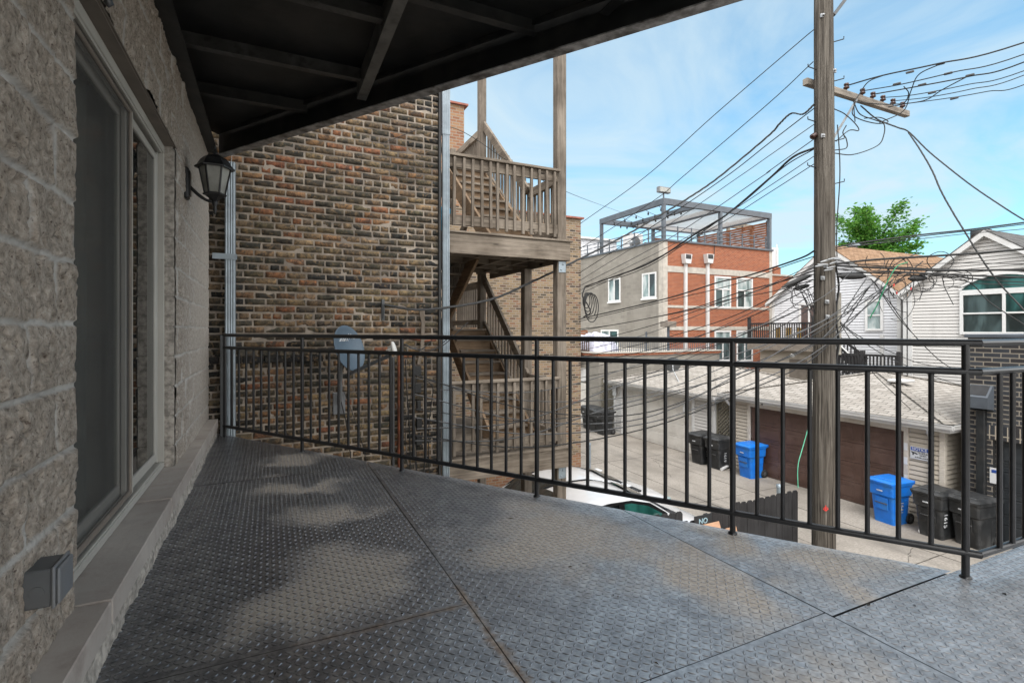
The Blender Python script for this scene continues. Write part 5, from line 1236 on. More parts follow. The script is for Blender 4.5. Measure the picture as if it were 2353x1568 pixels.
for k, (x, y, h, w_) in enumerate(((26.2, 30.5, 1.6, .35), (23.2, 29, 1.4, .10), (27.0, 31, 1.3, .22))): 
    b = MB(); b.lathe([(w_, 0), (w_, h*.8), (w_*1.25, h*.82), (w_*1.25, h), (.01, h+.05)], 12, (x, y, RZ)); tag(b.build('roof_vent', ALU), ('wide', 'thin', 'medium')[k]+' metal roof vent pipe on the red brick roof', 'vent')
ph = thing('stair_penthouse', 'pale siding stair penthouse with small windows on the brick roof', 'penthouse', (21.5, 34, RZ)); b = MB(); b.box(20.6, 23.8, 31.5, 36.4, RZ, RZ+1.75); siding(b, 'x', 20.59, RZ, RZ+1.75, lambda z: (31.5, 36.4)); siding(b, 'y', 31.49, RZ, RZ+1.75, lambda z: (20.6, 23.8)); b.build('wall', WHITES, ph)
b = MB(); b.box(20.4, 24, 31.3, 36.5, RZ+1.751, RZ+1.9, bev=.01); b.build('roof', WHITEP, ph); window(ph, 'x', 20.57, 32.4, 33.2, RZ+.7, RZ+1.35, cols=1); window(ph, 'x', 20.57, 34.0, 34.8, RZ+.7, RZ+1.35, cols=1)
# building behind, right of the red one
b2 = thing('brick_building', 'lower orange brick building with pale rooftop deck screens behind the pole', 'building', (32, 26, GZ))
b = MB(); b.box(XE+.2, 38, 25, 36, GZ, 5.0); b.build('wall', REDB, b2); b = MB(); b.box(XE+.15, 38.1, 24.93, 25.25, 5.001, 5.12); b.build('coping', BANDST, b2); b = MB(); b.box(33.3, 34.0, 25.3, 26, 5, 5.7); b.build('chimney', REDB, b2)
sc = thing('weathered_screen', 'grey weathered wooden screen and frame on the roof behind the red building', 'screen', (31, 27, 5)); b = MB()
for k in range(14): b.bar((30.2, 26.6, 5.1+k*.16), (32.4, 26.6, 5.1+k*.16), .04, .13)
b.build('slats', WH, sc); b = MB(); b.box(32.42, 32.6, 26.5, 26.7, 5, 8.9); b.box(30.0, 30.18, 26.5, 26.7, 5, 8.9); b.box(29.9, 32.7, 26.5, 26.7, 8.55, 8.9); b.build('frame', WH, sc)
sc = thing('pale_roof_screen', 'pale corrugated roof screen far behind the pole', 'screen', (37, 30, 5)); b = MB(); [b.box(33.6+k*.21, 33.78+k*.21, 29.9, 29.97, 5, 8.2) for k in range(30)]; b.build('panels', WHITES, sc); b = MB(); [b.box(33.6+k*1.5, 33.68+k*1.5, 29.84, 29.9, 5, 8.5) for k in range(5)]; b.build('posts', WHITEP, sc)

# ---------------------------------------------------------------- white house with tan roof
HX = 24.5
h1 = thing('white_house', 'white sided house with tan shingled gable roof behind the utility pole', 'house', (30, 15.6, GZ))
ya_, yb2, ze_, yp, zp_ = 12.55, 18.7, 2.66, 15.6, 5.08
def ext_h1(z): k = max(0, (z-ze_))/(zp_-ze_); return (ya_+(yp-ya_)*k, yb2-(yb2-yp)*k)
b = MB(); b.box(HX+.12, 38, ya_+.12, yb2-.03, GZ, ze_); siding(b, 'x', HX+.02, GZ, zp_, ext_h1); siding(b, 'y', ya_+.02, GZ, ze_, lambda z: (HX, 38)); b.build('wall', WHITES, h1)
def gable_roof(root, x0, x1, ya, yb, yp, ze, zp, m, fm, oh=.3, th=.05):
    sl_ = (zp-ze)/(yp-ya); sr = (zp-ze)/(yb-yp); A = (ya-oh, ze-oh*sl_); Bq = (yb+oh, ze-oh*sr); P = (yp, zp)
    b = MB(); b.prism([(x0-.25, A[0], A[1]+.10), (x0-.25, P[0], P[1]+.10), (x0-.25, P[0], P[1]+.14), (x0-.25, A[0], A[1]+.14)], (x1-x0+.3, 0, 0)); b.prism([(x0-.25, P[0]+.001, P[1]+.10), (x0-.25, Bq[0], Bq[1]+.10), (x0-.25, Bq[0], Bq[1]+.14), (x0-.25, P[0]+.001, P[1]+.14)], (x1-x0+.3, 0, 0))
    rf = b.build('roof', m, root)
    f = MB(); f.prism([(x0-.24, A[0], A[1]-.10), (x0-.24, P[0], P[1]-.12), (x0-.24, P[0], P[1]+.099), (x0-.24, A[0], A[1]+.099)], (.04, 0, 0)); f.prism([(x0-.24, P[0]+.001, P[1]-.12), (x0-.24, Bq[0], Bq[1]-.10), (x0-.24, Bq[0], Bq[1]+.099), (x0-.24, P[0]+.001, P[1]+.099)], (.04, 0, 0))
    f.prism([(x0-.199, A[0], A[1]-.06), (x0-.199, P[0], P[1]-.08), (x0-.199, P[0], P[1]-.06), (x0-.199, A[0], A[1]-.04)], (.24, 0, 0)); f.prism([(x0-.199, P[0]+.001, P[1]-.08), (x0-.199, Bq[0], Bq[1]-.06), (x0-.199, Bq[0], Bq[1]-.04), (x0-.199, P[0]+.001, P[1]-.06)], (.24, 0, 0))
    f.box(x0-.19, x1, A[0]-.01, A[0]+.03, A[1]-.1, A[1]+.098); f.build('fascia', fm, root); return rf
gable_roof(h1, HX, 38, ya_, yb2, yp, ze_, zp_, SH2, WHITEP)
b = MB(); b.box(HX-.04, HX+.1, ya_-.03, ya_+.12, GZ, ze_-.02, bev=.005); b.box(HX-.04, HX+.1, yb2-.12, yb2+.03, GZ, ze_-.02, bev=.005); b.build('corner_board', WHITEP, h1)
p0, p1 = onx(1988, 689, HX), onx(2029, 760, HX); window(h1, 'x', HX-.01, p1.y, p0.y, p1.z, p0.z, cols=1, rows=2, glass=GLASSB, fw=.10)
p0, p1 = onx(1836, 696, HX), onx(1870, 760, HX); window(h1, 'x', HX-.01, p1.y-.3, p0.y, p1.z-.6, p0.z, cols=2, rows=1, glass=simple('brown_door_glass', (.06, .03, .022), .1), fw=.12)
p = at(1962, 578, 27.5); b = MB(); b.lathe([(.15, -1.0), (.15, .28), (.26, .30), (.26, .38), (.02, .5)], 12, (p.x, p.y, p.z)); b.build('roof_vent', GALV, h1)
b = MB(); b.box(HX-.05, HX+.02, 13.2, 13.34, GZ, 0.9); b.build('downspout', WHITEP, h1)
# balcony of the white house
bw = thing('house_balcony', 'small balcony with dark baluster railing on the white house', 'balcony', (23.6, 17, .3))
b = MB(); b.box(22.8, HX-.02, 15.3, 18.85, .15, .42); b.build('floor', WB, bw); b = MB(); b.box(22.76, 22.8, 15.2, 18.9, .08, .43); b.build('fascia', LINTEL, bw)
m = MB(); m.box(22.8, 22.88, 15.3, 18.8, 1.38, 1.46); m.box(22.82, 22.86, 15.3, 18.8, .52, .58); m.box(22.9, HX-.05, 15.3, 15.36, 1.38, 1.45); ra = m.build('railing', FENCED, bw)
for k in range(28): y = 15.36+k*.125; m = MB(); m.box(22.8, 22.84, y, y+.04, .5, 1.38); m.build('baluster', FENCED, ra)
for y in (15.22, 18.75): m = MB(); m.box(22.77, 22.9, y, y+.14, GZ if y < 16 else .43, 1.75); m.build('post', FENCED, bw)
m = MB(); [m.box(22.95, 23.0, 16.0+k*.55, 16.25+k*.55, .6, 1.2) for k in range(3)]; m.build('hung_cloths', simple('yellow_red_cloth', (.45, .28, .08), .8, var=.5, scale=20), bw)
b = MB(); b.box(23.4, HX, 15.6, 18.6, GZ, .07); siding(b, 'x', 23.39, GZ, .07, lambda z: (15.6, 18.6)); b.build('porch_wall', BEIGES, bw)
b = MB(); b.box(23.34, 23.4, 16.0, 16.9, GZ, -.35); b.build('door', LINTEL, bw)
p = at(1812, 812, 24.5); b = MB(); b.lathe([(.03, 0), (.10, -.05), (.11, -.16), (.02, -.2)], 10, (22.85, p.y, p.z)); tag(b.build('yard_lamp', PVC), 'white yard lamp under the white house balcony', 'lamp')
# black stair and guard in the yard of the white house
yr = thing('yard_guard', 'black wooden deck guard with balusters in front of the white house', 'railing', (22, 12.5, GZ))
for (ya, yb3) in ((11.36, 13.62),):
    m = MB(); m.box(21.96, 22.06, ya, yb3, .03, .12); m.box(21.98, 22.04, ya, yb3, -.85, -.78); ra = m.build('railing', FENCED, yr)
    for k in range(17): y = ya+.05+k*.135; m = MB(); m.box(21.98, 22.03, y, y+.045, -.84, .03); m.build('baluster', FENCED, ra)
    for y in (ya-.12, (ya+yb3)/2+.1, yb3): m = MB(); m.box(21.93, 22.07, y, y+.14, GZ, .26); m.build('post', FENCED, yr)
ss = thing('yard_stair', 'black stair railing rising beside the white house behind the pole', 'stairs', (22.6, 14, GZ))
for xx in (22.4, 23.3):
    m = MB(); m.bar((xx, 14.9, 1.15), (xx, 13.2, -.15), .06, .09); m.bar((xx, 14.9, .3), (xx, 13.2, -1.0), .05, .07); ra = m.build('railing', FENCED, ss)
    for k in range(11): y = 14.8-.15*k; z = .32-(14.9-y)*.765; m = MB(); m.box(xx-.02, xx+.02, y-.02, y+.02, z, z+.86); m.build('baluster', FENCED, ra)
m = MB(); m.box(22.33, 22.47, 13.06, 13.2, GZ, .25); m.build('post', FENCED, ss)
for k in range(8): m = MB(); m.box(22.45, 23.25, 14.9-.22*(k+1), 14.9-.22*k, .3-.17*(k+1)-.04, .3-.17*(k+1)); m.build('tread', FENCED, ss)
m = MB(); m.tube([(22.38, 14.8, 1.35), (22.38, 13.4, .05)], .03, 8); m.build('pale_handrail', PVC, ss)

# ---------------------------------------------------------------- cream gabled house
CX = 23.5
h2 = thing('cream_house', 'cream sided gabled house with wide arched window at the right', 'house', (29, 9.2, GZ))
ya_, yb2, ze_, yp, zp_ = 6.75, 11.72, 2.74, 9.23, 4.62
def ext_h2(z): k = max(0, (z-ze_))/(zp_-ze_); return (ya_+(yp-ya_)*k, yb2-(yb2-yp)*k)
b = MB(); b.box(CX+.12, 36, ya_+.03, yb2-.12, GZ, ze_); siding(b, 'x', CX+.02, GZ, zp_, ext_h2, butt=.022); siding(b, 'y', yb2-.02, GZ, ze_, lambda z: (CX, 36), out=1); b.build('wall', CREAMS, h2)
gable_roof(h2, CX, 36, ya_, yb2, yp, ze_, zp_, SH3, WHITEP, oh=.32)
b = MB(); b.box(CX-.04, CX+.1, yb2-.12, yb2+.03, GZ, ze_-.02, bev=.005); b.build('corner_board', WHITEP, h2)
b = MB(); b.box(CX-.02, CX+.08, yb2+.10, yb2+.22, GZ, ze_-.05, bev=.01); b.build('downspout', WHITEP, h2)
p0, p1 = onx(2206, 673, CX), onx(2206, 768, CX); yl = p0.y; zb2, zt2 = p1.z, p0.z; yr2 = yl-2.55
window(h2, 'x', CX-.01, yr2, yl, zb2, zt2, cols=2, rows=2, glass=[GLASS, GLASSG, GLASS, GLASS], fw=.10, proud=.07)
b = MB(); n = 20; rise = .52; pts = []
for k in range(n+1): s = k/n; pts.append((yl-(yl-yr2)*s, zt2+.10+(rise)*(1-(2*s-1)**2)**.75))
fr = MB()
for k in range(n): fr.bar((CX-.045, pts[k][0], pts[k][1]), (CX-.045, pts[k+1][0], pts[k+1][1]), .08, .10, up=(1, 0, 0))
fr.box(CX-.08, CX, yr2, yl, zt2+.001, zt2+.09); aw = fr.build('arch_window', WINF, h2)
pn = MB(); pn.prism([(CX-.012, y, z) for y, z in pts]+[(CX-.012, yr2, zt2+.02), (CX-.012, yl, zt2+.02)], (-.014, 0, 0)); pn.build('pane', GLASSG, aw)
p = at(2253, 548, 22.5); b = MB(); b.lathe([(.16, -1.3), (.16, -.02), (.36, 0), (.36, .36), (.02, .37)], 14, p); b.build('chimney_cap', BEAMP, h2)
p = at(2193, 592, 24); b = MB(); b.lathe([(.2, -.9), (.2, .02), (.34, .06), (.34, .12), (.02, .2)], 14, p); b.build('roof_vent', GALV, h2)
# ---------------------------------------------------------------- charcoal brick garage building at the right edge
k1 = thing('brick_building', 'charcoal brick building with pale mortar and dark garage door at the right', 'building', (18, 2, GZ))
BT = .94; yk = 5.98; dz0 = onx(2281, 1009, GX).z; yd = onx(2281, 1009, GX).y
b = MB(); b.box(GX, 21, yd, yk, GZ, BT); b.box(GX, 21, -6, yd, dz0, BT); b.build('wall', DARKB, k1)
b = MB(); b.box(GX-.012, GX-.001, -3, yd+.15, dz0+.001, dz0+.31); b.build('soldier_course', SOLD, k1)
b = MB(); b.box(GX-.06, 21.05, -6, yk+.05, BT+.001, BT+.08, bev=.01); b.build('coping', STEELG, k1)
panel_door(k1, 'x', GX+.12, yd-4.9, yd-.02, GZ+.01, dz0-.005, simple('black_garage_paint', (.022, .026, .03), .4, var=.15), 4, 5)
b = MB(); b.box(GX, GX+.1, yd-.001, yd+.001, GZ, dz0); b.build('door_jamb', BEAMP, k1)
c = onx(2248, 905, GX-.15); m = MB(); hw = .21
m.prism([(GX-.01, c.y-hw, c.z+.18), (GX-.02, c.y+hw, c.z+.18), (GX-.02, c.y+hw*.75, c.z-.32), (GX-.01, c.y-hw*.75, c.z-.32)], (-.0, 0, 0.001)) if False else None
m.prism([(GX-.005, c.y-hw, c.z+.20), (GX-.06, c.y-hw, c.z+.20), (GX-.30, c.y-hw, c.z-.05), (GX-.28, c.y-hw, c.z-.30), (GX-.005, c.y-hw, c.z-.34)], (0, 2*hw, 0)); sc = m.build('scupper_box', STEELG, k1)
m = MB(); m.obox((GX-.075, c.y-hw+.04, c.z+.19), (-.19, 0, -.20), (0, 2*hw-.08, 0), (-.004, 0, .004)); m.build('opening', INK, sc)
m = MB(); m.box(GX-.13, GX-.005, c.y-.09, c.y+.06, GZ, c.z-.342, bev=.01); m.build('downspout', BEAMP, k1)
b = MB(); c2 = onx(2288, 1093, GX-.02); b.box(GX-.02, GX-.012, c2.y-.11, c2.y+.11, c2.z-.17, c2.z+.17); pn_ = tag(b.build('paper_notice', SIGNW), 'white paper notice with a blue header at the edge of the charcoal garage door', 'notice')
b = MB(); b.box(GX-.0225, GX-.0205, c2.y-.08, c2.y+.08, c2.z+.06, c2.z+.13); b.build('notice_print', SIGNB, pn_)
# pale old fence in the gap
fg = thing('wooden_fence', 'pale weathered board fence in the gap beside the beige garage', 'fence', (15.2, 6.2, GZ))
for k in range(6): y = 5.9+k*.1; 
for k in range(5):
    x = 14.62+k*.155; m = MB(); h = 1.73+random.uniform(-.03, .03); m.prism([(x, 6.05, GZ), (x+.148, 6.05, GZ), (x+.148, 6.05, GZ+h-.05), (x+.11, 6.05, GZ+h), (x+.038, 6.05, GZ+h), (x, 6.05, GZ+h-.05)], (0, .022, 0)); m.build('board', FENCEG, fg)
m = MB(); m.box(14.6, 15.45, 6.075, 6.12, GZ+1.3, GZ+1.4); m.build('rail', FENCEG, fg)

# ---------------------------------------------------------------- wheeled bins
def make_bin(label, mp, group):
    r = thing('wheeled_bin', label, 'bin', (0, 0, GZ), 0, group)
    def ring(w, d, z, rr=.05, x0=0): # rounded rectangle, front at -x
        P = []
        for (sx, sy, a0) in ((1, 1, 0), (-1, 1, 90), (-1, -1, 180), (1, -1, 270)):
            for k in range(4): q = math.radians(a0+30*k); P.append((x0+sx*(d/2-rr)+rr*math.cos(q), sy*(w/2-rr)+rr*math.sin(q), z))
        return P
    def loft(b, rings, cap=True):
        n = len(rings[0]); vs = [p for R in rings for p in R]
        b.grid(vs, [(i*n+j, i*n+(j+1) % n, (i+1)*n+(j+1) % n, (i+1)*n+j) for i in range(len(rings)-1) for j in range(n)], sm=False)
        if cap: b.poly(list(reversed(rings[0]))); b.poly(rings[-1])
    b = MB(); loft(b, [ring(.47, .50, .0, .05, .02), ring(.48, .51, .06, .05, .02), ring(.545, .60, .66, .06), ring(.60, .70, .70, .06, -.0), ring(.62, .73, .94, .06, -.01), ring(.66, .77, .955, .06, -.01), ring(.66, .77, .99, .06, -.01)]); body = b.build('body', mp, r, True)
    b = MB(); loft(b, [ring(.67, .80, .992, .06, -.015), ring(.68, .81, 1.03, .06, -.015), ring(.60, .70, 1.065, .08, 0), ring(.46, .52, 1.088, .08, .02)]); b.box(-.30, .26, -.22, .22, 1.066, 1.098, bev=.012); b.build('lid', mp, r, True)
    b = MB(); b.tube([(.44, -.29, 1.02), (.44, .29, 1.02)], .017, 8); [b.box(.36, .455, y-.02, y+.02, .96, 1.04, bev=.006) for y in (-.27, -.09, .09, .27)]; b.build('handle', mp, r, True)
    b = MB(); b.obox((-.305, -.15, .34), (.02, 0, 0), (0, .30, 0), (-.022, 0, .30), bev=.008); b.build('recess', RUBBER if mp is BLACKP else mp, r, True)
    b = MB(); b.tube([(-.325, -.15, .50), (-.325, .15, .50)], .012, 8); b.build('grab_bar', GREYP, r, True)
    b = MB(); b.tube([(.30, -.27, .13), (.30, .27, .13)], .012, 8); b.build('axle', ALU, r, True)
    for sy in (-1, 1):
        M = Matrix(((1, 0, 0), (0, 0, sy), (0, 1, 0)))
        b = MB(); b.lathe([(.085, -.028), (.125, -.026), (.128, 0), (.125, .026), (.085, .028)], 20, (.30, sy*.262, .128), M=M); wl = b.build('wheel', RUBBER, r, True)
        b = MB(); b.lathe([(.02, .034), (.084, .022), (.084, -.02)], 20, (.30, sy*.262, .128), M=M); [b.bar((.30, sy*.291, .128), (.30+.08*math.cos(q), sy*.287, .128+.08*math.sin(q)), .018, .008, up=(0, 1, 0)) for q in [PI*2*k/6 for k in range(6)]]; b.build('hub', GREYP, wl, True)
    b = MB(); b.box(-.385, -.379, -.07, .07, .80, .825); b.build('badge', INKW, r, True)
    # raised ribs on the side walls
    for s in (-1, 1): b = MB(); b.obox((.12, s*.250-(.006 if s > 0 else .004), .10), (.10, 0, 0), (0, .01, 0), (-.01, s*.02, .50), bev=.004); b.build('side_rib', mp, r, True)
    return r
def bin_at(u, v): p = onz(u, v, GZ); return (p.x+.26, p.y+.245, GZ)
def number(s, r, size, dx=.0, z=.42, m=None):
    M = Matrix.Translation(r.location) @ Matrix.Rotation(r.rotation_euler.z, 4, 'Z'); R3 = M.to_3x3()
    ob = text(s, size, M @ Vector((dx, -.269, z)), R3 @ Vector((0, .05, -1)), R3 @ Vector((1, 0, 0)), m or INKW, None, name='painted_number', depth=.001, bold=.001)
    ob.parent = r; ob.matrix_parent_inverse = M.inverted()
gb = 'black wheeled bins along the alley'; gbl = 'blue wheeled bins along the alley'
blk = make_bin('black bin marked 1619 beside the lattice and the blue bin', BLACKP, gb); blk.location = bin_at(1651, 1080); blk.rotation_euler = (0, 0, .05)
blu = make_bin('blue bin at the far end of the brown door beside the black bins', BLUEP, gbl); blu.location = bin_at(1726, 1101); blu.rotation_euler = (0, 0, -.05)
def copybin(src, label, u, v, rz): return dup(src, bin_at(u, v), rz, label)
bb = copybin(blk, 'black bin marked 1511 in front of the white garage siding', 1611, 1068, .02)
bc = copybin(blk, 'black bin marked 1615 standing at the corner of the beige garage', 2166, 1243, -.06)
bd = copybin(blk, 'black bin nearest the charcoal brick building at the right', 2256, 1266, -.16)
be = copybin(blk, 'black bin nearest the white garage in the far row of three', 1384, 1000, .03)
bf = copybin(blk, 'middle black bin of the far row beside the lattice', 1367, 993, .06)
bg_ = copybin(blk, 'black bin at the far end of the row of three, by the grey pier', 1351, 986, .02)
bh = copybin(blu, 'blue bin marked 1641 in front of the near end of the brown door', 2056, 1209, -.10)
number('1619', blk, .17); number('1511', bb, .15); number('1615', bc, .17, dx=-.165, z=.45); number('1641', bh, .15); number('1621', blu, .17, m=simple('faint_marker', (.15, .38, .72), .6))
# ---------------------------------------------------------------- dark fence below the balcony
fd = thing('wooden_fence', 'black stained dog-ear board fence running to the alley beside the pole', 'fence', (7, 6.1, GZ))
x = 8.66; k = 0; FY = 6.1
while x > 3.4:
    gapx = abs(x-7.12) < .06
    w_ = random.uniform(.135, .145); h = (1.80 if x > 7.1 else 1.72 if x > 6.25 else 1.66 if x > 5.9 else 1.86)+random.uniform(-.015, .015)
    m = MB(); t_ = random.uniform(-.006, .006)
    m.prism([(x-w_, FY+t_, GZ+.02), (x, FY+t_, GZ+.02), (x, FY+t_, GZ+h-.04), (x-.035, FY+t_, GZ+h), (x-w_+.035, FY+t_, GZ+h), (x-w_, FY+t_, GZ+h-.04)], (0, .02, 0)); m.build('board', FENCED, fd)
    x -= w_+(.035 if gapx else .006); k += 1
for z in (.35, 1.35): m = MB(); m.box(3.4, 8.6, FY+.03, FY+.07, GZ+z, GZ+z+.09); m.build('rail', FENCED, fd)
c = ony(1614, 1207, FY-.03); ns = thing('warning_sign', 'black NO TRESPASSING sign nailed to the black fence', 'sign', (c.x, c.y, c.z-.2))
m = MB(); m.box(c.x-.19, c.x+.19, FY-.04, FY-.03, c.z-.2, c.z+.18, bev=.003); m.build('board', simple('sign_black', (.012, .016, .02), .4), ns)
LB = simple('sign_blue_letters', (.30, .45, .52), .5)
text('NO', .12, (c.x, FY-.042, c.z+.08), (1, 0, 0), (0, 0, 1), LB, ns, bold=.002); text('TRESPASSING', .058, (c.x, FY-.042, c.z-.03), (1, 0, 0), (0, 0, 1), LB, ns, bold=.0015)
c = ony(1562, 1209, FY-.1); m = MB(); m.box(c.x-.18, c.x+.16, FY-.5, FY-.06, GZ, c.z+.02, bev=.01); tag(m.build('white_carton', SIGNW), 'white carton standing against the black fence, under the balcony edge', 'box')
for i, (u, v, w_) in enumerate(((1655, 1212, .34), (1702, 1226, .22))):
    c = ony(u, v, FY-.25); r = thing('cardboard_box', ('open cardboard box with its flap up against the black fence', 'smaller cardboard flap poking up right of the open box')[i], 'box', (c.x, c.y, GZ)); m = MB(); m.box(c.x-w_*.6, c.x+w_*.6, FY-.6, FY-.1, GZ, c.z-.12); m.build('body', CARD, r); m = MB(); m.obox((c.x-w_*.55, FY-.1, c.z-.12), (w_*1.1, 0, .0), (0, .008, 0), (0, .05, .13+.03*i)); m.build('flap', CARD, r)
p = onz(1849, 1152, GZ+.35); m = MB(); m.tube([(8.7, 6.6, GZ+.33), (9.05, 6.5, GZ+.33), (9.3, 6.42, GZ+.36)], .09, 14); tag(m.build('plastic_pipe', PVC), 'white plastic pipe lying between the black fence and the utility pole', 'pipe')
m = MB(); c = onz(1790, 1122, GZ+.9); m.tube([(c.x, c.y, GZ), (c.x, c.y, GZ+.95)], .06, 12); m.lathe([(.07, .93), (.07, 1.0), (.001, 1.02)], 12, (c.x, c.y, GZ)); tag(m.build('short_post', GALV), 'short grey capped post in the alley behind the black fence', 'post')
# ---------------------------------------------------------------- cars parked below
def make_car(label):
    r = thing('parked_car', label, 'car', (0, 0, GZ), 0, 'white cars parked below the balcony')
    # front faces +x ; stations: x, half-width, z of belt
    st = [(-2.30, .62, .62, .80), (-2.22, .80, .40, .92), (-1.9, .88, .30, .98), (-1.2, .905, .25, .98), (-.3, .91, .22, .95), (.6, .91, .22, .93), (1.2, .905, .25, .90), (1.7, .88, .28, .83), (2.1, .82, .34, .74), (2.28, .66, .45, .64)]
    b = MB(); rings = []
    for x, w, zl, zh in st: rings.append([(x, -w*.86, zl), (x, -w, zl+.14), (x, -w*1.0, (zl+zh)/2), (x, -w*.975, zh-.06), (x, -w*.9, zh), (x, -w*.55, zh+.035), (x, 0, zh+.05), (x, w*.55, zh+.035), (x, w*.9, zh), (x, w*.975, zh-.06), (x, w, (zl+zh)/2), (x, w, zl+.14), (x, w*.86, zl)])
    n = len(rings[0]); vs = [p for R in rings for p in R]
    b.grid(vs, [(i*n+j, (i+1)*n+j, (i+1)*n+(j+1) % n, i*n+(j+1) % n) for i in range(len(rings)-1) for j in range(n)], sm=True); b.poly(rings[0]); b.poly(list(reversed(rings[-1]))); o = b.build('body', CARW, r, True)
    md = o.modifiers.new('s', 'SUBSURF'); md.levels = md.render_levels = 2
    # cabin: lofted along x
    cab = [(-1.75, .70, .99), (-1.25, .74, 1.26), (-.75, .72, 1.405), (-.2, .70, 1.44), (.25, .69, 1.42), (.7, .68, 1.31), (1.02, .69, 1.12), (1.32, .70, .93)]
    b = MB(); rings = []
    for x, w, z in cab:
        zb_ = .93; h = z-zb_; rings.append([(x, -.86, zb_-.03), (x, -.86+(.86-w)*min(1, h/.5)*.75, zb_+h*.80), (x, -w*.86, zb_+h*.955), (x, -w*.45, z), (x, 0, z+.012), (x, w*.45, z), (x, w*.86, zb_+h*.955), (x, .86-(.86-w)*min(1, h/.5)*.75, zb_+h*.80), (x, .86, zb_-.03)])
    n = 9; vs = [p for R in rings for p in R]
    b.grid(vs, [(i*n+j, (i+1)*n+j, (i+1)*n+j+1, i*n+j+1) for i in range(len(rings)-1) for j in range(n-1)], sm=True); o = b.build('roof', CARW, r, True); md = o.modifiers.new('s', 'SUBSURF'); md.levels = md.render_levels = 2
    def wy(x, z): # half width of the cabin side at height z (approx), slightly proud
        return .86-.11*max(0, min(1, (z-.92)/.42))+.012
    for s in (-1, 1):
        def sidewin(nm, pts, m):
            b = MB(); P = [(x, s*(wy(x, z)), z) for x, z in pts]; b.poly(P if s < 0 else list(reversed(P))); b.prism(P, (0, -s*.02, 0)); return b.build(nm, m, r, True)
        sidewin('window_trim', [(-1.62, .955), (1.20, .925), (.95, 1.10), (.62, 1.275), (.2, 1.365), (-.3, 1.375), (-.8, 1.335), (-1.25, 1.20)], CARB)
        def inset(nm, pts, m):
            b = MB(); P = [(x, s*(wy(x, z)+.006), z) for x, z in pts]; b.prism(P, (0, -s*.01, 0)); b.build(nm, m, r, True)
        inset('side_window', [(.0, .965), (1.02, .955), (.84, 1.10), (.56, 1.24), (.18, 1.325), (.02, 1.33)], CARGG)
        inset('side_window', [(-.95, .975), (-.12, .967), (-.10, 1.335), (-.3, 1.34), (-.72, 1.305), (-.95, 1.24)], CARG)
        inset('side_window', [(-1.48, .985), (-1.05, .98), (-1.05, 1.20), (-1.25, 1.12)], CARG)
        b = MB(); b.obox((.82, s*.90, .97), (.16, 0, 0), (0, s*.20, .02), (0, 0, .13), bev=.03); b.build('mirror', CARW, r, True)
        b = MB(); b.obox((-.16, s*.915-.01, .86), (.17, 0, 0), (0, .02, 0), (0, 0, .025), bev=.004); b.obox((-1.12, s*.912-.01, .87), (.17, 0, 0), (0, .02, 0), (0, 0, .025), bev=.004); b.build('door_handle', ALU, r, True)
        b = MB(); b.obox((1.98, s*.60-(.0 if s > 0 else .2), .58), (.26, 0, 0), (0, .2, 0), (0, 0, .13), bev=.03); b.build('headlight', GLASSB, r, True)
        for x in (-1.40, 1.42):
            M = Matrix(((1, 0, 0), (0, 0, s), (0, 1, 0))); b = MB(); b.lathe([(.2, -.10), (.31, -.1), (.335, -.06), (.335, .06), (.31, .1), (.2, .10)], 24, (x, s*.82, .335), M=M); wl = b.build('wheel', RUBBER, r, True); b = MB(); b.lathe([(.02, .11), (.05, .11), (.2, .085), (.21, .09)], 20, (x, s*.82, .335), M=M); b.build('rim', ALU, wl, True)
    def glasspatch(nm, xs_, m, k):
        b = MB(); rows = []
        for x, w, z in xs_: rows.append([(x, -w, z-.035), (x, -w*.5, z-.004), (x, 0, z+.006), (x, w*.5, z-.004), (x, w, z-.035)])
        vs = [p for R in rows for p in R]; b.grid(vs, [(i*5+j, (i+1)*5+j, (i+1)*5+j+1, i*5+j+1) for i in range(len(rows)-1) for j in range(4)], sm=True); b.build(nm, m, r, True)
    glasspatch('windscreen', [(.40, .60, 1.425), (.72, .64, 1.325), (1.02, .67, 1.15), (1.30, .69, .975)], CARG, 0)
    glasspatch('rear_window', [(-1.70, .64, 1.045), (-1.3, .63, 1.27), (-.92, .60, 1.395)], CARG, 1)
    b = MB(); b.bar((1.28, -.5, 1.0), (1.06, .1, 1.155), .02, .014); b.bar((1.28, .05, 1.01), (1.08, .6, 1.12), .02, .014); b.build('wiper', CARB, r, True)
    b = MB(); b.box(1.18, 1.42, -.66, .66, .93, .965); b.build('cowl', CARB, r, True)
    b = MB(); b.box(.62, .72, -.1, .12, 1.375, 1.385); b.build('sticker', INKW, r, True)
    return r
c1 = make_car('white car beside the black fence with green tinted side window'); c1.location = (5.85, 8.3, GZ); c1.scale = (1, 1, 1.14); c1.rotation_euler = (0, 0, 0)
c2 = dup(c1, (6.45, 10.1, GZ), .03, 'white car parked behind the nearer white car, closer to the yellow brick wall'); c2.scale = (1, 1, .98)
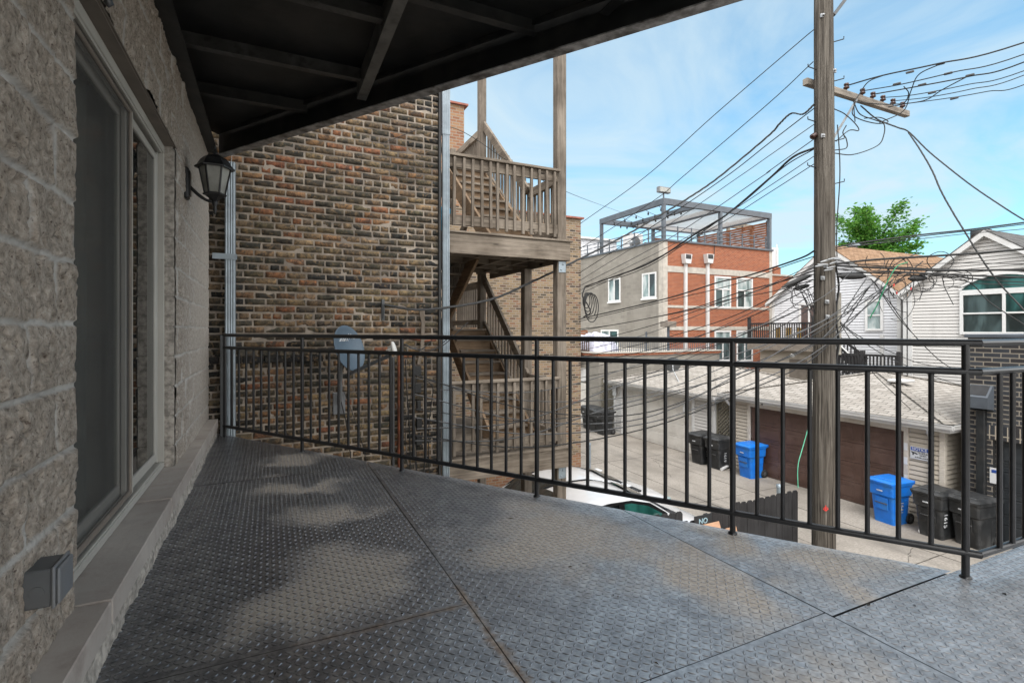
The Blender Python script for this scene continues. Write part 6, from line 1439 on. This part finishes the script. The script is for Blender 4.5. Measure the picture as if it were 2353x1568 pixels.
# ---------------------------------------------------------------- tree behind the houses
tr = thing('leafy_tree', 'bright green young maple behind the tan roof', 'tree', (41, 22.6, GZ))
b = MB(); T0 = Vector((41, 22.6, GZ))
b.tube([T0, T0+Vector((.05, .05, 3)), T0+Vector((0, .1, 6.5)), T0+Vector((.1, .05, 9.2))], [.26, .22, .18, .12], 10)
limbs = []
for k in range(26):
    q = random.uniform(0, 2*PI); hz = random.uniform(7.4, 11.2); L = random.uniform(2.0, 4.0); el = random.uniform(.55, 1.35) if k > 5 else random.uniform(.25, .6)
    a = T0+Vector((0, .05, hz)); d = Vector((math.cos(q)*math.cos(el), math.sin(q)*math.cos(el), math.sin(el)))
    if a.z+d.z*L > GZ+14.9: L = max(.6, (GZ+14.9-a.z)/d.z)
    pts = [a+d*L*s+Vector((random.uniform(-.1, .1), random.uniform(-.1, .1), .25*s*s)) for s in (0, .33, .66, 1)]
    b.tube(pts, [.07, .05, .03, .012], 6); limbs.append(pts)
b.build('trunk', BARK, tr)
lb = MB()
def leaf(p, sz, c):
    q = random.uniform(0, 2*PI); w_ = random.uniform(-.9, .9); X = Vector((math.cos(q), math.sin(q), w_*.6)).normalized(); Y = X.cross(Vector((random.uniform(-1, 1), random.uniform(-1, 1), random.uniform(.2, 1)))).normalized()
    lb.poly([p-X*sz, p-Y*sz*.55+X*sz*.1, p+X*sz, p+Y*sz*.55+X*.1*sz], 0, c)
for pts in limbs:
    for _ in range(420):
        s = random.random()**.55*3; i = min(2, int(s)); base = Vector(pts[i]).lerp(Vector(pts[i+1]), s-i)
        sp = .62*(1-.22*s); p = base+Vector((random.gauss(0, sp), random.gauss(0, sp), random.gauss(0, sp*.6)-.05))
        g_ = random.random(); c = (.065+.12*g_*g_, .16+.21*g_, .022+.04*g_)
        leaf(p, random.uniform(.09, .17), c)
for _ in range(5200):
    q = random.uniform(0, 2*PI); rr = 2.7*math.sqrt(random.random()); z = random.uniform(8.2, 12.8); p = T0+Vector((rr*math.cos(q), rr*math.sin(q), z))
    if fbm(np.array([p.x*.9+p.y*.4]), np.array([p.z*.9+p.y*.5]), 2, 3)[0] < .46: continue
    g_ = random.random(); leaf(p, random.uniform(.09, .16), (.04+.08*g_*g_, .11+.15*g_, .016+.02*g_))
lb.build('crown', LEAF, tr)
# ---------------------------------------------------------------- utility pole
PX, PYc = 8.87, 5.75; PT = 9.0
pole = thing('utility_pole', 'tall weathered wooden utility pole with crossarm, insulators and step pegs', 'utility pole', (PX, PYc, GZ))
nz, na = 260, 40; zs = np.linspace(GZ, 9.3, nz); V = []
for i, z in enumerate(zs):
    k = (z-GZ)/12.9; rad = .190-.056*k
    q = np.linspace(0, 2*PI, na, endpoint=False); g_ = (fbm(q*5.0, np.full(na, z*.35), 3, 77)-.5)*.022+(fbm(q*14.0, np.full(na, z*.5), 2, 78)-.5)*.010
    g_[-1] = (g_[-2]+g_[0])/2
    rr_ = rad+g_; V.append(np.stack([PX+rr_*np.cos(q)+.012*math.sin(z*.7), PYc+rr_*np.sin(q), np.full(na, z)], -1))
V = np.concatenate(V); i = np.arange(nz*na).reshape(nz, na); j = np.roll(i, -1, axis=1)
npmesh('shaft', V, np.stack([i[:-1], j[:-1], j[1:], i[1:]], -1).reshape(-1, 4), POLE, pole)
def prad(z): return .190-.056*(z-GZ)/12.9
def pz(v): return H-(v-V0)/F*PT
Rv = Vector((CT, -ST, 0)); Fv = Vector((ST, CT, 0))
# crossarm
zc = 5.585; ya = PYc+.235
m = MB(); m.box(8.69, 11.93, ya-.05, ya+.05, zc-.06, zc+.06, bev=.008); arm = m.build('crossarm', ARMW, pole)
m = MB(); m.bar((PX+1.25, ya-.06, zc-.06), (PX+.16, PYc+.10, pz(345)), .045, .012, up=(0, 1, 0)); m.build('arm_brace', CABLEG if False else simple('dull_brace_metal', (.2, .21, .215), .5), pole)
ins = []
for u in (1944, 1981, 2005, 2028, 2051, 2073):
    p = ony(u, 280, ya); x = p.x; m = MB(); m.tube([(x, ya, zc+.06), (x, ya, zc+.14)], .012, 6); m.lathe([(.025, .11), (.052, .125), (.05, .15), (.03, .16), (.03, .175), (.045, .185), (.042, .215), (.015, .225), (.001, .226)], 12, (x, ya, zc)); m.build('insulator', PORC, pole); ins.append(Vector((x, ya-.03, zc+.17)))
m = MB(); p = ony(1837, 270, PYc); 
m.lathe([(.02, 0), (.05, .01), (.03, .04), (.05, .05), (.03, .08), (.05, .09), (.02, .12)], 10, (PX-.26, PYc+.05, pz(318)), M=Matrix(((.5, 0, .85), (0, 1, 0), (-.85, 0, .5)))); m.build('insulator', PORC, pole)
for sd_, vs_ in ((1, (100, 190, 327, 425)), (-1, (163, 283, 388))):
    for v in vs_:
        z = pz(v); a = Vector((PX, PYc, z))+Rv*sd_*prad(z)*.85; e = a+Rv*sd_*.19-Fv*.05+Vector((0, 0, .05)); m = MB(); m.tube([a-Rv*sd_*.05, e, e+Vector((0, 0, .045))], .009, 6); m.build('step_peg', CABLE, pole)
for v, u in ((170, 1907), (318, 1880), (613, 1884), (640, 1879), (694, 1886), (728, 1887), (45, 1880)):
    z = pz(v); off = (u-1893)/F*PT; m = MB(); a = Vector((PX, PYc, z))+Rv*off-Fv*math.sqrt(max(.002, prad(z)**2-off**2)); m.obox(a-Rv*.035-Vector((0, 0, .035))-Fv*.02, Rv*.07, -Fv*-.03, Vector((0, 0, .07)), bev=.006); m.lathe([(.018, 0), (.018, .03), (.001, .032)], 8, a-Fv*.02, M=Matrix((tuple(Rv), (0, 0, 1), tuple(-Fv))).transposed()); m.build('bolt_plate', ALU, pole)
# cable riser with moulding on its right side
a = Vector((PX, PYc, 0))+Rv*.19-Fv*.06
m = MB(); m.tube([a+Vector((0, 0, pz(v)))+Rv*.03*math.sin(v*.05) for v in range(595, 860, 12)], .017, 8); m.build('riser_cable', CABLE, pole)
m = MB(); b0 = Vector((PX, PYc, 0))+Rv*.27; m.obox(b0+Vector((0, 0, pz(815)))-Rv*.03, Rv*.07, Fv*.05, Vector((0, 0, pz(672)-pz(815))), bev=.01); m.build('riser_guard', simple('old_conduit', (.30, .28, .24), .6), pole)
m = MB(); m.tube([a+Vector((0, 0, pz(v)))+Rv*(.02+.03*math.sin(v*.02)) for v in range(290, 600, 20)], .009, 6); m.build('riser_cable', CABLE, pole)
c = Vector((PX, PYc, pz(1157)))-Fv*.205-Rv*.10; Um = Vector((0, 0, 1))
m = MB(); 
for k in range(6):
    q = -1.0+k*.4; 
m.obox(c-Rv*.035+Um*.0, Rv*.07, -Fv*.004, Um*.012); m.bar(c+Um*.05, c-Um*.05, .012, .004, up=tuple(Fv)); m.bar(c-Um*.05, c-Um*.01-Rv*.045, .012, .004, up=tuple(Fv)); m.bar(c-Um*.05, c-Um*.01+Rv*.045, .012, .004, up=tuple(Fv)); m.build('red_arrow', RED, pole)
m = MB(); m.bar(at(1915, 35, 9.0), at(1950, -12, 9.0), .06, .05); m.build('upper_brace', GREYBOX, pole)

# ---------------------------------------------------------------- wires
def ipath(pts): return [at(u, v, t_) for u, v, t_ in pts]
def W_(pts, r, m, label, name='cable', group=None, sub=8, n=6): return wire(ipath(pts), r, m, name, label, 'cable', group, n=n, sub=sub)
# from the crossarm out over the alley to the upper right
outs = [((1944, 194), (2030, 173), (2152, 147), (2352, 98), .012, 'highest and thickest wire from the crossarm to the upper right'),
        ((1981, 212), (2070, 194), (2190, 166), (2352, 125), .009, 'wire leaving the crossarm insulator second from the pole'),
        ((2005, 222), (2112, 198), (2225, 176), (2352, 143), .011, 'thick wire leaving the crossarm insulator third from the pole'),
        ((2028, 234), (2100, 218), (2220, 195), (2352, 163), .008, 'wire leaving the crossarm insulator fourth from the pole'),
        ((2051, 239), (2130, 224), (2230, 205), (2352, 173), .008, 'wire leaving the crossarm insulator fifth from the pole'),
        ((2073, 248), (2190, 224), (2270, 210), (2352, 195), .008, 'lowest wire, leaving the insulator at the far end of the crossarm')]
for k, (a, b_, c, d, r_, lb_) in enumerate(outs):
    P = [ins[k]]+[at(u, v, t_) for (u, v), t_ in ((b_, 9.0+.12*k), (c, 8.4+.16*k), (d, 7.8+.2*k))]; e = P[-1]+(P[-1]-P[-2])*3+Vector((0, 0, .5)); o = wire(P+[e], r_, CABLE, 'line_wire', lb_, 'wire', 'line wires running from the crossarm')
for (u, v, t_), lb_ in (((2090, 166, 8.9), 'top'), ((2160, 147, 8.4), 'top, farther out'), ((2060, 193, 9.1), 'second'), ((2178, 169, 8.7), 'second, square'), ((2118, 195, 8.9), 'third'), ((2228, 173, 8.7), 'third, farther out'), ((2141, 213, 9.0), 'fourth'), ((2192, 226, 9.2), 'lowest')):
    p = at(u, v, t_); m = MB(); d = (at(u+20, v-5, t_-.1)-p).normalized(); m.bar(p-d*.06, p+d*.06, .035, .035, bev=.008); tag(m.build('wire_clamp', CABLEG), 'small splice clamp on the '+lb_+' wire right of the crossarm', 'clamp')
for pts, lb_ in ((((2158, 148, 8.4), (2110, 172, 8.8), (2092, 210, 9.1), (2075, 255, 9.3), (2020, 282, 9.4)), 'long black jumper looping from the top wire down behind the crossarm'),
                 (((2030, 173, 9.0), (1995, 188, 9.2), (1975, 215, 9.3), (1962, 240, 9.3), (1964, 280, 9.3)), 'black jumper curving from the top wire to below the crossarm'),
                 (((2222, 176, 8.6), (2165, 206, 8.9), (2120, 232, 9.2), (2040, 240, 9.4), (1960, 234, 9.4)), 'black jumper sweeping from the third wire back to the crossarm'),
                 (((2076, 199, 9.0), (2087, 215, 9.1), (2075, 238, 9.3), (2040, 246, 9.5)), 'thin jumper hooking from the second wire to the fifth insulator'),
                 (((1960, 232, 9.2), (1975, 262, 9.2), (2010, 276, 9.2), (2030, 285, 9.2), (2030, 310, 9.2), (2015, 335, 9.2), (1960, 355, 9.1), (1915, 352, 9.0)), 'large black loop hanging under the crossarm back to the pole'),
                 (((1964, 236, 9.2), (1958, 262, 9.2), (1980, 276, 9.2), (2016, 284, 9.2), (2040, 280, 9.3), (2020, 270, 9.3), (1985, 272, 9.2)), 'tight coil of black cable hanging below the crossarm middle'),
                 (((1944, 288, 9.0), (1936, 305, 9.0), (1944, 320, 9.0), (1944, 340, 9.0), (1918, 345, 9.0)), 'short black jumper loop beside the metal arm brace'),
                 (((1915, 250, 9.0), (1940, 262, 9.1), (1965, 285, 9.1), (1972, 300, 9.1), (1950, 300, 9.0), (1920, 325, 9.0)), 'thin tangled jumper around the metal arm brace')):
    wire(ipath(pts), .009, CABLE, 'jumper_wire', lb_, 'wire')
# twisted service drops to the lower right
def twisted(pts, r, label):
    P = ipath(pts); Q = [P[0]*2-P[1]]+P+[P[-1]*2-P[-2]]; out = []
    for i in range(1, len(Q)-2):
        for k in range(16):
            s = k/16; a, c, d, e = Q[i-1], Q[i], Q[i+1], Q[i+2]; out.append(.5*((2*c)+(d-a)*s+(2*a-5*c+4*d-e)*s*s+(3*c-a-3*d+e)*s**3))
    out.append(P[-1]); b = MB()
    for ph in (0, 2.09, 4.19):
        pts2 = [p+Vector((math.cos(i*.55+ph)*r, math.sin(i*.55+ph)*r*.6, math.sin(i*.55+ph)*r*.8)) for i, p in enumerate(out)]; b.tube(pts2, r*.9, 6)
    return tag(b.build('service_cable', CABLE), label, 'cable')
twisted([(1978, 244, 9.3), (2015, 274, 9.6), (2062, 293, 9.9), (2087, 303, 10.0), (2130, 345, 9.7), (2172, 380, 9.4), (2230, 425, 9.1), (2290, 466, 8.8), (2352, 505, 8.5), (2430, 545, 8.1)], .012, 'upper twisted cable dropping from the crossarm to the right edge')
twisted([(2087, 305, 10.0), (2112, 342, 9.7), (2140, 390, 9.4), (2162, 440, 9.1), (2190, 490, 8.9), (2219, 537, 8.7), (2255, 595, 8.5), (2295, 650, 8.3), (2352, 712, 8.0), (2400, 770, 7.8)], .011, 'steeper twisted cable dropping past the arched window')
twisted([(1872, 238, 8.9), (1845, 262, 9.0), (1817, 261, 9.2), (1790, 285, 9.3), (1765, 312, 9.4), (1651, 407, 9.6), (1581, 455, 9.6), (1520, 492, 9.5), (1454, 531, 9.3), (1384, 568, 8.8), (1325, 598, 8.2), (1220, 648, 7.4), (1122, 689, 6.8), (974, 711, 6.30), (884, 700, 6.2)], .010, 'twisted cable from the pole across the porch to the brick wall bracket')
# long wires from the pole to the left
YW = 14.8
for pts, r_, m_, lb_ in (
    ([(1870, 68, 9.0), (1833, 99, 9.2), (1640, 265, 10.4), (1481, 407, 12.4), (1331, 515, YW)], .008, CABLE, 'highest thin wire from the pole to the yellow brick parapet'),
    ([(1868, 142, 9.0), (1765, 238, 9.8), (1567, 407, 11.6), (1500, 462, 12.6), (1331, 572, YW)], .008, CABLE, 'second thin wire from the pole sloping left across the sky'),
    ([(1870, 249, 9.0), (1765, 330, 9.8), (1666, 407, 10.6), (1523, 504, 12.2), (1329, 628, YW)], .009, CABLE, 'dark wire just under the twisted cable left of the pole'),
    ([(1871, 285, 9.0), (1765, 359, 9.8), (1696, 407, 10.4), (1510, 533, 12.2), (1329, 646, YW)], .007, CABLEG, 'thin grey wire from the pole crossing the pergola'),
    ([(1872, 318, 9.0), (1765, 394, 9.8), (1748, 407, 10.0), (1530, 552, 12.0), (1329, 658, YW)], .008, CABLEG, 'grey wire from the metal plate on the pole to the left'),
    ([(1870, 340, 8.9), (1820, 362, 9.2), (1765, 412, 9.8), (1666, 495, 10.8), (1593, 540, 11.6), (1529, 583, 12.3), (1472, 613, 13.0), (1396, 640, 14), (1344, 658, YW)], .019, CABLE, 'thickest black cable bundle from the pole to the coils on the left'),
    ([(1869, 343, 8.9), (1800, 384, 9.4), (1700, 470, 10.4), (1593, 546, 11.6), (1475, 618, 13.0), (1344, 661, YW)], .009, CABLE, 'thin black cable hugging the thick bundle left of the pole'),
    ([(1871, 358, 9.0), (1765, 429, 9.8), (1640, 510, 11), (1500, 585, 12.5), (1329, 668, YW)], .007, CABLEG, 'thin grey wire below the thick bundle left of the pole'),
    ([(1871, 376, 9.0), (1765, 444, 9.8), (1640, 522, 11), (1500, 597, 12.5), (1329, 676, YW)], .007, CABLE, 'lowest of the thin wires fanning left from the upper pole'),
    ([(1872, 575, 9.0), (1833, 595, 9.3), (1714, 634, 10.6), (1648, 649, 11.4), (1529, 686, 12.8), (1363, 725, 14.6), (1329, 733, YW)], .016, CABLE, 'thick sagging cable from the pole over the white window frames'),
    ([(1872, 588, 9.0), (1800, 612, 9.6), (1690, 652, 10.8), (1560, 684, 12.4), (1440, 712, 13.8), (1329, 738, YW)], .009, CABLE, 'cable hanging just below the thick sagging one'),
    ([(1875, 620, 9.0), (1800, 645, 9.6), (1690, 674, 10.8), (1581, 711, 12.2), (1420, 744, 14), (1329, 756, YW)], .011, CABLE, 'dark cable crossing the red brick at its lower windows'),
    ([(1876, 640, 9.0), (1780, 668, 9.8), (1669, 689, 11), (1578, 714, 12.2), (1430, 742, 14), (1329, 760, YW)], .009, CABLE, 'dark cable meeting the others at the grey block corner')):
    wire(ipath(pts), r_, m_, 'cable', lb_, 'cable', n=6)
# coil at the left end
for k in range(5):
    q0 = random.uniform(0, 6); c = at(1347+k*3, 690+k*4, 14.6); R_ = .22+.05*k
    wire([c+Vector((math.cos(q)*R_*.55, 0, math.sin(q)*R_)) for q in [q0+2*PI*i/14 for i in range(14)]], .014, CABLE, 'cable_coil', 'loop of black cable hung in the coil at the yellow brick corner', 'cable coil', 'loops of cable at the yellow brick corner')
wire(ipath([(1344, 658, 14.7), (1338, 680, 14.6), (1350, 700, 14.6), (1356, 718, 14.6), (1340, 728, 14.7)]), .02, CABLE, 'cable', 'thick black cable tail hanging into the coil at the brick corner', 'cable')
# alley strand to the right of the pole
for pts, r_, lb_ in (
    ([(1905, 572, 8.9), (1960, 560, 8.9), (2100, 541, 8.6), (2219, 528, 8.4), (2352, 511, 8.1), (2480, 492, 7.8)], .014, 'upper double cable rising right from the pole across the tree'),
    ([(1905, 575, 8.9), (1975, 564, 8.8), (2100, 545, 8.6), (2219, 531, 8.4), (2352, 515, 8.1), (2480, 497, 7.8)], .008, 'thin cable lashed under the upper double cable'),
    ([(1900, 549, 8.9), (1990, 560, 8.9), (2100, 550, 8.7), (2219, 537, 8.4), (2352, 526, 8.1), (2480, 512, 7.8)], .006, 'thinnest wire below the upper double cable'),
    ([(1920, 606, 8.9), (2000, 597, 8.8), (2159, 587, 8.5), (2260, 580, 8.3), (2352, 572, 8.1), (2480, 560, 7.8)], .020, 'thick black cable crossing the peak of the cream house'),
    ([(1920, 610, 8.9), (2040, 616, 8.7), (2159, 621, 8.5), (2352, 619, 8.1), (2480, 617, 7.8)], .019, 'thick black cable level above the arched window'),
    ([(1920, 604, 8.9), (2040, 612, 8.7), (2159, 618, 8.5), (2352, 622, 8.1), (2480, 624, 7.8)], .010, 'black cable twined with the thick level one'),
    ([(1922, 628, 8.9), (2040, 625, 8.7), (2130, 628, 8.5), (2240, 633, 8.3), (2352, 637, 8.1), (2480, 640, 7.8)], .016, 'second level black cable carrying the splice cases'),
    ([(1922, 632, 8.9), (2040, 634, 8.7), (2150, 632, 8.5), (2240, 641, 8.3), (2352, 648, 8.1), (2480, 655, 7.8)], .008, 'thin cable just under the splice case strand'),
    ([(1922, 616, 8.9), (2020, 628, 8.7), (2150, 634, 8.5), (2240, 650, 8.3), (2352, 655, 8.1), (2480, 660, 7.8)], .007, 'thin cable drooping over the arched window top'),
    ([(1925, 620, 8.9), (2020, 622, 8.7), (2150, 628, 8.5), (2250, 640, 8.3), (2352, 637, 8.1), (2480, 630, 7.8)], .007, 'thin cable crossing the splice case strand'),
    ([(1905, 591, 8.9), (1960, 604, 8.8), (2090, 607, 8.6), (2200, 604, 8.4), (2352, 606, 8.1)], .006, 'fine wire between the two thick level cables')):
    W_(pts, r_, CABLE, lb_)
for (a, b_, t_, w_), lb_ in ((((1923, 634), (1988, 634), 8.8, .10), 'black splice case on the strand just right of the pole'), (((2086, 640), (2128, 638), 8.6, .09), 'black splice case on the strand before the cream house'), (((1796, 660), (1862, 632), 9.1, .075), 'long black tapered splice case left of the pole'), (((1822, 664), (1858, 655), 9.2, .07), 'small black splice case below the long one left of the pole')):
    p, q = at(*a, t_), at(*b_, t_); d = q-p; m = MB(); m.tube([p, p+d*.1, p+d*.2, p+d*.55, p+d*.85, q], [.015, w_*.3, w_*.55, w_*.62, w_*.5, .02], 12)
    r = tag(m.build('splice_case', CABLE), lb_, 'splice case')
# slack loops of drop cable
random.seed(21)
loops = [(2060, 690, 42, 46), (2078, 672, 38, 44), (2052, 670, 30, 34), (2088, 655, 34, 40), (2045, 655, 36, 30), (2105, 640, 46, 30), (2070, 640, 30, 52), (2010, 600, 22, 22), (2060, 610, 25, 18), (2150, 648, 40, 22), (2180, 640, 45, 18), (2120, 650, 26, 20), (2200, 640, 34, 20), (2160, 600, 30, 22)]
for k, (u, v, a, b_) in enumerate(loops):
    t_ = 8.5+random.uniform(-.12, .2); q0 = random.uniform(0, 6.3); sp_ = random.uniform(4.2, 6.6); n_ = 12
    pts = [(u+a*math.cos(q0+sp_*i/n_)*random.uniform(.95, 1.04), v-b_*math.sin(q0+sp_*i/n_)*random.uniform(.95, 1.04), t_+.02*i) for i in range(n_+1)]
    W_(pts, random.choice([.0045, .0055, .007]), CABLE, 'slack loop of thin black cable in the tangle before the cream house', 'slack_loop', 'slack loops of cable hung from the alley strand', sub=5)
for k in range(8):
    u, v = 2040+random.uniform(0, 60), 655+random.uniform(-10, 60); p = at(u, v, 8.45); m = MB(); m.bar(p, p+Vector((random.uniform(-.02, .02), 0, .045)), .016, .012, bev=.003); tag(m.build('cable_tag', RED if k % 3 == 0 else CABLEG), 'small tag hanging in the cable tangle before the cream house', 'tag', 'tags in the cable tangle')
W_([(2218, 762-0, 8.4), (2190, 700, 8.4), (2170, 660, 8.5)][1:]+[(2165, 640, 8.5)], .006, CABLE, 'short cable end hanging below the strand by the cream siding')
# drops from the strand down to the left, passing before the pole
random.seed(5)
drops = [((2120, 600), (1900, 770), (1470, 950), (958, 862)), ((2090, 628), (1895, 735), (1480, 905), (955, 868)), ((2078, 640), (1890, 748), (1478, 960), (952, 905)),
         ((2050, 644), (1885, 760), (1480, 925), (955, 940)), ((2040, 650), (1886, 800), (1500, 968), (950, 958)), ((2020, 640), (1880, 742), (1440, 880), (957, 985)),
         ((2000, 655), (1878, 815), (1478, 985), (954, 1000)), ((1990, 640), (1872, 790), (1420, 930), (950, 1012)), ((1960, 620), (1876, 690), (1490, 830), (1010, 895))]
for k, (a, b_, c, d) in enumerate(drops):
    W_([(*a, 8.75), (*b_, 8.55), ((b_[0]+c[0])/2, (b_[1]+c[1])/2+12, 8.2), (*c, 7.5), ((c[0]+d[0])/2, (c[1]+d[1])/2+34, 6.9), (*d, 6.28)], random.choice([.006, .007, .009]), CABLEG if k % 3 else CABLE, 'thin service wire sagging from the alley strand behind the railing to the brick wall', 'service_wire', 'service wires sagging to the brick wall')
for k, (a, c, d) in enumerate((((1872, 640), (1600, 775), (1329, 850)), ((1874, 655), (1640, 760), (1329, 838)), ((1876, 668), (1700, 770), (1360, 905)), ((1880, 690), (1620, 800), (1329, 868)), ((1870, 606), (1560, 740), (1329, 806)), ((1872, 628), (1660, 735), (1329, 822)), ((1876, 700), (1700, 795), (1300, 905)), ((1874, 612), (1640, 700), (1329, 790)))):
    W_([(*a, 9.0), ((a[0]+c[0])/2, (a[1]+c[1])/2+5, 9.9), (*c, 11.4), ((d[0]+c[0])/2, (d[1]+c[1])/2+6, 13), (*d, YW)], .007+.002*(k % 2), CABLE if k % 2 else CABLEG, 'thin wire of the fan crossing the grey block building below the pole tangle', 'service_wire', 'fan of wires across the grey building')
# drops from the strand down to the right, over the garages
for pts, lb_ in (([(2000, 640, 8.7), (2040, 690, 9.2), (2100, 770, 10.5), (2150, 820, 11.8), (2183, 845, 13)], 'thin cable falling from the tangle onto the cream siding'),
                 ([(2010, 650, 8.7), (2060, 725, 9.6), (2110, 780, 10.8), (2155, 825, 12), (2186, 846, 13)], 'thin cable beside it falling onto the cream siding'),
                 ([(1930, 740, 8.9), (1970, 770, 9.6), (2040, 805, 11), (2110, 833, 12.4), (2182, 846, 13.2)], 'wire slanting from low on the pole to the cream house'),
                 ([(1932, 745, 8.9), (1990, 790, 9.6), (2060, 830, 10.8), (2150, 866, 12.4), (2222, 890, 13.4)], 'lower wire slanting from the pole over the garage roof'),
                 ([(1930, 742, 8.9), (1960, 790, 9.6), (2000, 850, 10.8), (2060, 910, 12.2), (2140, 985, 13.8)], 'steep wire falling from the pole across the hip roof'),
                 ([(2130, 632, 8.5), (2220, 645, 8.4), (2275, 695, 8.2), (2352, 745, 7.9), (2420, 790, 7.6)], 'black cable sagging across the arched window to the right edge'),
                 ([(1945, 720, 8.9), (2000, 655, 8.8), (2060, 605, 8.7), (2110, 580, 8.6)], 'dark wire rising from the pole side through the tangle')):
    W_(pts, .008, CABLE, lb_)
W_([(2085, 602, 8.5), (2060, 612, 8.5), (2042, 640, 8.5), (2030, 665, 8.5), (2015, 700, 8.55), (1998, 730, 8.6)], .009, GREENW, 'dark green wire slanting through the cable tangle', 'green_wire')
W_([(1862, 960, 9.0), (1850, 1005, 8.95), (1840, 1040, 8.9), (1834, 1062, 8.85), (1832, 1085, 8.82), (1833, 1120, 8.8)], .008, simple('mint_wire', (.10, .42, .27), .5), 'thin mint green wire hanging in front of the brown garage door', 'green_wire')
for k in range(9):
    u0 = 1800+random.uniform(0, 60); v0 = 650+random.uniform(-10, 20)
    W_([(u0, v0, 9.1), (u0+random.uniform(5, 18), v0+random.uniform(5, 25), 9.05), (u0+random.uniform(15, 40), v0+random.uniform(20, 60), 9.0), (1868, v0+random.uniform(30, 80), 8.95)], .006, CABLE, 'short slack wire below the splice cases left of the pole', 'slack_wire', 'slack wires left of the pole')
for k in range(8):
    m = MB(); p = at(1880+random.uniform(0, 45), 597+random.uniform(-6, 26), 8.75); d = Vector((random.uniform(.5, 1), random.uniform(-.4, .1), random.uniform(-.1, .25))).normalized(); m.tube([p-d*.09, p, p+d*.09], [.012, .02, .01], 6); tag(m.build('wire_dead_end', ALU), 'pale metal cable grip in the cluster at the pole', 'cable grip', 'cable grips clustered at the pole')
